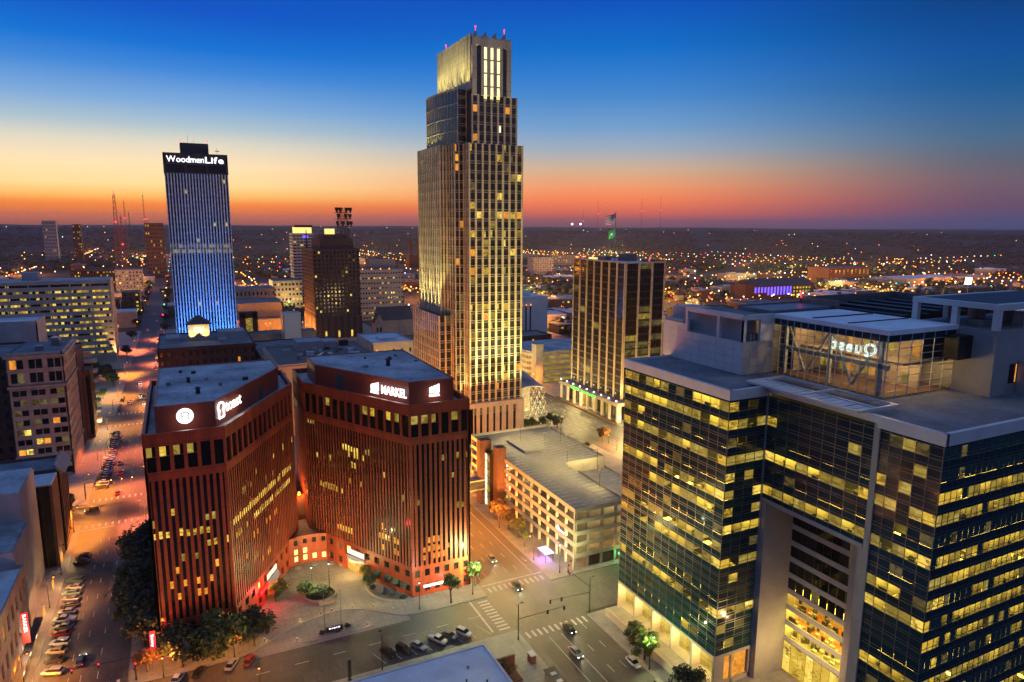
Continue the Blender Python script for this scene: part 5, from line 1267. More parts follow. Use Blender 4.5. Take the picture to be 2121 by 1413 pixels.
# banner building at the very corner
bb = masonry('pilastered_block', 'stone corner block with tall pilasters and a red banner, lower left', -62, -39.5, 160, 195.6, 20.5, 'limestone', [('N', 8, 3, .45, .55), ('E', 5, 3, .4, .5)], roof='roof_light', seed=47, table=[('lit_orange', .12), ('glass_black', 1)], cap=40)
bn = thing('red_banner', 'red lit vertical banner sign with white letters at lower left', 'sign', base=(-39, 186))
m = MB(); m.box(-39.45, -38.05, 185.9, 186.15, 5.2, 13); m.build('panel', 'sign_redpanel', bn); Fq = Fr((-39.45, 185.9), (-38.05, 185.9)); lettering(bn, 'BARKER', Fq, .35, 12.6, .02, 1.05, 'sign_white', vertical=True, width=4.6)
light('POINT', 'wall_light', (-38.2, 183, 6.0), 500, (1, .8, .5), bn, radius=.2)
mq = MB(); mq.hexa([(-39.4, 170, 3.4), (-37.8, 170, 3.4), (-37.8, 200, 3.4), (-39.4, 200, 3.4), (-39.4, 170, 4.2), (-37.8, 170, 4.0), (-37.8, 200, 4.0), (-39.4, 200, 4.2)]); o = mq.build('street_canopy', 'metal_dark'); tag(o, 'dark flat canopy along the lower left shopfronts', 'canopy')
for i, y in enumerate((176, 184, 192, 206, 222, 240)):
    o = MB().box(-38.9, -38.7, y, y+2.4, .6, 3.0).build('shop_window', 'lit_orange'); tag(o, ['nearest', 'second', 'third', 'fourth', 'fifth', 'farthest'][i] + ' lit shopfront window under the canopies on the lower left street', 'shop window', 'lit shopfronts, lower left')
    MB()
    light('POINT', 'shop_light', (-37.2, y+1, 2.6), 240, (1, .6, .22), None, radius=.3)
# dark brick block with a lit cupola
cb = masonry('cupola_block', 'dark brick block with a small lit cupola below the slab tower', -14, 39.5, 440, 500, 32.5, 'brick_dark', [('E', 14, 6, .34, .52)], seed=51, table=[('lit_c', .06), ('lit_orange', .03), ('glass_black', 1)], cornice=.9, cap=100)
rooftop(cb, [(20, 36, 465, 480, 32.4, 37.5), (20, 24, 452, 457, 32.4, 35), (-10, -2, 470, 488, 32.4, 34.4)], 'stucco_grey')
cu = thing('roof_cupola', 'small lit stone cupola with a dark pyramid roof on the dark brick block', 'cupola', base=(9, 470, 32.4))
m = MB(); m.box(3.4, 15.2, 466, 476, 32.4, 43); m.build('wall', 'limestone', cu)
Fu = Fr((3.4, 466), (15.2, 466))
for i in range(4): piece('arch_window', Fu, 3+i*1.6, 4+i*1.6, .08, 0, 37.4, 41.4, 'lit_white', cu)
m = MB(); k = [(1.8, 464.4, 43), (16.8, 464.4, 43), (16.8, 477.6, 43), (1.8, 477.6, 43)]; ap = (9.3, 471, 48.6)
for a, b_ in zip(k, k[1:]+k[:1]): m.tri(a, b_, ap)
m.quad(*reversed(k)); m.build('roof', 'slate', cu)
for x in (5, 13): light('SPOT', 'cupola_light', (x, 462.6, 33), 5000, (1, .72, .25), cu, (x, 466, 42), .2, rad(80), .6)
# theatre-like block with cluttered roof between the two red towers
th = masonry('cluttered_roof_block', 'stone block with a roof crowded with ducts and skylights behind the red towers', 40.5, 92, 345, 402, 36, 'limestone', [('E', 9, 4, .3, .4), ('S', 8, 4, .3, .4)], roof='gravel_roof', seed=61, cornice=.8, cap=60)
rng = random.Random(62)
rooftop(th, [(50+rng.random()*28, 0, 352+rng.random()*40, 0, 0, 0) for _ in range(0)])
for i in range(16):
    x, y = 46+rng.random()*36, 350+rng.random()*46; a, b_ = 1.2+rng.random()*4, 1.2+rng.random()*3.2; MB().box(x, x+a, y, y+b_, 35.9, 37+rng.random()*2.4).build('rooftop_unit', rng.choice(('metal_grey', 'stucco_grey', 'roof_light', 'metal_dark')), th)
for x, y, s in ((60, 372, 5), (66, 358, 6)):
    m = MB(); k = [(x-s, y-s*.7, 36), (x+s, y-s*.7, 36), (x+s, y+s*.7, 36), (x-s, y+s*.7, 36)]
    for a, b_ in zip(k, k[1:]+k[:1]): m.tri(a, b_, (x, y, 36+s*.62))
    m.build('pyramid_skylight', 'glass_curve', th)
m = MB(); m.box(56, 70, 384, 398, 36, 41); m.box(70, 78, 386, 398, 36, 40); m.build('stage_house', 'stucco_grey', th)
masonry('low_red_wall_block', 'long low red-brown roof and wall beyond the cluttered roof block', 42, 96, 430, 500, 24, 'brick_red', [], roof='roof_dark', seed=63)
wb2 = masonry('pale_flat_block', 'pale block with a broad light flat roof left of the tallest tower', 102, 128, 400, 440, 34, 'limestone_pale', [('S', 9, 4, .32, .4), ('E', 5, 4, .22, .3)], roof='roof_light', seed=64, table=[('lit_c', .14), ('glass_black', 1)], cap=60)
rooftop(wb2, [(110, 120, 412, 422, 33.9, 35.4)], 'roof_light')
flood(114, 395, 6, (114, 400.4, 22), 7000, 80, wb2, (1, .7, .3))
# brown deco tower with dish mast
bd = masonry('brown_setback_tower', 'dark brown brick tower with stepped top in the middle distance', 111, 153, 640, 700, 82, 'brick_brown', [('E', 12, 17, .46, .55), ('S', 14, 17, .46, .55)], seed=71, table=[('lit_c', .05), ('lit_dim', .04), ('glass_black', 1)], cap=280, base_h=20)
m = MB(); m.box(119, 150, 650, 690, 81.5, 92); m.box(124, 146, 655, 685, 92, 96); m.cyl(114, 690, 82, 100, 1.1, 8, .3); m.build('upper_stage', 'brick_brown', bd); MB().box(125, 134, 654.5, 656, 96, 101).build('lit_lantern', 'lit_flat', bd)
Fp = Fr((111, 640), (153, 640)); pl = MB()
for i in range(8): pl.fbox(Fp, i*6-.9 if i else 0, i*6+.9, .6, 0, .1, 20)
pl.build('portico_pier', 'brick_dark', bd)
for i in (1, 3, 5): piece('door_light', Fp, i*6+2.2, i*6+3.8, .5, .2, 1, 7, 'lit_c', bd)
FS_ = Fr((111, 700), (111, 640))
for i in range(8): MB().fbox(FS_, i*8, i*8+1, .4, 0, .1, 19).build('pilaster', 'limestone', bd)
for i in range(5): flood(108.5, 648+i*12, .5, (110.8, 648+i*12, 14), 12000, 70, bd, (1, .5, .1))
dm = thing('dish_mast', 'lattice mast carrying three tiers of microwave horns on the brown tower', 'mast', base=(146, 680, 92))
m = MB()
for x in (142, 146, 150, 154):
    for y in (678, 684): m.tube((x, y, 82), (146.5+(x-146)*.55, y, 121), .28, 5)
for z in (103, 110, 116): m.box(140.5, 155.5, 676, 686, z, z+.5)
for z in range(86, 116, 6): m.tube((142, 678, z), (153, 678, z+6), .14, 4); m.tube((153, 678, z), (142, 678, z+6), .14, 4)
m.build('lattice', 'metal_dark', dm)
for z, xs in ((103.5, (142, 147, 152, 155)), (110.5, (143, 150, 154)), (116.5, (141.5, 145, 151, 154.5))):
    for x in xs: h = MB(); h.cyl(x, 677, z, z+2, .5, 8, 1.6); h.cyl(x, 677, z+2, z+4.6, 1.7, 8, 1.9); h.build('horn', 'metal_dark', dm)
gt = masonry('grey_slab_tower', 'slender pale grey tower with a lit yellow cap behind the brown tower', 132, 158, 900, 930, 93, 'stucco_grey', [('E', 6, 24, .86, .4), ('S', 6, 24, .86, .4)], seed=72, table=[('lit_c', .02), ('glass_black', 1)], cap=160)
MB().box(136, 156, 903, 925, 93, 101).build('lit_cap', 'lit_flat', gt); MB().box(135, 157, 902, 926, 101, 104).build('cap_roof', 'metal_dark', gt)
Fv = Fr((132, 899.9), (158, 899.9)); piece('blue_light', Fv, 12, 19, .2, .05, 88, 91, 'glow_blue', gt)
wo_ = masonry('pale_office_block', 'pale mid-rise office block with scattered lit windows beside the brown tower', 177, 227, 745, 790, 55.5, 'limestone_pale', [('E', 16, 10, .56, .32), ('S', 12, 10, .5, .36)], seed=73, table=[('lit_orange', .12), ('lit_c', .08), ('glass_black', 1)], cap=240)
rooftop(wo_, [(195, 222, 760, 780, 55.4, 66)], 'limestone'); 
for i in range(4): MB().ball(181+i*10, 744.2, 57, .7, 6, 4).build('roof_lamp', 'bulb_orange', wo_)
ch = thing('stone_church', 'gabled stone church with a dark slate roof left of the tallest tower', 'church', base=(178, 620))
m = MB(); m.box(166, 200, 628, 642, .1, 16)
def gable(m, mr, x0, x1, y0, y1, z, h, along='x'):
    if along == 'x':
        ym = (y0+y1)/2
        mr.quad((x0, y0-.4, z-.3), (x1, y0-.4, z-.3), (x1, ym, z+h), (x0, ym, z+h)); mr.quad((x1, y1+.4, z-.3), (x0, y1+.4, z-.3), (x0, ym, z+h), (x1, ym, z+h)); m.tri((x0, y1, z), (x0, y0, z), (x0, ym, z+h)); m.tri((x1, y0, z), (x1, y1, z), (x1, ym, z+h))
    else:
        xm = (x0+x1)/2
        mr.quad((x0-.4, y1, z-.3), (x0-.4, y0, z-.3), (xm, y0, z+h), (xm, y1, z+h)); mr.quad((x1+.4, y0, z-.3), (x1+.4, y1, z-.3), (xm, y1, z+h), (xm, y0, z+h)); m.tri((x0, y0, z), (x1, y0, z), (xm, y0, z+h)); m.tri((x1, y1, z), (x0, y1, z), (xm, y1, z+h))
mr = MB(); gable(m, mr, 166, 200, 628, 642, 16, 12, 'x'); m.box(160, 169, 618, 628, .1, 15); gable(m, mr, 160, 169, 618, 630, 15, 8, 'y')
m.build('wall', 'limestone', ch); mr.build('roof', 'slate', ch)
for i in range(2): piece('gothic_window', Fr((160, 618), (169, 618)), 2+i*3, 3.4+i*3, .1, 0, 6, 11, 'glass_black', ch)
# low buildings under the orange lamps
masonry('arched_window_block', 'low stone block with a row of small arched lit windows right of the slab tower', 50, 96, 800, 840, 34, 'limestone', [('E', 11, 4, .4, .5)], seed=81, table=[('lit_orange', .18), ('lit_c', .06), ('glass_black', 1)], cap=44)
masonry('beige_deco_block', 'beige block with window columns beside the brown tower', 101, 135, 860, 900, 37, 'limestone', [('E', 8, 6, .5, .45)], seed=82, table=[('lit_c', .12), ('glass_black', 1)], cap=48)
ow = masonry('orange_lit_warehouse', 'blank walled warehouse glowing orange under street lamps', 48, 90, 700, 745, 29, 'limestone', [], roof='roof_dark', seed=83); m = MB(); m.box(46, 97, 690, 699.9, .1, 15); m.build('low_wing', 'limestone', ow)
pr_ = thing('brown_portal_frame', 'square brown brick gateway frame with a lit zigzag truss', 'gateway', base=(49, 600))
m = MB(); m.box(43, 47.5, 600, 606, .1, 33); m.box(53, 57, 600, 606, .1, 33); m.box(43, 57, 600, 606, 28, 33.01); m.build('frame', 'brick_brown', pr_); MB().box(47.5, 53, 603, 604, .1, 28).build('glass', 'lit_b', pr_)
m = MB()
for k in range(5): m.tube((47.6, 602.6, k*5.6), (52.9, 602.6, k*5.6+2.8), .25, 4); m.tube((52.9, 602.6, k*5.6+2.8), (47.6, 602.6, k*5.6+5.6), .25, 4)
m.build('truss', 'metal_dark', pr_)
masonry('white_stucco_box', 'plain white stucco box building between the portal and the brown tower', 72, 86, 560, 574, 34.5, 'white_panel', [], roof='roof_light', seed=84); masonry('low_loading_block', 'low pale block with a red brick edge in front of the orange warehouse', 44, 100, 575, 595, 17, 'limestone', [], roof='roof_dark', seed=85)
# right of the tall tower
masonry('far_pale_slab', 'plain pale apartment slab in the distance right of the tallest tower', 650, 700, 1240, 1262, 40, 'stucco_grey', [('E', 9, 9, .35, .4)], seed=91, cap=80, table=[('lit_c', .05), ('glass_black', 1)])
masonry('far_beige_hotel', 'beige gridded apartment block in the distance behind the bronze tower', 812, 872, 1440, 1470, 33, 'limestone_pale', [('E', 14, 8, .6, .45), ('S', 8, 8, .6, .45)], seed=92, cap=110, table=[('lit_c', .12), ('glass_black', 1)])
wf = thing('white_finned_block', 'white block with three tall dark window slots right of the tallest tower', 'building', base=(272, 500))
m = MB(); m.box(258, 288, 520, 560, .1, 44.5); m.box(262, 276, 530, 545, 44.5, 49); m.build('wall', 'white_panel', wf); Fw_ = Fr((258, 520), (288, 520))
for i in range(3): piece('window_slot', Fw_, 4+i*4.2, 5.4+i*4.2, .05, -.1, 8, 38, 'glass_black', wf); MB().ball(258+4.7+i*4.2, 519.4, 37.5, .5, 6, 4).build('wall_lamp', 'bulb_orange', wf)
masonry('dark_low_block', 'low dark brick block right of the tallest tower', 240, 270, 480, 506, 17, 'brick_dark', [('E', 8, 3, .4, .4)], seed=93, cap=20, table=[('lit_c', .12), ('glass_black', 1)])
cg = thing('rounded_garage', 'rounded corner garage with ribbed bands and a pale stair tower', 'parking garage', base=(215, 400))
def rpoly(x0, x1, y0, y1, r, n=6):
    out = []
    for cx_, cy_, a0 in ((x1-r, y0+r, -90), (x1-r, y1-r, 0), (x0+r, y1-r, 90), (x0+r, y0+r, 180)):
        for k in range(n+1): a = rad(a0+90*k/n); out.append((cx_+r*math.cos(a), cy_+r*math.sin(a)))
    return out
for i in range(5): MB().prism(rpoly(209, 262, 397-(.8 if i == 0 else 0), 440, 9), 2.6+i*3.9, 4.4+i*3.9, bottom=True).build('band', 'limestone_pale', cg)
MB().prism(rpoly(209.6, 261.4, 397.6, 439.4, 9), .1, 21).build('inner_deck', 'lit_b', cg)
pl_ = rpoly(209.2, 261.8, 397.2, 439.8, 9); m = MB()
for a, b_ in zip(pl_, pl_[1:]+pl_[:1]):
    F = Fr(a, b_); n_ = max(1, int(F.L/1.5))
    for k in range(n_): m.fbox(F, k*F.L/n_-.08, k*F.L/n_+.08, .15, -.1, 3, 20)
m.build('rib', 'limestone_pale', cg); MB().prism(rpoly(209, 262, 397, 440, 9), 20.5, 21.4).build('roof', 'roof_grey', cg); MB().box(210.5, 216, 394.8, 401, .1, 27).build('stair_tower', 'limestone_pale', cg)
og = masonry('orange_side_block', 'long low block with orange lit wall left of the rounded garage', 180, 206, 430, 480, 21, 'limestone', [], roof='roof_grey', seed=94)
yg = thing('small_yellow_garage', 'small lit two-deck garage beside the bronze tower', 'parking garage', base=(372, 640)); 
for i in range(3): MB().box(352, 392, 640, 680, 2+i*4.2, 3.8+i*4.2).build('deck', 'limestone_pale', yg)
MB().box(353, 391, 641, 679, .1, 11).build('inner_deck', 'lit_a', yg)
P('tan_stone', (.26, .17, .08), var=.15)
br_ = masonry('tan_ribbed_block', 'tan stone block with vertical ribs directly behind the white plant room', 213, 248, 256, 265, 65, 'tan_stone', [('E', 10, 1, .5, .8), ('S', 2, 1, .45, .8)], roof='roof_grey', seed=95, cap=30)
tw2 = masonry('twin_gable_church', 'far dark church with two small towers on the skyline', 520, 548, 1650, 1680, 30, 'brick_dark', [], seed=96, cat='church')
for i, x in enumerate((520, 540)): MB().box(x, x+7, 1648, 1655, 30, 62).cyl(x+3.5, 1651.5, 62, 78, 4, 6, .3).build('tower', 'brick_dark', tw2)
# blue-lit gabled hall, red hall and the big shed on the right
bh = thing('blue_lit_hall', 'brick hall with a dark pitched roof and a wall of blue-violet lit windows', 'building', base=(790, 745))
m = MB(); mr = MB(); m.box(740, 870, 735, 775, .1, 20); gable(m, mr, 745, 870, 735, 775, 20, 9, 'x'); m.box(726, 744, 730, 752, .1, 24); m.build('wall', 'brick_dark', bh); mr.build('roof', 'slate', bh)
Fh = Fr((745, 735), (870, 735))
for i in range(12): piece('blue_window', Fh, 4+i*6.4, 7.4+i*6.4, .2, .05, 6 if i > 3 else 10, 18, 'glow_blue', bh)
for i in range(6): 
    for k in range(3): piece('window', Fh, 82+i*6.4, 85.4+i*6.4, .2, .05, 3+k*5.4, 6+k*5.4, 'lit_a' if (i+k) % 3 else 'lit_c', bh)
masonry('far_red_hall', 'red brick hall with lit end and white columns beyond the glass block roof', 1080, 1190, 880, 930, 30, 'brick_red', [('E', 10, 2, .4, .6)], roof='roof_dark', seed=97, cap=30, table=[('lit_b', .4), ('glass_black', 1)])
masonry('big_metal_shed', 'very long low shed with a pale blue metal roof on the right', 1180, 1420, 800, 860, 13, 'stucco_grey', [], roof='roof_blue', seed=98)
masonry('flat_station_block', 'wide low building with a pale flat roof right of the bronze tower', 600, 690, 880, 940, 16, 'stucco_grey', [('E', 12, 2, .5, .4)], roof='roof_light', seed=99, cap=26, table=[('lit_c', .5), ('glass_black', 1)])
gh = thing('gabled_brick_hall', 'low brick hall with a grey pitched roof seen through the roof frame', 'building', base=(800, 520)); m = MB(); mr = MB(); m.box(770, 830, 505, 545, .1, 9); gable(m, mr, 770, 830, 505, 545, 9, 13, 'y'); m.build('wall', 'brick_red', gh); mr.build('roof', 'roof_grey', gh)
# elevated road on the right
rr = MB(); rr.hexa([(500, 640, 5.6), (1200, 480, 5.6), (1204, 506, 5.6), (500, 668, 5.6), (500, 640, 6.6), (1200, 480, 6.6), (1204, 506, 6.6), (500, 668, 6.6)]); el_ = rr.build('viaduct', 'asphalt_far'); tag(el_, 'elevated road sweeping across behind the glass block', 'viaduct')
m = MB(); m.quad((640, 1080, .05), (760, 1080, .05), (760, 1180, .05), (640, 1180, .05)); o = struct('playing_field', m, 'grass')
# blue-white flat roof in the foreground
fr2 = thing('flat_roof_block', 'low block with a plain pale blue flat roof at the bottom edge', 'building', base=(45, 132))
m = MB(); m.box(20, 58.6, 100, 134.3, .1, 7.4, 0); m.build('wall', ['brick_brown'], fr2); MB().box(20.2, 58.4, 100, 134.1, 7.4, 7.7).build('roof', 'roof_blue', fr2)
m = MB(); m.box(19.8, 58.9, 134.1, 134.6, 7.2, 8.0); m.box(58.4, 58.9, 100, 134.1, 7.2, 8.0); m.build('parapet', 'white_panel', fr2)
for i, (x, y) in enumerate(((50, 124), (48, 120), (52, 128), (54, 122))): roof_vent(x, y, 7.7, .5, ['small dark vent on the pale foreground roof, middle', 'small vent on the pale foreground roof, lowest', 'small vent on the pale foreground roof, nearest the street', 'small vent on the pale foreground roof, right side'][i])
o = MB().box(58.9, 66, 128.5, 134.0, .1, .5).box(58.9, 66.4, 133.6, 134.2, .1, 3.4).build('side_yard_wall', 'brick_red'); tag(o, 'brown yard wall right of the pale foreground roof', 'wall')
# ------------------------------------------------------------------ cars
def loft(sections, caps=True):
    """sections: list of rings (same count) -> MB"""
    m = MB(); n = len(sections[0]); k0 = 0
    for r in sections: m.v += r
    for i in range(len(sections)-1):
        for j in range(n):
            l = (j+1) % n; m.f.append((i*n+j, i*n+l, (i+1)*n+l, (i+1)*n+j)); m.m.append(0)
    if caps: m.f.append(tuple(range(n))[::-1]); m.f.append(tuple((len(sections)-1)*n+i for i in range(n))); m.m += [0, 0]
    return m
def ring(x, hw, zb, zt):
    r = min(.16, (zt-zb)*.35); return [(x, -hw+r*.5, zb), (x, hw-r*.5, zb), (x, hw, zb+r), (x, hw, zt-r*.8), (x, hw-r, zt), (x, -hw+r, zt), (x, -hw, zt-r*.8), (x, -hw, zb+r)]
def cab(x, hb, ht, zb, zt): return [(x, -hb, zb), (x, hb, zb), (x, (hb+ht)/2+.03, (zb+zt)/2), (x, ht, zt), (x, -ht, zt), (x, -(hb+ht)/2-.03, (zb+zt)/2)]
CAR = {}
def car_kind(name, body, cabin, roof, wheels, extra=None):
    d = {}
    m = loft([ring(*s) for s in body])
    rm = loft([cab(x, h, h-.05, z, z+.06) for x, h, z in roof]); k = len(m.v); m.v += rm.v; m.f += [tuple(i+k for i in f) for f in rm.f]; m.m += rm.m
    for px in (cabin[1][0], cabin[len(cabin)//2][0], cabin[-2][0]):
        for sgn in (-1, 1): m.tube((px-.05, sgn*.77, body[3][3]-.02), (px*.95, sgn*.64, roof[0][2]), .05, 4)
    if extra: extra(m)
    d['body'] = m.mesh('car_body', ['car_black'])
    d['cabin_glass'] = loft([cab(*s) for s in cabin]).mesh('cabin_glass', ['glass_car'])
    d['wheel'] = MB().tube((0, -.11, 0), (0, .11, 0), .33, 14).mesh('wheel', ['tyre']); d['rim'] = MB().tube((0, -.12, 0), (0, .12, 0), .2, 10).mesh('rim', ['rim'])
    f = body[-1]; r = body[0]
    d['headlight'] = MB().box(-.06, .10, -.17, .17, -.07, .08).mesh('headlight', ['head_off']); d['taillight'] = MB().box(-.06, .05, -.16, .16, -.07, .07).mesh('taillight', ['tail_off'])
    d['pos'] = (wheels, (body[-2][0]+.02, body[-2][1]-.16, body[-2][3]-.13), (body[1][0]-.03, body[1][1]-.16, body[1][3]-.16))
    CAR[name] = d
car_kind('sedan', [(-2.36, .72, .45, .74), (-2.2, .86, .3, .93), (-1.3, .91, .24, .97), (0, .91, .22, .95), (.9, .91, .24, .93), (1.85, .86, .27, .81), (2.22, .78, .34, .70), (2.34, .62, .42, .62)],
         [(-1.95, .70, .66, .9, .95), (-1.15, .80, .62, .93, 1.37), (-.3, .82, .64, .93, 1.45), (.35, .82, .62, .92, 1.40), (1.2, .78, .70, .88, .93)], [(-1.2, .62, 1.36), (-.3, .65, 1.43), (.4, .62, 1.38)], ((-1.42, .8), (1.42, .8)))
car_kind('suv', [(-2.3, .78, .5, .9), (-2.2, .88, .35, 1.08), (-1.3, .94, .3, 1.1), (0, .94, .28, 1.08), (1.0, .94, .3, 1.06), (1.85, .9, .33, .98), (2.25, .82, .4, .86), (2.36, .68, .48, .76)],
         [(-2.15, .80, .70, 1.05, 1.1), (-1.95, .84, .68, 1.06, 1.66), (-.5, .86, .70, 1.06, 1.74), (.4, .86, .68, 1.05, 1.68), (1.2, .80, .72, 1.0, 1.05)], [(-2.0, .68, 1.64), (-.5, .71, 1.72), (.45, .68, 1.66)], ((-1.42, .84), (1.45, .84)))
def bed(m): m.box(-2.75, -.55, -.94, -.82, 1.0, 1.22); m.box(-2.75, -.55, .82, .94, 1.0, 1.22); m.box(-2.8, -2.7, -.94, .94, .9, 1.22)
car_kind('pickup', [(-2.85, .86, .55, .9), (-2.75, .92, .42, 1.0), (-1.3, .95, .38, 1.0), (0, .95, .36, 1.12), (1.3, .95, .38, 1.12), (2.3, .93, .4, 1.06), (2.7, .86, .46, .96), (2.8, .76, .52, .86)],
         [(-.62, .84, .74, 1.05, 1.12), (-.5, .86, .70, 1.08, 1.76), (.4, .87, .72, 1.08, 1.82), (1.0, .86, .70, 1.08, 1.76), (1.75, .82, .76, 1.05, 1.12)], [(-.5, .70, 1.74), (.4, .73, 1.80), (1.05, .70, 1.74)], ((-1.75, .85), (1.75, .85)), bed)
def slot(o, mat): s = o.material_slots[0]; s.link = 'OBJECT'; s.material = MT[mat]
def car(kind, colr, x, y, ang, label, on=None, group=None, z=.012):
    d = CAR[kind]; t = thing('parked_car' if on is None else 'moving_car', label, 'truck' if kind == 'pickup' else 'car', group)
    t.location = (x, y, z); t.rotation_euler = (0, 0, rad(ang))
    o = link('body', d['body'], t); slot(o, colr); link('cabin_glass', d['cabin_glass'], t)
    wh, hl, tl = d['pos']
    for wx, wy in wh:
        for sgn in (-1, 1): o = link('wheel', d['wheel'], t); o.location = (wx, sgn*wy, .33); link('rim', d['rim'], o)
    for sgn in (-1, 1):
        o = link('headlight', d['headlight'], t); o.location = (hl[0], sgn*hl[1], hl[2]); slot(o, 'head' if on else 'head_off')
        o = link('taillight', d['taillight'], t); o.location = (tl[0], sgn*tl[1], tl[2]); slot(o, 'tail' if on else 'tail_off')
    if on:
        a = rad(ang); l = light('SPOT', 'headlight_beam', (2.5, 0, .65), 260, (1, .8, .5), t, None, .2, rad(75), .7); l.rotation_euler = (0, rad(-72), 0)
        light('POINT', 'taillight_glow', (-3.0, 0, .8), 26, (1, .05, .05), t, radius=.3)
    return t
CN = dict(car_black='black', car_white='white', car_silver='silver', car_grey='dark grey', car_red='dark red', car_blue='dark blue', car_tan='tan', car_teal='dark teal')
ORD = ['nearest', 'second', 'third', 'fourth', 'fifth', 'sixth', 'seventh', 'eighth', 'ninth', 'tenth', 'eleventh', 'twelfth', 'thirteenth', 'fourteenth', 'fifteenth', 'sixteenth', 'seventeenth', 'eighteenth', 'nineteenth', 'twentieth', 'twenty-first', 'twenty-second', 'twenty-third', 'twenty-fourth', 'twenty-fifth', 'twenty-sixth']
rng = random.Random(77)
near = [('suv', 'car_white', 178.4), ('sedan', 'car_black', 183.6), ('sedan', 'car_tan', 187.6), ('suv', 'car_white', 191.2), ('sedan', 'car_red', 195.6), ('sedan', 'car_grey', 199), ('pickup', 'car_white', 202.6), ('sedan', 'car_silver', 207.0), ('sedan', 'car_black', 210.6), ('sedan', 'car_grey', 214.2), ('sedan', 'car_teal', 217.6), ('sedan', 'car_silver', 221.2), ('suv', 'car_teal', 225.4), ('suv', 'car_black', 237.6), ('suv', 'car_black', 241.4)]
for i, (k, c, y) in enumerate(near):
    car(k, c, -33.2+rng.uniform(-.3, .3), y, 160+rng.uniform(-4, 4), f'{CN[c]} {k}, {ORD[i]} from the bottom in the slanted row at lower left', group='cars in the near slanted row')
for i in range(25):
    k = rng.choice(('sedan', 'sedan', 'suv')); c = rng.choice(('car_black', 'car_silver', 'car_grey', 'car_grey', 'car_white', 'car_tan', 'car_blue'))
    car(k, c, -33.6+rng.uniform(-.3, .3), 306+i*3.35, 160+rng.uniform(-4, 4), f'{CN[c]} {k}, {ORD[i]} from the near end of the far slanted row', group='cars in the far slanted row')
for i, (k, c, x, y) in enumerate((('suv', 'car_black', 40.3, 151.6), ('suv', 'car_black', 44.2, 151.3), ('sedan', 'car_silver', 48.0, 151.2), ('pickup', 'car_white', 53.2, 151.6), ('sedan', 'car_grey', 56.6, 151.9), ('suv', 'car_white', 60.4, 151.4))):
    car(k, c, x, y, -62 if k != 'pickup' else -60, f'{CN[c]} {k}, {["leftmost", "second", "third", "fourth", "fifth", "rightmost"][i]} in the slanted bay by the pale roof', group='cars in the slanted bay')
for i, (k, c, x, y) in enumerate((('sedan', 'car_white', -6.5, 163.4), ('sedan', 'car_black', -2, 163.6), ('sedan', 'car_silver', 5.2, 163.4), ('sedan', 'car_red', 9.2, 163.2))):
    car(k, c, x, y, 62, f'{CN[c]} sedan, {["first", "second", "third", "fourth"][i]} from the left under the trees before the left red tower', group='cars under the forecourt trees')
car('sedan', 'car_white', 93.0, 122.4, -90, 'white sedan parked by the lime green tree below the glass block'); car('suv', 'car_silver', 93.2, 111.8, -90, 'silver suv half hidden at the bottom edge by the glass block')
car('sedan', 'car_black', 83.2, 166.4, -92, 'black sedan with headlights on crossing the near junction', 'on'); car('sedan', 'car_black', 86.2, 141.4, -88, 'black sedan with headlights leaving the junction crosswalk', 'on'); car('sedan', 'car_silver', 82.4, 131.8, -88, 'silver sedan with headlights driving between the lane lines', 'on'); car('sedan', 'car_grey', 83.4, 184.8, -92, 'grey sedan with headlights waiting on the orange lit street', 'on')
car('sedan', 'car_blue', -27.6, 180.6, 84, 'dark blue sedan with red tail lights stopping at the lower left junction', 'on')
car('suv', 'car_black', -34.5, 282, 184, 'black suv turning across the orange lit junction', 'on'); car('sedan', 'car_red', -27.3, 297, 90, 'red sedan with bright tail lights just past the orange junction', 'on'); car('sedan', 'car_red', -27.8, 322, 90, 'red sedan beside the far slanted row, nearer of two', 'on'); car('sedan', 'car_grey', -29.0, 336, 90, 'grey sedan beside the far slanted row, farther of two', 'on')
car('pickup', 'car_tan', -18.6, 372, 90, 'tan pickup stopped by the left red tower kerb', 'on'); car('suv', 'car_red', -18.6, 384, 90, 'dark red suv stopped ahead of the tan pickup', 'on')
far_cars = [(-23.4, 446, -90), (-26, 468, -90), (-21.6, 492, 90), (-27.6, 505, -90), (-31.5, 450, 90), (-19.4, 560, 90), (-19.6, 572, 90), (-24, 640, 90), (-28, 690, 90), (-21, 700, 90), (-31, 760, 90), (-24.5, 830, 90), (-29, 900, 90), (-22, 980, 90)]
for i, (x, y, a) in enumerate(far_cars): car(rng.choice(('sedan', 'suv')), rng.choice(('car_silver', 'car_white', 'car_grey')), x, y, a, f'car with lights on, {ORD[i]} from the near end of the far left street', 'on', 'cars far along the left street')
for i, y in enumerate((436, 441, 446, 462, 467)): car('sedan', rng.choice(('car_white', 'car_silver', 'car_blue')), -35.4, y, 90, f'parked car by the park lawn, {ORD[i]} from the near end', group='cars by the park lawn')

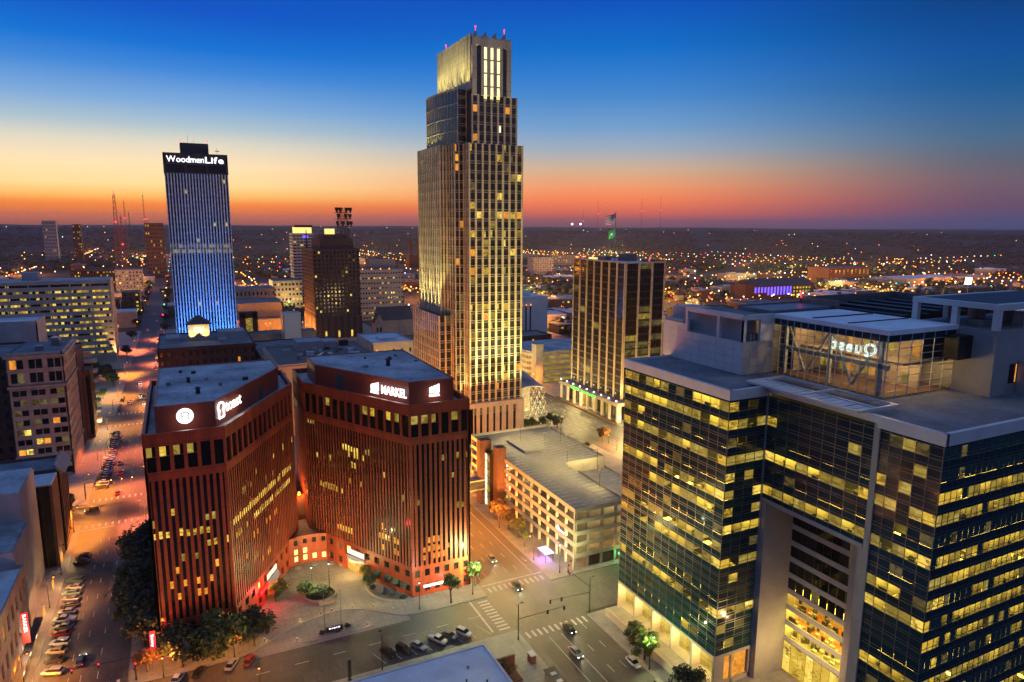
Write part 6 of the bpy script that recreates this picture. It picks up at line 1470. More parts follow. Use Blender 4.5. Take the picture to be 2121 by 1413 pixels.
# ------------------------------------------------------------------ trees
def crown_mesh(name, seed, n, leaf):
    r = random.Random(seed); v = []; f = []
    clumps = []
    for _ in range(24):
        a = r.uniform(0, 2*PI); q = r.uniform(.1, .78); zc = r.uniform(-.5, .62); q *= math.sqrt(max(.15, 1-zc*zc)); clumps.append((q*math.cos(a), q*math.sin(a), zc, r.uniform(.16, .4)))
    clumps.append((0, 0, .4, .5))
    for _ in range(n):
        cx_, cy_, cz_, cr = clumps[r.randrange(len(clumps))]
        d = Vector((r.gauss(0, 1), r.gauss(0, 1), r.gauss(0, 1))).normalized(); q = cr*(.35+.85*r.random()**.6)
        p = Vector((cx_, cy_, cz_)) + d*q; p.z *= .9
        nrm = (d + Vector((r.gauss(0, .5), r.gauss(0, .5), r.gauss(.3, .5)))).normalized(); a = nrm.orthogonal().normalized(); b_ = nrm.cross(a); s = leaf*r.uniform(.6, 1.3)
        k = len(v); ang = r.uniform(0, 2*PI); a2 = a*math.cos(ang)+b_*math.sin(ang); b2 = nrm.cross(a2)
        v += [tuple(p-a2*s), tuple(p+b2*s*.6), tuple(p+a2*s), tuple(p-b2*s*.6)]; f.append((k, k+1, k+2, k+3))
    me = bpy.data.meshes.new(name); me.from_pydata(v, [], f); me.materials.append(MT['leaf_green']); return me
CROWN = [crown_mesh('crown', s, 3400, .075) for s in (1, 2, 3)]; CROWN_FAR = [crown_mesh('crown', s, 420, .19) for s in (4, 5, 6)]
def trunk_mesh(seed):
    r = random.Random(seed); m = MB(); m.tube((0, 0, 0), (.02, .01, .5), .035, 7, .024)
    for i in range(6):
        a = 2*PI*i/6+r.uniform(-.3, .3); z = .38+.1*r.random(); m.tube((.015, .01, z), (.2*math.cos(a), .2*math.sin(a), z+.2+.12*r.random()), .016, 5, .006)
    return m.mesh('trunk', ['bark'])
TRUNK = [trunk_mesh(s) for s in (1, 2)]
def tree(x, y, h, r, leaf, label, group=None, far=False, name='street_tree', z=.1, cat='tree'):
    t = thing(name, label, cat, group); t.location = (x, y, z); t.rotation_euler = (0, 0, (x*7.3+y*3.1) % 6.28)
    o = link('trunk', TRUNK[int(abs(x)) % 2], t); o.scale = (h, h, h)
    c = link('crown', (CROWN_FAR if far else CROWN)[int(abs(x*3+y)) % 3], t); c.location = (0, 0, h-r*.85); c.scale = (r*1.05, r*1.05, r*.95); slot(c, leaf); return t
for i, y in enumerate((181, 189.5, 198, 207, 216, 225)): tree(-13.8-(i % 2)*.8, y, 14+i % 3, 7.4, 'leaf_dark', f'large dark tree, {ORD[i]} from the bottom along the left red tower', 'dark trees beside the left red tower')
for i, (x, y, h, r, l) in enumerate(((-5.6, 168.0, 11.5, 6.8, 'leaf_dark'), (2.6, 168.2, 12.5, 7.2, 'leaf_green'), (10.8, 169.4, 10.0, 5.6, 'leaf_dark'), (-13, 169.6, 6, 3.2, 'leaf_rust'))): tree(x, y, h, r, l, ['broad dark tree before the left red tower, middle left', 'broad green tree before the left red tower, middle', 'dark tree before the left red tower, nearest the forecourt', 'small rusty tree at the lower left corner pavement'][i], 'trees before the left red tower')
for i, (x, y, h, r, l) in enumerate(((97.2, 209.5, 8.5, 3.6, 'leaf_rust'), (98, 202.5, 8, 3.4, 'leaf_rust'), (98.4, 195.5, 7.5, 3.2, 'leaf_yellow'), (97, 188.5, 6, 1.8, 'leaf_green'))): tree(x, y, h, r, l, ['rusty orange tree lit by the lamp beside the garage stairs', 'rusty orange tree, second along the garage pavement', 'yellowing tree, third along the garage pavement', 'small green tree near the purple bus shelter'][i], 'trees along the garage pavement')
for i, (x, y) in enumerate(((96.4, 241), (97.6, 248))): tree(x, y, 7.6, 3.0, 'leaf_yellow', ['yellow tree just behind the stair tower', 'yellow tree farther behind the stair tower'][i])
tree(96.4, 122.5, 8.2, 4.3, 'leaf_lime', 'bright lime green tree lit by a lamp below the glass block'); tree(97.6, 129, 6.2, 3.0, 'leaf_green', 'darker tree behind the lime green tree'); tree(97.6, 108.6, 7.0, 4.2, 'leaf_dark', 'dark tree at the bottom edge below the glass block')
tree(62.8, 166.9, 8.8, 3.0, 'leaf_green', 'thin tree at the pavement corner of the right red tower'); tree(72.6, 172.6, 7.6, 2.7, 'leaf_green', 'bright green tree on the street corner right of the red tower'); tree(72.7, 181, 7.0, 2.6, 'leaf_green', 'bright green tree, second from the corner beside the red tower')
tree(62.6, 131, 4.6, 2.6, 'leaf_rust', 'rusty bush in the yard beside the pale foreground roof', name='bush', cat='bush')
for i, (x, y, r) in enumerate(((154, 300, 3), (159, 302, 3.2), (165, 301, 3.4), (173, 300, 4.0), (172, 306, 3.4))): tree(x, y, 7.6, r, 'leaf_green' if i < 3 else 'leaf_dark', ['tree at the tower foot nearest the stone base', 'second tree before the glass winter garden', 'third tree before the glass winter garden', 'fullest tree beside the winter garden, at the street', 'tree tucked behind the fullest winter garden tree'][i], 'trees at the winter garden')
tree(182.5, 271.5, 7.5, 3.7, 'leaf_rust', 'rusty tree glowing over an orange lamp beside the wide street')
for i, (x, y) in enumerate(((160, 268), (164, 267), (170, 266.5))): tree(x, y, 3.2, 1.8, 'leaf_yellow', ['yellow shrub behind the garage roof, leftmost', 'yellow shrub behind the garage roof, middle', 'yellow shrub behind the garage roof, rightmost'][i], name='shrub', cat='shrub')
for i, (x, y, h, r) in enumerate(((-41.6, 276, 9.5, 4.4), (-44, 283, 9, 4.2), (-41, 268.5, 8.5, 3.6))): tree(x, y, h, r, 'leaf_yellow', ['amber tree at the orange junction, in the middle', 'amber tree at the orange junction, farthest', 'amber tree at the orange junction, nearest'][i], 'amber junction trees')
for i, (x, y, h, r) in enumerate(((-58, 515, 14, 8), (-48, 524, 12, 6.5), (-66, 528, 13, 8), (-43, 506, 9, 4.5), (-57, 536, 12, 7))): tree(x, y, h, r, 'leaf_green' if i == 3 else 'leaf_dark', ['big dark park tree in front of the civic block', 'dark park tree nearest the left street', 'dark park tree farthest left', 'lighter young tree at the park corner', 'dark park tree at the back'][i], 'park trees')
for i, (x, y, r, l) in enumerate(((20.6, 192.5, 2.4, 'leaf_yellow'), (18.4, 188.6, 2.2, 'leaf_lime'), (44.6, 190, 2.0, 'leaf_yellow'), (44.3, 184.6, 2.2, 'leaf_green'))): tree(x, y, 4.6, r, l, ['small golden tree by the left tower entrance', 'small green tree left of the forecourt', 'small golden tree by the right tower entrance', 'small crooked tree by the cafe planter'][i])
for i in range(22):
    y = 580+i*42; s = -1 if i % 2 else 1
    tree(-29+s*13.5+rng.uniform(-1, 1), y, 9, 4.5, 'leaf_dark', 'dark street tree lining the far left street', 'trees along the far left street', True)
# round planter on the forecourt
pl = thing('round_planter', 'round stone planter full of dark shrubs in the forecourt', 'planter', base=(30.3, 186))
m = MB(); n = 28
for i in range(n):
    a, b_ = 2*PI*i/n, 2*PI*(i+1)/n; p = lambda r, t, z: (30.3+r*math.cos(t), 186+r*.9*math.sin(t), z); m.quad(p(4.7, a, .14), p(4.7, b_, .14), p(4.7, b_, 1.1), p(4.7, a, 1.1)); m.quad(p(4.7, a, 1.1), p(4.7, b_, 1.1), p(4.1, b_, 1.1), p(4.1, a, 1.1)); m.quad(p(4.1, a, 1.1), p(4.1, b_, 1.1), p(4.1, b_, .5), p(4.1, a, .5))
m.build('rim', 'limestone', pl); MB().box(29, 33.4, 180.9, 181.6, .14, 1.3).build('name_stone', 'limestone', pl)
m = MB(); m.cyl(30.3, 186, .5, .8, 4.1, 20); m.build('soil', 'earth', pl)
for i, (dx, dy, r) in enumerate(((-1.8, -.4, 1.7), (.4, -1.2, 1.8), (1.9, .3, 1.7), (0, 1.3, 1.9), (-1.0, 1.6, 1.5))): c = link('shrub', CROWN[i % 3], pl); c.location = (30.3+dx, 186+dy, 1.8); c.scale = (r, r, r*.8); slot(c, 'leaf_dark' if i else 'leaf_green')
tree(26.7, 188.4, 4.6, 2.5, 'leaf_green', 'willow-like green tree at the left side of the round planter')
pl2 = thing('cafe_planter', 'curved low planter with folded dark parasols by the cafe', 'planter', base=(48, 177)); cp = smooth_poly([(42.9, 185), (43.6, 180), (46.6, 175.4), (51.6, 172.8)], 5); m = MB()
for a, b_ in zip(cp[:-1], cp[1:]): F = Fr(a, b_); m.fbox(F, 0, F.L, .0, -.4, .14, .75)
m.build('rim', 'limestone', pl2)
for i, (x, y) in enumerate(((47, 178.6), (49.2, 176.8))): u = thing('parasol', ['folded dark cafe parasol, left', 'folded dark cafe parasol, right'][i], 'parasol'); u.location = (x, y, .14); o = MB().cyl(0, 0, 0, 2.6, .04, 6).build('pole', 'metal_dark', u); o = MB().cyl(0, 0, 1.0, 2.7, 1.25, 8, .08).build('canopy', 'metal_dark', u)
for i, (x, y, r) in enumerate(((51.2, 174.4, 1.2), (44.6, 183.2, 1.0), (15.2, 178.5, 1.6), (13.4, 175.6, 1.3))): c = tree(x, y, 1.6, r, 'leaf_dark', ['dark shrub at the cafe corner of the right tower', 'low shrub in the upper cafe planter', 'dark shrub bed left of the forecourt, farther', 'dark shrub bed left of the forecourt, nearer'][i], name='shrub', cat='shrub')
for i, a in enumerate((150, 128, 106, 84, 62, 48)):
    x, y = cx+13.2*math.cos(rad(a)), cyy+13.2*math.sin(rad(a)); t = thing('round_bench', f'round stone bench, {ORD[i]} from the left round the forecourt arc' if i else 'round stone bench, first from the left round the forecourt arc', 'bench', 'forecourt benches'); t.location = (x, y, .14); MB().cyl(0, 0, 0, .35, .5, 12).build('foot', 'limestone', t); MB().cyl(0, 0, .35, .5, .95, 14).build('seat', 'limestone_pale', t)

# ------------------------------------------------------------------ street lamps and signals
def lamp(x, y, h, arm, colr, e, label, bulb, group=None, on=True, name='street_lamp', head=.45, down=False):
    t = thing(name, label, 'street lamp', group, base=(x, y, .1)); ax, ay = arm
    MB().cyl(x, y, .1, .9, .22, 8, .14).cyl(x, y, .9, h, .12, 8, .07).build('pole', 'metal_dark', t)
    if ax or ay: MB().tube((x, y, h-.1), (x+ax, y+ay, h+.2), .06, 5).build('arm', 'metal_dark', t)
    hx, hy = x+ax, y+ay; hd_ = MB().box(hx-.35, hx+.35, hy-.2, hy+.2, h+.1, h+.32).build('lamp_head', 'metal_dark', t)
    if on:
        MB().ball(hx, hy, h-.02, head*.55, 8, 5).build('lens', bulb, hd_)
        light('SPOT' if down else 'POINT', 'lamp_light', (hx, hy, h-.55), e, colr, t, aim=(hx, hy, 0) if down else None, radius=.25)
    return t
ORA = (1, .30, .03); RED = (1, .19, .06); GRN = (.95, .95, .36); YEL = (1, .72, .25)
rows = [(-16.2, 206, 9, (-1.6, 0), (1, .26, .14), 11000), (-38.2, 212, 9, (1.6, 0), (1, .36, .12), 9000), (-38.2, 176, 8, (1.2, 0), ORA, 9880), (-38.2, 264, 9, (1.6, 0), ORA, 26600), (-38.2, 299, 9, (1.6, 0), ORA, 30400), (-38.2, 345, 9, (1.6, 0), RED, 20900), (-38.2, 396, 9, (1.6, 0), ORA, 30400), (-16.2, 262, 9, (-1.6, 0), RED, 20900), (-16.2, 300, 9, (-1.6, 0), RED, 28500), (-16.2, 350, 9, (-1.6, 0), RED, 20900), (-16.2, 399, 9, (-1.6, 0), ORA, 30400),
        (-16.2, 440, 9, (-1.6, 0), ORA, 30400), (-38.2, 470, 9, (1.6, 0), ORA, 28500), (-16.2, 505, 9, (-1.6, 0), RED, 30400), (-38.2, 540, 9, (1.6, 0), ORA, 34200), (-16.2, 575, 9, (-1.6, 0), RED, 38000), (-38.2, 640, 9, (1.6, 0), RED, 49400), (-16.2, 700, 9, (-1.6, 0), RED, 57000)]
for i, (x, y, h, a, c, e) in enumerate(rows): lamp(x, y, h, a, c, e, f'orange street lamp, {ORD[i]} from the near end of the left street', 'bulb_orange', 'lamps along the left street', down=True)
for i, (x, y, on) in enumerate(((-38.0, 232, 0), (37.4, 146.4, 0))): lamp(x, y, 9.4, (1.4, 0) if i == 0 else (0, 1.2), ORA, 0, ['unlit dark lamp post on the lower left pavement', 'unlit dark lamp post beside the slanted bay'][i], 'bulb_orange', on=False)
for i, (x, y, e) in enumerate(((-16.2, 145.6, 2600), (-38.2, 146.0, 2600), (10, 146.2, 2400))): lamp(x, y, 9, (0, .01), (1, .36, .08), e, ['orange lamp at the lower left junction, right kerb', 'orange lamp at the lower left junction, left kerb', 'orange lamp on the kerb opposite the left red tower'][i], 'bulb_orange')  # added, unseen lamps that brighten the left red tower's front face
for i, (x, y, e) in enumerate(((-9.5, 165.6, 2600), (6.0, 166.0, 2600))): lamp(x, y, 5.2, (0, .01), (1, .33, .05), e, ['orange lamp among the trees before the left red tower, left', 'orange lamp among the trees before the left red tower, right'][i], 'bulb_orange')
for i, (x, y, a, e) in enumerate(((95.4, 205, (-1.4, 0), 15000), (95.4, 252, (-1.4, 0), 17000), (72.6, 214, (1.4, 0), 15000), (72.6, 262, (1.4, 0), 16000), (95.4, 300, (-1.4, 0), 9000), (95.4, 179, (-1.4, 0), 7000), (72.6, 192, (1.4, 0), 6000))): lamp(x, y, 8.6, a, ORA, e, f'orange street lamp, {ORD[i]} along the street between the right red tower and garage', 'bulb_orange', 'lamps along the garage street')
lamp(70.0, 168.4, 10, (1.6, -.6), GRN, 7600, 'white street lamp at the corner of the right red tower', 'bulb_white'); lamp(98.8, 168.4, 10, (-.9, -1.2), GRN, 7000, 'white street lamp at the garage corner by the junction', 'bulb_white')
lamp(95.2, 119, 8.4, (.9, 0), (.85, 1, .4), 750, 'greenish lamp beside the lime green tree', 'bulb_white'); lamp(53.8, 167.6, 8, (0, .01), (.8, 1, .75), 900, 'slim lamp post on the forecourt near the cafe corner', 'bulb_white')
lamp(28.4, 188.2, 8.4, (0, .01), (.95, 1, .42), 3000, 'white forecourt lamp at the left back of the round planter', 'bulb_white'); lamp(33.3, 188.4, 8.4, (0, .01), (.95, 1, .42), 3000, 'white forecourt lamp at the right back of the round planter', 'bulb_white')
lamp(183.8, 268.4, 4.2, (0, .01), ORA, 3000, 'low orange lamp under the rusty tree', 'bulb_orange'); lamp(181.5, 258, 4.2, (0, .01), ORA, 3000, 'low orange lamp beyond the garage roof', 'bulb_orange')
for i, (x, y, a, e) in enumerate(((206.8, 280, (-2, 0), 7000), (175.2, 300, (2, 0), 8000), (206.8, 330, (-2, 0), 7500), (175.2, 345, (2, 0), 8500), (175.2, 395, (2, 0), 12000), (190, 262, (0, 1), 6500))): lamp(x, y, 9.5, a, YEL, e, f'yellow street lamp, {ORD[i]} along the wide street before the bronze tower', 'bulb_warm', 'lamps along the wide street')
for i, (x, y, h) in enumerate(((52, 686, 12), (62, 686, 13), (72, 685, 11), (76, 685, 11), (92, 688, 10), (98, 690, 10), (104, 706, 12), (107, 690, 10), (106, 660, 11), (104, 640, 10), (205, 424, 9), (188, 426, 8), (207, 392, 8))): lamp(x, y, h, (0, .01), ORA, 11000 if i < 10 else 7000, (f'orange lamp, {ORD[i]} along the glowing warehouse yard' if i < 10 else f'orange lamp, {ORD[i-10]} by the rounded garage'), 'bulb_orange', 'orange lamps in the middle distance', head=1.0)
for i, (x, y) in enumerate(((22.9, 175.6), (20.9, 167.0), (28.6, 176.7), (31.7, 177.0), (37.1, 176.3), (42.6, 174.2), (46.9, 170.0), (38.9, 166.2), (13.4, 170.4))):
    t = thing('bollard_light', f'low glowing bollard light, {ORD[i]} round the drop-off kerb' if i else 'low glowing bollard light at the left of the drop-off kerb', 'bollard', 'drop-off bollard lights', base=(x, y, .14))
    MB().cyl(x, y, .14, .95, .11, 8).build('post', 'metal_dark', t); MB().cyl(x, y, .95, 1.1, .12, 8).build('lens', 'bulb_warm', t); MB().cyl(x, y, 1.1, 1.2, .16, 8).build('cap', 'metal_dark', t); light('POINT', 'bollard_glow', (x, y, 1.02), 105 if i not in (2, 3) else 230, (1, .6, .25) if i not in (2, 3) else (1, .45, .15), t, radius=.2)
for i, (x, y) in enumerate(((28.3, 169.4), (32.4, 168.4))): o = MB().cyl(x, y, .1, 10.4, .11, 8, .05).ball(x, y, 10.5, .16, 6, 4).build('flagpole', 'metal_grey'); tag(o, ['bare left flagpole on the drop-off island', 'bare right flagpole on the drop-off island'][i], 'flagpole')
t = thing('monument_sign', 'small dark sign wall with flowers and lit letters between the flagpoles', 'sign', base=(30.4, 167.4)); MB().box(28.2, 32.6, 167.1, 167.5, .16, 1.5).build('wall', 'metal_dark', t)
for i in range(5): MB().box(29+i*.6, 29.4+i*.6, 167.0, 167.09, 1.0, 1.3).build('lit_letter', 'glow_purple' if i % 2 else 'sign_white', t)
c = link('flower_bed', CROWN[0], t); c.location = (30.6, 166.4, .5); c.scale = (1.6, .7, .5); slot(c, 'leaf_yellow')
for i, (x, y) in enumerate(((27.2, 167.2), (33.8, 167.6))): tree(x, y, 1.2, .9, 'leaf_dark', ['round shrub left of the island sign', 'round shrub right of the island sign'][i], name='shrub', cat='shrub')
def signal(label, px, py, h, arms, mat, n_extra=None, lampn=True):
    """mast with arms: arms = list of (dx, dy, z, [fractions], colour)"""
    t = thing('traffic_signal', label, 'traffic light', base=(px, py, .1)); MB().cyl(px, py, .1, 1, .26, 8, .2).cyl(px, py, .9, h, .16, 8, .09).build('pole', 'metal_dark', t)
    for dx, dy, z, fr, cl_ in arms:
        MB().tube((px, py, z), (px+dx, py+dy, z+.35), .1, 6, .06).build('arm', 'metal_dark', t)
        for f in fr:
            x, y = px+dx*f, py+dy*f; hd = MB().box(x-.2, x+.2, y-.14, y+.14, z-.65, z+.55).build('signal_head', 'metal_dark', t)
            if cl_: MB().ball(x, y-.17, z+(.33 if cl_ == 'sig_red' else -.45 if cl_ == 'sig_green' else 0), .17, 8, 4).build('lens', cl_, hd)
    if lampn: MB().tube((px, py, h), (px+.9, py, h+.2), .05, 5).box(px+.7, px+1.3, py-.15, py+.15, h+.12, h+.3).build('lamp_head', 'metal_dark', t)
    return t
signal('dark signal mast with arm over the junction, nearest the pale roof', 72.1, 143.2, 10, [(13.5, -.4, 5.9, (.62, .98), None)], None)
signal('signal mast with two arms and red lights at the island before the glass block', 95.6, 146.4, 10.2, [(-12.5, .5, 5.9, (.7, .97), None), (-1.2, 9.5, 7.6, (.95,), 'sig_red')], None, False)
signal('short red signal post at the garage corner', 101.2, 167.4, 3.6, [(.1, -.2, 3.0, (1,), 'sig_red')], None, False)
signal('signal mast with red lights at the lower left junction', -15.2, 167.4, 7, [(-13, .2, 6.0, (.55, .95), 'sig_red'), (.1, -.2, 4.2, (1,), 'sig_red')], None, False)
P('sig_dummy', (.1, .1, .1)); MT['sig_amber'] = emat('sig_amber', (1, .5, .08), 9)
for k, (y, c_, lab) in enumerate(((296, 'sig_amber', 'amber signals on a mast arm over the orange junction'), (430, 'sig_green', 'row of green signals over the second junction of the left street'), (572, 'sig_green', 'row of green signals over the third junction of the left street'), (700, 'sig_red', 'row of red signals far along the left street, nearer row'), (815, 'sig_red', 'row of red signals far along the left street, farther row'))):
    t = signal(lab, -38, y, 7.6, [(18, 0, 6.4, (.3, .5, .7, .9), c_)], None, False)
    if k: 
        for o in [c_ for ch_ in t.children for c_ in ch_.children]: o.scale = (1.7+.25*k,)*3; 
for t_ in []: pass
# red neon on the corner building, bus shelter and kiosk at the bottom
ns = thing('corner_neon_sign', 'vertical red neon sign with white letters at the left red tower corner', 'sign', base=(-11, 172.8, 5)); m = MB(); m.box(-12.2, -11.0, 173.2, 173.5, 3.4, 8.2); m.build('panel', 'metal_dark', ns); Fq = Fr((-12.2, 173.2), (-11, 173.2)); m = MB()
for a, b_ in (((.1, 3.5), (.1, 8.1)), ((1.1, 3.5), (1.1, 8.1)), ((.1, 8.1), (1.1, 8.1)), ((.1, 3.5), (1.1, 3.5)), ((.2, 7.7), (1.0, 7.7))): m.tube(Fq.p(a[0], .1, a[1]), Fq.p(b_[0], .1, b_[1]), .09, 5)
m.build('neon_tube', 'sign_red', ns); lettering(ns, 'Sunny', Fq, .3, 7.3, .1, .9, 'sign_white', vertical=True, width=3.2); light('POINT', 'neon_glow', (-11.6, 171.8, 6), 350, (1, .06, .08), ns, radius=.6)
bsx = thing('bus_shelter', 'dark roofed bus shelter with warm light at the bottom edge', 'bus shelter', base=(72, 122)); MB().box(70.2, 73.2, 116, 126.4, 2.7, 2.95).build('roof', 'metal_dark', bsx); m = MB()
for x, y in ((70.5, 116.3), (70.5, 126), (72.9, 116.3), (72.9, 126), (70.5, 121)): m.cyl(x, y, .14, 2.7, .07, 6)
m.build('post', 'metal_grey', bsx); MB().box(70.4, 70.46, 116.4, 125.9, .4, 2.5).build('glass_wall', 'glass_clear', bsx); MB().box(70.8, 71.4, 118, 124, .5, .6).build('bench', 'metal_grey', bsx); light('POINT', 'shelter_light', (71.8, 121, 2.4), 650, (1, .5, .2), bsx, radius=.4); light('POINT', 'shelter_light', (71.8, 116, 3.4), 900, (1, .45, .15), bsx, radius=.4)
for i in range(3): MB().box(71, 72.4, 118+i*2.8, 119+i*2.8, 2.96, 3.02).build('roof_panel', 'roof_light', bsx)
ks = thing('ticket_kiosk', 'small red and white kiosk box on the pavement by the lower crosswalk', 'kiosk', base=(71, 133.6)); MB().box(70.3, 71.6, 132.6, 134.6, .14, 2.3).build('body', 'brick_red', ks); MB().box(70.2, 71.7, 132.5, 134.7, 2.3, 2.5).build('cap', 'white_panel', ks)
op = thing('ornate_post', 'black ornate iron post standing by the kerb at the bottom edge', 'post', base=(29.6, 146.0)); m = MB(); m.cyl(29.6, 146, .1, 5.2, .12, 8)
for k in range(9):
    for sg_ in (-1, 1): m.ball(29.6+sg_*.3, 146, 1.0+k*.5, .2, 6, 4)
m.build('ironwork', 'metal_dark', op); MB().cyl(29.6, 146, .1, .6, .5, 10, .3).build('foot', 'metal_dark', op)
# park lamps with globes
for i, (x, y) in enumerate(((-50, 478), (-51, 466))):
    t = thing('globe_lamp', ['cluster of glowing globes on a post in the park, farther', 'cluster of glowing globes on a post in the park, nearer'][i], 'street lamp', base=(x, y, .2)); MB().cyl(x, y, .2, 4.6, .12, 8).build('post', 'metal_dark', t)
    for a in range(4): MB().ball(x+.8*math.cos(a*PI/2), y+.8*math.sin(a*PI/2), 4.7, .38, 8, 5).build('globe', 'bulb_warm', t)
    light('POINT', 'globe_light', (x, y, 5.6), 2200, (1, .75, .3), t, radius=.5)
w_ = light('POINT', 'doorway_light', (-41.4, 398, 4.5), 5200, (1, .75, .35), None, radius=.6)
# ------------------------------------------------------------------ the far city
rng = random.Random(2024)
def polar(d, a): return d*math.sin(a), d*math.cos(a)
def clear(x, y):
    """keep clear of the near blocks and of the long left street"""
    if -60 < x < 0 and y < 4200: return False
    return math.hypot(x, y) > 640 and not (x < 340 and y < 780) and not (420 < x < 1230 and 470 < y < 800 and abs(y-(670-(x-500)*.23)) < 45)
# masses of trees between the houses and on the hills: uncountable
def wood(name, n, dmin, dmax, rmin, rmax, seed, leaf, patch):
    r = np.random.default_rng(seed); t = (1+5**.5)/2
    ico = np.array([(-1, t, 0), (1, t, 0), (-1, -t, 0), (1, -t, 0), (0, -1, t), (0, 1, t), (0, -1, -t), (0, 1, -t), (t, 0, -1), (t, 0, 1), (-t, 0, -1), (-t, 0, 1)])/math.sqrt(1+t*t)
    tri = np.array([(0, 11, 5), (0, 5, 1), (0, 1, 7), (0, 7, 10), (0, 10, 11), (1, 5, 9), (5, 11, 4), (11, 10, 2), (10, 7, 6), (7, 1, 8), (3, 9, 4), (3, 4, 2), (3, 2, 6), (3, 6, 8), (3, 8, 9), (4, 9, 5), (2, 4, 11), (6, 2, 10), (8, 6, 7), (9, 8, 1)])
    V = []; T = []; k = 0; tries = 0
    while k < n and tries < n*8:
        tries += 1
        d = dmin*(dmax/dmin)**r.random(); a = rad(-16+84*r.random()); x, y = polar(d, a)
        if not clear(x, y): continue
        if math.sin(x*.008+seed)*math.cos(y*.006+seed*2)+.4*math.sin(x*.021-y*.017) < patch: continue
        R_ = r.uniform(rmin, rmax)*(1+d/6000); zb = max(0, hillh(x, y)) if d > 1900 else 0
        for q in range(3):                      # three overlapping ragged lobes per tree
            off = r.normal(0, .55, 3)*R_*np.array([1, 1, .35]); rr = R_*r.uniform(.5, .8)
            V.append(ico*rr*r.uniform(.6, 1.35, (12, 1))*np.array([1, 1, .8]) + np.array([x, y, zb+R_*.85]) + off); T.append(tri+len(V)*12-12)
        k += 1
    V = np.concatenate(V); T = np.concatenate(T); me = bpy.data.meshes.new(name); me.vertices.add(len(V)); me.vertices.foreach_set('co', V.astype(np.float32).ravel())
    me.loops.add(len(T)*3); me.loops.foreach_set('vertex_index', T.astype(np.int32).ravel()); me.polygons.add(len(T)); me.polygons.foreach_set('loop_start', np.arange(len(T), dtype=np.int32)*3); me.update(); me.validate(); me.materials.append(MT[leaf]); me.polygons.foreach_set('use_smooth', [True]*len(T))
    o = link(name, me); o['kind'] = 'stuff'; o['label'] = 'dark mass of trees spread between the far houses'; o['category'] = 'trees'; return o
wood('town_trees', 2600, 650, 2200, 4, 8, 3, 'leaf_dark', -.15); wood('hill_woods', 9500, 1900, 5200, 3.2, 5.5, 5, 'leaf_dark', -.3)
# low buildings and houses, each a thing
BT = [('brick_dark', 'roof_dark'), ('brick_red', 'roof_dark'), ('limestone', 'roof_grey'), ('stucco_grey', 'roof_light'), ('brick_brown', 'roof_grey'), ('limestone_pale', 'roof_blue')]
HOUSE_W = {}
def far_block(x, y, w, d, h, kind, label, group, lit, rot):
    t = thing('low_building', label, 'building', group); t.location = (x, y, max(0, hillh(x, y)) if math.hypot(x, y) > 1900 else 0); t.rotation_euler = (0, 0, rot)
    wm, rm = BT[kind]
    MB().box(-w/2, w/2, -d/2, d/2, -2, h).build('wall', wm, t)
    if w < 20:
        m = MB(); e = .5; m.quad((-w/2-e, -d/2-e, h-.2), (w/2+e, -d/2-e, h-.2), (w/2+e, 0, h+d*.32), (-w/2-e, 0, h+d*.32)); m.quad((w/2+e, d/2+e, h-.2), (-w/2-e, d/2+e, h-.2), (-w/2-e, 0, h+d*.32), (w/2+e, 0, h+d*.32)); m.tri((-w/2, d/2, h), (-w/2, -d/2, h), (-w/2, 0, h+d*.31)); m.tri((w/2, -d/2, h), (w/2, d/2, h), (w/2, 0, h+d*.31)); m.build('roof', 'slate', t)
    else:
        MB().box(-w/2-.2, w/2+.2, -d/2-.2, d/2+.2, h-.3, h+.7).box(-w*.2, w*.1, -d*.1, d*.25, h+.7, h+2.6).build('roof', rm, t)
    F = Fr((-w/2, -d/2), (w/2, -d/2)); n = max(2, int(w/7)); rows_ = max(1, int(h/4.2))
    for r_ in range(rows_):
        for i in range(n):
            if rng.random() < lit: piece('window', F, (i+.25)*w/n, (i+.7)*w/n, .15, .02, 1.2+r_*4.0, 3.2+r_*4.0, rng.choice(('lit_a', 'lit_c', 'lit_orange', 'lit_b', 'lit_white')), t)
n = 0
while n < 290:
    d = 680*(4.0**(rng.random()**1.35)); a = rad(-13+78*rng.random()); x, y = polar(d, a)
    if not clear(x, y): continue
    big = rng.random() < .55 and d < 1900
    w = rng.uniform(24, 70) if big else rng.uniform(9, 15); dd = rng.uniform(18, 40) if big else rng.uniform(8, 12); h = rng.uniform(6, 16) if big else rng.uniform(5, 7.5)
    k = rng.randrange(6)
    far_block(x, y, w, dd, h, k, 'low flat-roofed building in the dusky far city' if big else 'small pitched-roof house in the dusky far city', 'far low buildings' if big else 'far houses',   .34 if big else .4, rng.choice((0, 0, .04, -.05))); n += 1
for (x0, x1, y, h, kind, lab, rows_, cols_, p) in ((-317, -286, 2200, 110, 'stucco_grey', 'lone far apartment tower on the left skyline', 12, 8, .06), (-226, -209, 2000, 101, 'brick_dark', 'slim dark far tower left of the radio masts', 14, 4, .2), (-52, -20, 1500, 105, 'brick_brown', 'far dark tower block left of the blue-lit tower', 14, 8, .15), (-80, -46, 1100, 40, 'stucco_grey', 'pale far office with a lit stair strip beside the left street', 8, 8, .3), (-150, -90, 1250, 32, 'brick_dark', 'wide far office with a lit top strip left of the street', 6, 14, .3), (-110, -60, 860, 22, 'brick_dark', 'dark low apartment block beyond the civic block', 4, 10, .12), (-60, -42, 900, 26, 'brick_brown', 'brown block with a column of lit windows at the left street', 6, 3, .5)):
    masonry('far_tower_block', lab, x0, x1, y, y+26, h, kind, [('E', cols_, rows_, .4, .45)], seed=int(y), table=[('lit_a', p), ('glass_black', 1)], cap=60)
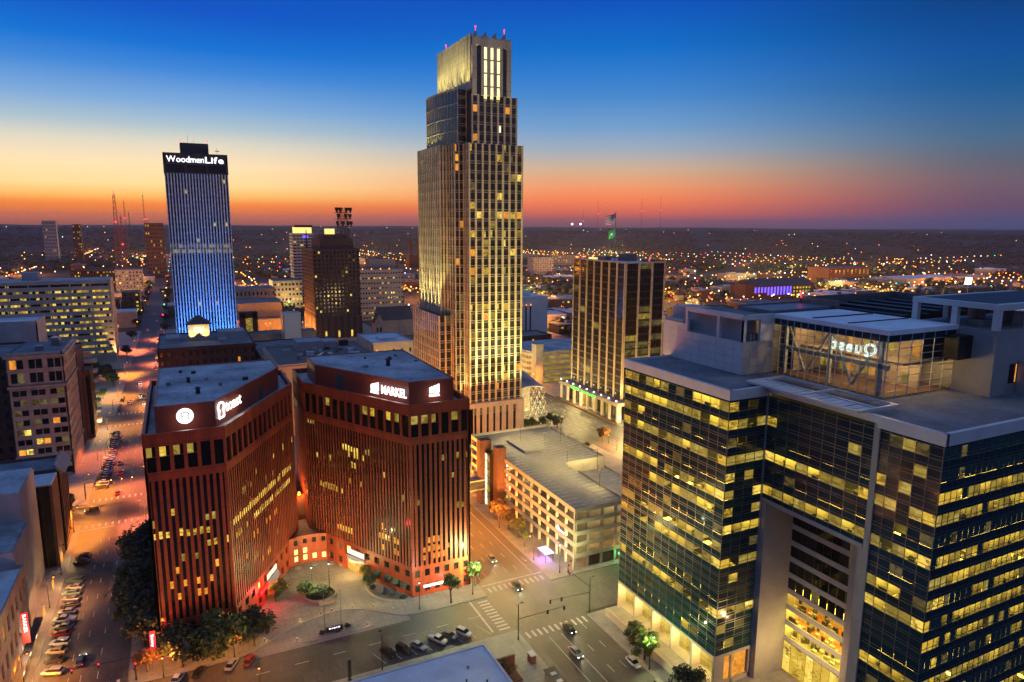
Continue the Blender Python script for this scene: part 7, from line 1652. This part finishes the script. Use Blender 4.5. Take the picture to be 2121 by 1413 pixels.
for k in range(26):                          # blocks between the bank tower and the viaduct
    x, y = rng.uniform(350, 700), rng.uniform(240, 640)
    if abs(y-(670-(x-500)*.23)) < 45: continue
    far_block(x, y, rng.uniform(22, 55), rng.uniform(18, 36), rng.uniform(6, 18), rng.randrange(6), 'low flat-roofed building in the dusky far city', 'far low buildings', .4, 0)
# radio masts
def mast(x, y, h, w, label, lit):
    t = thing('radio_mast', label, 'radio mast', base=(x, y)); m = MB(); z0 = 0
    for sx, sy in ((-1, -1), (1, -1), (1, 1), (-1, 1)): m.tube((x+sx*w, y+sy*w, z0), (x+sx*w*.25, y+sy*w*.25, h), .22*w**.5, 4)
    k = 14
    for i in range(k):
        za, zb = h*i/k, h*(i+1)/k; wa, wb = w*(1-.75*i/k), w*(1-.75*(i+1)/k); m.tube((x-wa, y-wa, za), (x+wb, y-wb, zb), .16*w**.5, 3); m.tube((x+wa, y-wa, za), (x-wb, y-wb, zb), .16*w**.5, 3)
    m.cyl(x, y, h, h+8, .25, 4); m.build('lattice', 'radio_red' if lit else 'metal_dark', t)
    for f in lit: MB().ball(x, y-w, h*f, 1.5 if f > .9 else 1.9, 6, 4).build('beacon', 'beacon', t)
P('radio_red', (.4, .07, .03), var=.3)
mast(-112, 1700, 166, 6.5, 'widest red lattice radio mast on the left skyline', (.99, .65)); mast(-104, 1720, 120, 4, 'shorter lattice mast right against the widest radio mast', (.5,)); mast(-139, 2500, 172, 3.0, 'slim radio mast second from the left on the skyline', (.7,)); mast(-128, 2500, 138, 3.0, 'short radio mast beside the slim one', ()); mast(-85, 2500, 196, 2.6, 'tall thin radio mast left of the blue-lit tower', (.6,)); mast(-78, 2500, 120, 2.4, 'short mast beside the tall thin radio mast', (.99,))
for i, (a, h) in enumerate(((33.0, 230), (36.5, 250), (38.0, 255), (31.8, 180))):
    x, y = polar(3600, rad(a)); t = thing('radio_mast', ['thin far radio mast nearest the striped flag', 'tall hair-thin mast right of the flag', 'hair-thin mast farthest right of the flag', 'short far mast with a red lamp left of the flag'][i], 'radio mast', base=(x, y)); MB().cyl(x, y, 0, h, .9, 4, .5).build('lattice', 'metal_dark', t); MB().ball(x, y-2, h*.72, 2.2, 6, 4).build('beacon', 'beacon', t)
# far street lamps: the 290 nearest are things, the rest one scatter
LM = {}
for k, b_ in (('orange', 'bulb_orange'), ('warm', 'bulb_warm'), ('white', 'bulb_white'), ('green', 'bulb_green'), ('red', 'sig_red')):
    LM[k] = [MB().cyl(0, 0, 0, 8, .16, 5, m=0).ball(0, 0, 8.3, r_, 6, 4, m=1).mesh('far_lamp', ['metal_dark', b_]) for r_ in (.6, .95)]
pts = []
while len(pts) < 620:
    d = 660*(9.0**(rng.random()**1.25)); a = rad(-13+78*rng.random()); x, y = polar(d, a)
    if not clear(x, y): continue
    dens = math.sin(x*.004+.6)*math.cos(y*.0035+1.1)+.6*math.sin(x*.011+y*.008)
    if d > 2600 and rng.random() < .55: continue
    if dens < rng.uniform(-1.2, .6): continue
    pts.append((d, x, y))
FARGLOW = []
for k in range(105):                      # lamps in lines along the far streets
    d = 700*(3.6**rng.random()); a = rad(-12+76*rng.random()); x0, y0 = polar(d, a); along = rng.random() < .5; st_ = rng.uniform(26, 40)
    nl_ = rng.randint(8, 22); FARGLOW.append((x0+(nl_*st_/2 if along else 0), y0+(0 if along else nl_*st_/2)))
    for j in range(nl_):
        x, y = (x0+j*st_, y0+rng.uniform(-2, 2)) if along else (x0+rng.uniform(-2, 2), y0+j*st_)
        if clear(x, y): pts.append((math.hypot(x, y), x, y))
pts.sort()
rest = MB()
for i, (d, x, y) in enumerate(pts):
    z = max(0, hillh(x, y)) if d > 1900 else 0; k = pick(rng, [('orange', .5), ('warm', .28), ('white', .15), ('green', .03), ('red', .04)])
    if i < 285:
        o = link('street_lamp', LM[k][rng.random() < .3]); o.location = (x, y, z); nm = dict(orange='orange', warm='warm yellow', white='white', green='greenish', red='red')[k]
        tag(o, f'far {nm} lamp glowing among the trees and houses', 'street lamp', f'far {nm} lamps')
    else: rest.cyl(x, y, z, z+8, .2, 4, m=0); rest.ball(x, y, z+8.6, .85+d/3600, 6, 4, m=1+('orange', 'warm', 'white', 'green', 'red').index(k))
o = rest.build('distant_lamps', ['metal_dark', 'bulb_orange', 'bulb_warm', 'bulb_white', 'bulb_green', 'sig_red']); o['kind'] = 'stuff'; o['label'] = 'scatter of tiny lamps across the far hillsides'; o['category'] = 'lamps'
# lamps down the far left street
for i in range(30):
    y = 770+i*48+i*i*1.2; o = link('street_lamp', LM[('orange', 'red', 'warm', 'green', 'orange')[i % 5]][i % 2]); o.location = (-18 if i % 2 else -40, y, 0); tag(o, 'lamp or signal glowing along the far end of the left street', 'street lamp', 'lights along the far left street')
# pools of lamp light in the far town
for x, y, e, c in ((760, 640, 40000, ORA), (560, 640, 30000, ORA), (-190, 800, 40000, ORA), (-120, 760, 26000, ORA), (900, 900, 60000, YEL), (1050, 980, 60000, YEL), (250, 620, 16000, YEL), (330, 600, 16000, ORA), (600, 700, 26000, YEL), (116, 842, 7000, YEL), (1000, 700, 50000, ORA), (1250, 760, 60000, ORA), (700, 1130, 30000, YEL), (60, 930, 26000, YEL), (-260, 950, 40000, ORA), (420, 760, 26000, ORA), (470, 900, 40000, YEL), (640, 800, 40000, ORA), (820, 1150, 60000, ORA), (1150, 1150, 60000, YEL), (560, 1050, 40000, ORA), (330, 880, 26000, ORA), (200, 980, 40000, ORA), (-80, 1020, 40000, ORA), (-320, 1250, 60000, ORA), (1400, 900, 60000, ORA), (1000, 1400, 60000, ORA), (300, 1300, 60000, ORA), (1350, 1200, 60000, YEL), (430, 520, 14000, ORA), (540, 430, 14000, YEL), (640, 520, 18000, ORA)):
    t = thing('area_lamp', 'tall area lamp lighting a far yard', 'street lamp', 'tall area lamps', base=(x, y)); MB().cyl(x, y, 0, 14, .25, 6, .15).ball(x, y, 14.4, 1.0, 8, 5, m=1).build('post', ['metal_dark', 'bulb_warm'], t); light('POINT', 'lamp_light', (x, y, 15.6), e, c, t, radius=1.0)
for k, (x, y) in enumerate(FARGLOW[:64]):      # the lit stretches of those streets
    if not clear(x, y): continue
    d = math.hypot(x, y); t = thing('area_lamp', 'tall area lamp lighting a far yard', 'street lamp', 'tall area lamps', base=(x, y, max(0, hillh(x, y)) if d > 1900 else 0)); zb_ = max(0, hillh(x, y)) if d > 1900 else 0
    MB().cyl(x, y, zb_, zb_+14, .25, 6, .15).ball(x, y, zb_+14.4, 1.0, 8, 5, m=1).build('post', ['metal_dark', 'bulb_warm'], t); light('POINT', 'lamp_light', (x, y, zb_+16), 16000*(d/700)**1.4, (ORA, ORA, YEL)[k % 3], t, radius=1.0)
# stadium floodlights on the right
for i, (x, y, h, r_) in enumerate(((860, 503, 38, 5.0), (655, 460, 36, 1.5))):
    t = thing('floodlight_mast', ['blazing white stadium floodlight on the right skyline', 'smaller white floodlight mast left of the stadium light'][i], 'floodlight', base=(x, y)); MB().cyl(x, y, 0, h, .5, 6, .35).build('mast', 'metal_dark', t); MB().box(x-r_, x+r_, y-.8, y+.8, h, h+r_*1.5).build('lamp_bank', 'bulb_flood', t); light('POINT', 'lamp_light', (x, y-2, h+2), 16000 if i == 0 else 5000, (1, .92, .8), t, radius=2)
for i, a in enumerate((30.9, 31.6)):
    x, y = polar(3000, rad(a)); o = MB().cyl(x, y, hillh(x, y), 108, .8, 5).ball(x, y, 112, 3.4, 8, 5, m=1).build('hill_floodlight', ['metal_dark', 'bulb_flood']); tag(o, ['bright far lamp on the hilltop, left of a pair', 'bright far lamp on the hilltop, right of a pair'][i], 'floodlight')
# ------------------------------------------------------------------ evening haze: one closed box of thin air round everything
hz = MB().box(-9600, 15900, -700, 16100, -4, 275).mesh('haze', ['glass_clear']); hz.materials.clear()
hmat = bpy.data.materials.new('haze'); hmat.use_nodes = True; hn = hmat.node_tree; hn.nodes.clear()
pv = hn.nodes.new('ShaderNodeVolumePrincipled'); pv.inputs['Color'].default_value = (.82, .78, .84, 1); pv.inputs['Density'].default_value = 3.9e-5; pv.inputs['Anisotropy'].default_value = .2
ou = hn.nodes.new('ShaderNodeOutputMaterial'); hn.links.new(pv.outputs[0], ou.inputs['Volume']); hz.materials.append(hmat)
ho_ = link('haze', hz); ho_['kind'] = 'stuff'
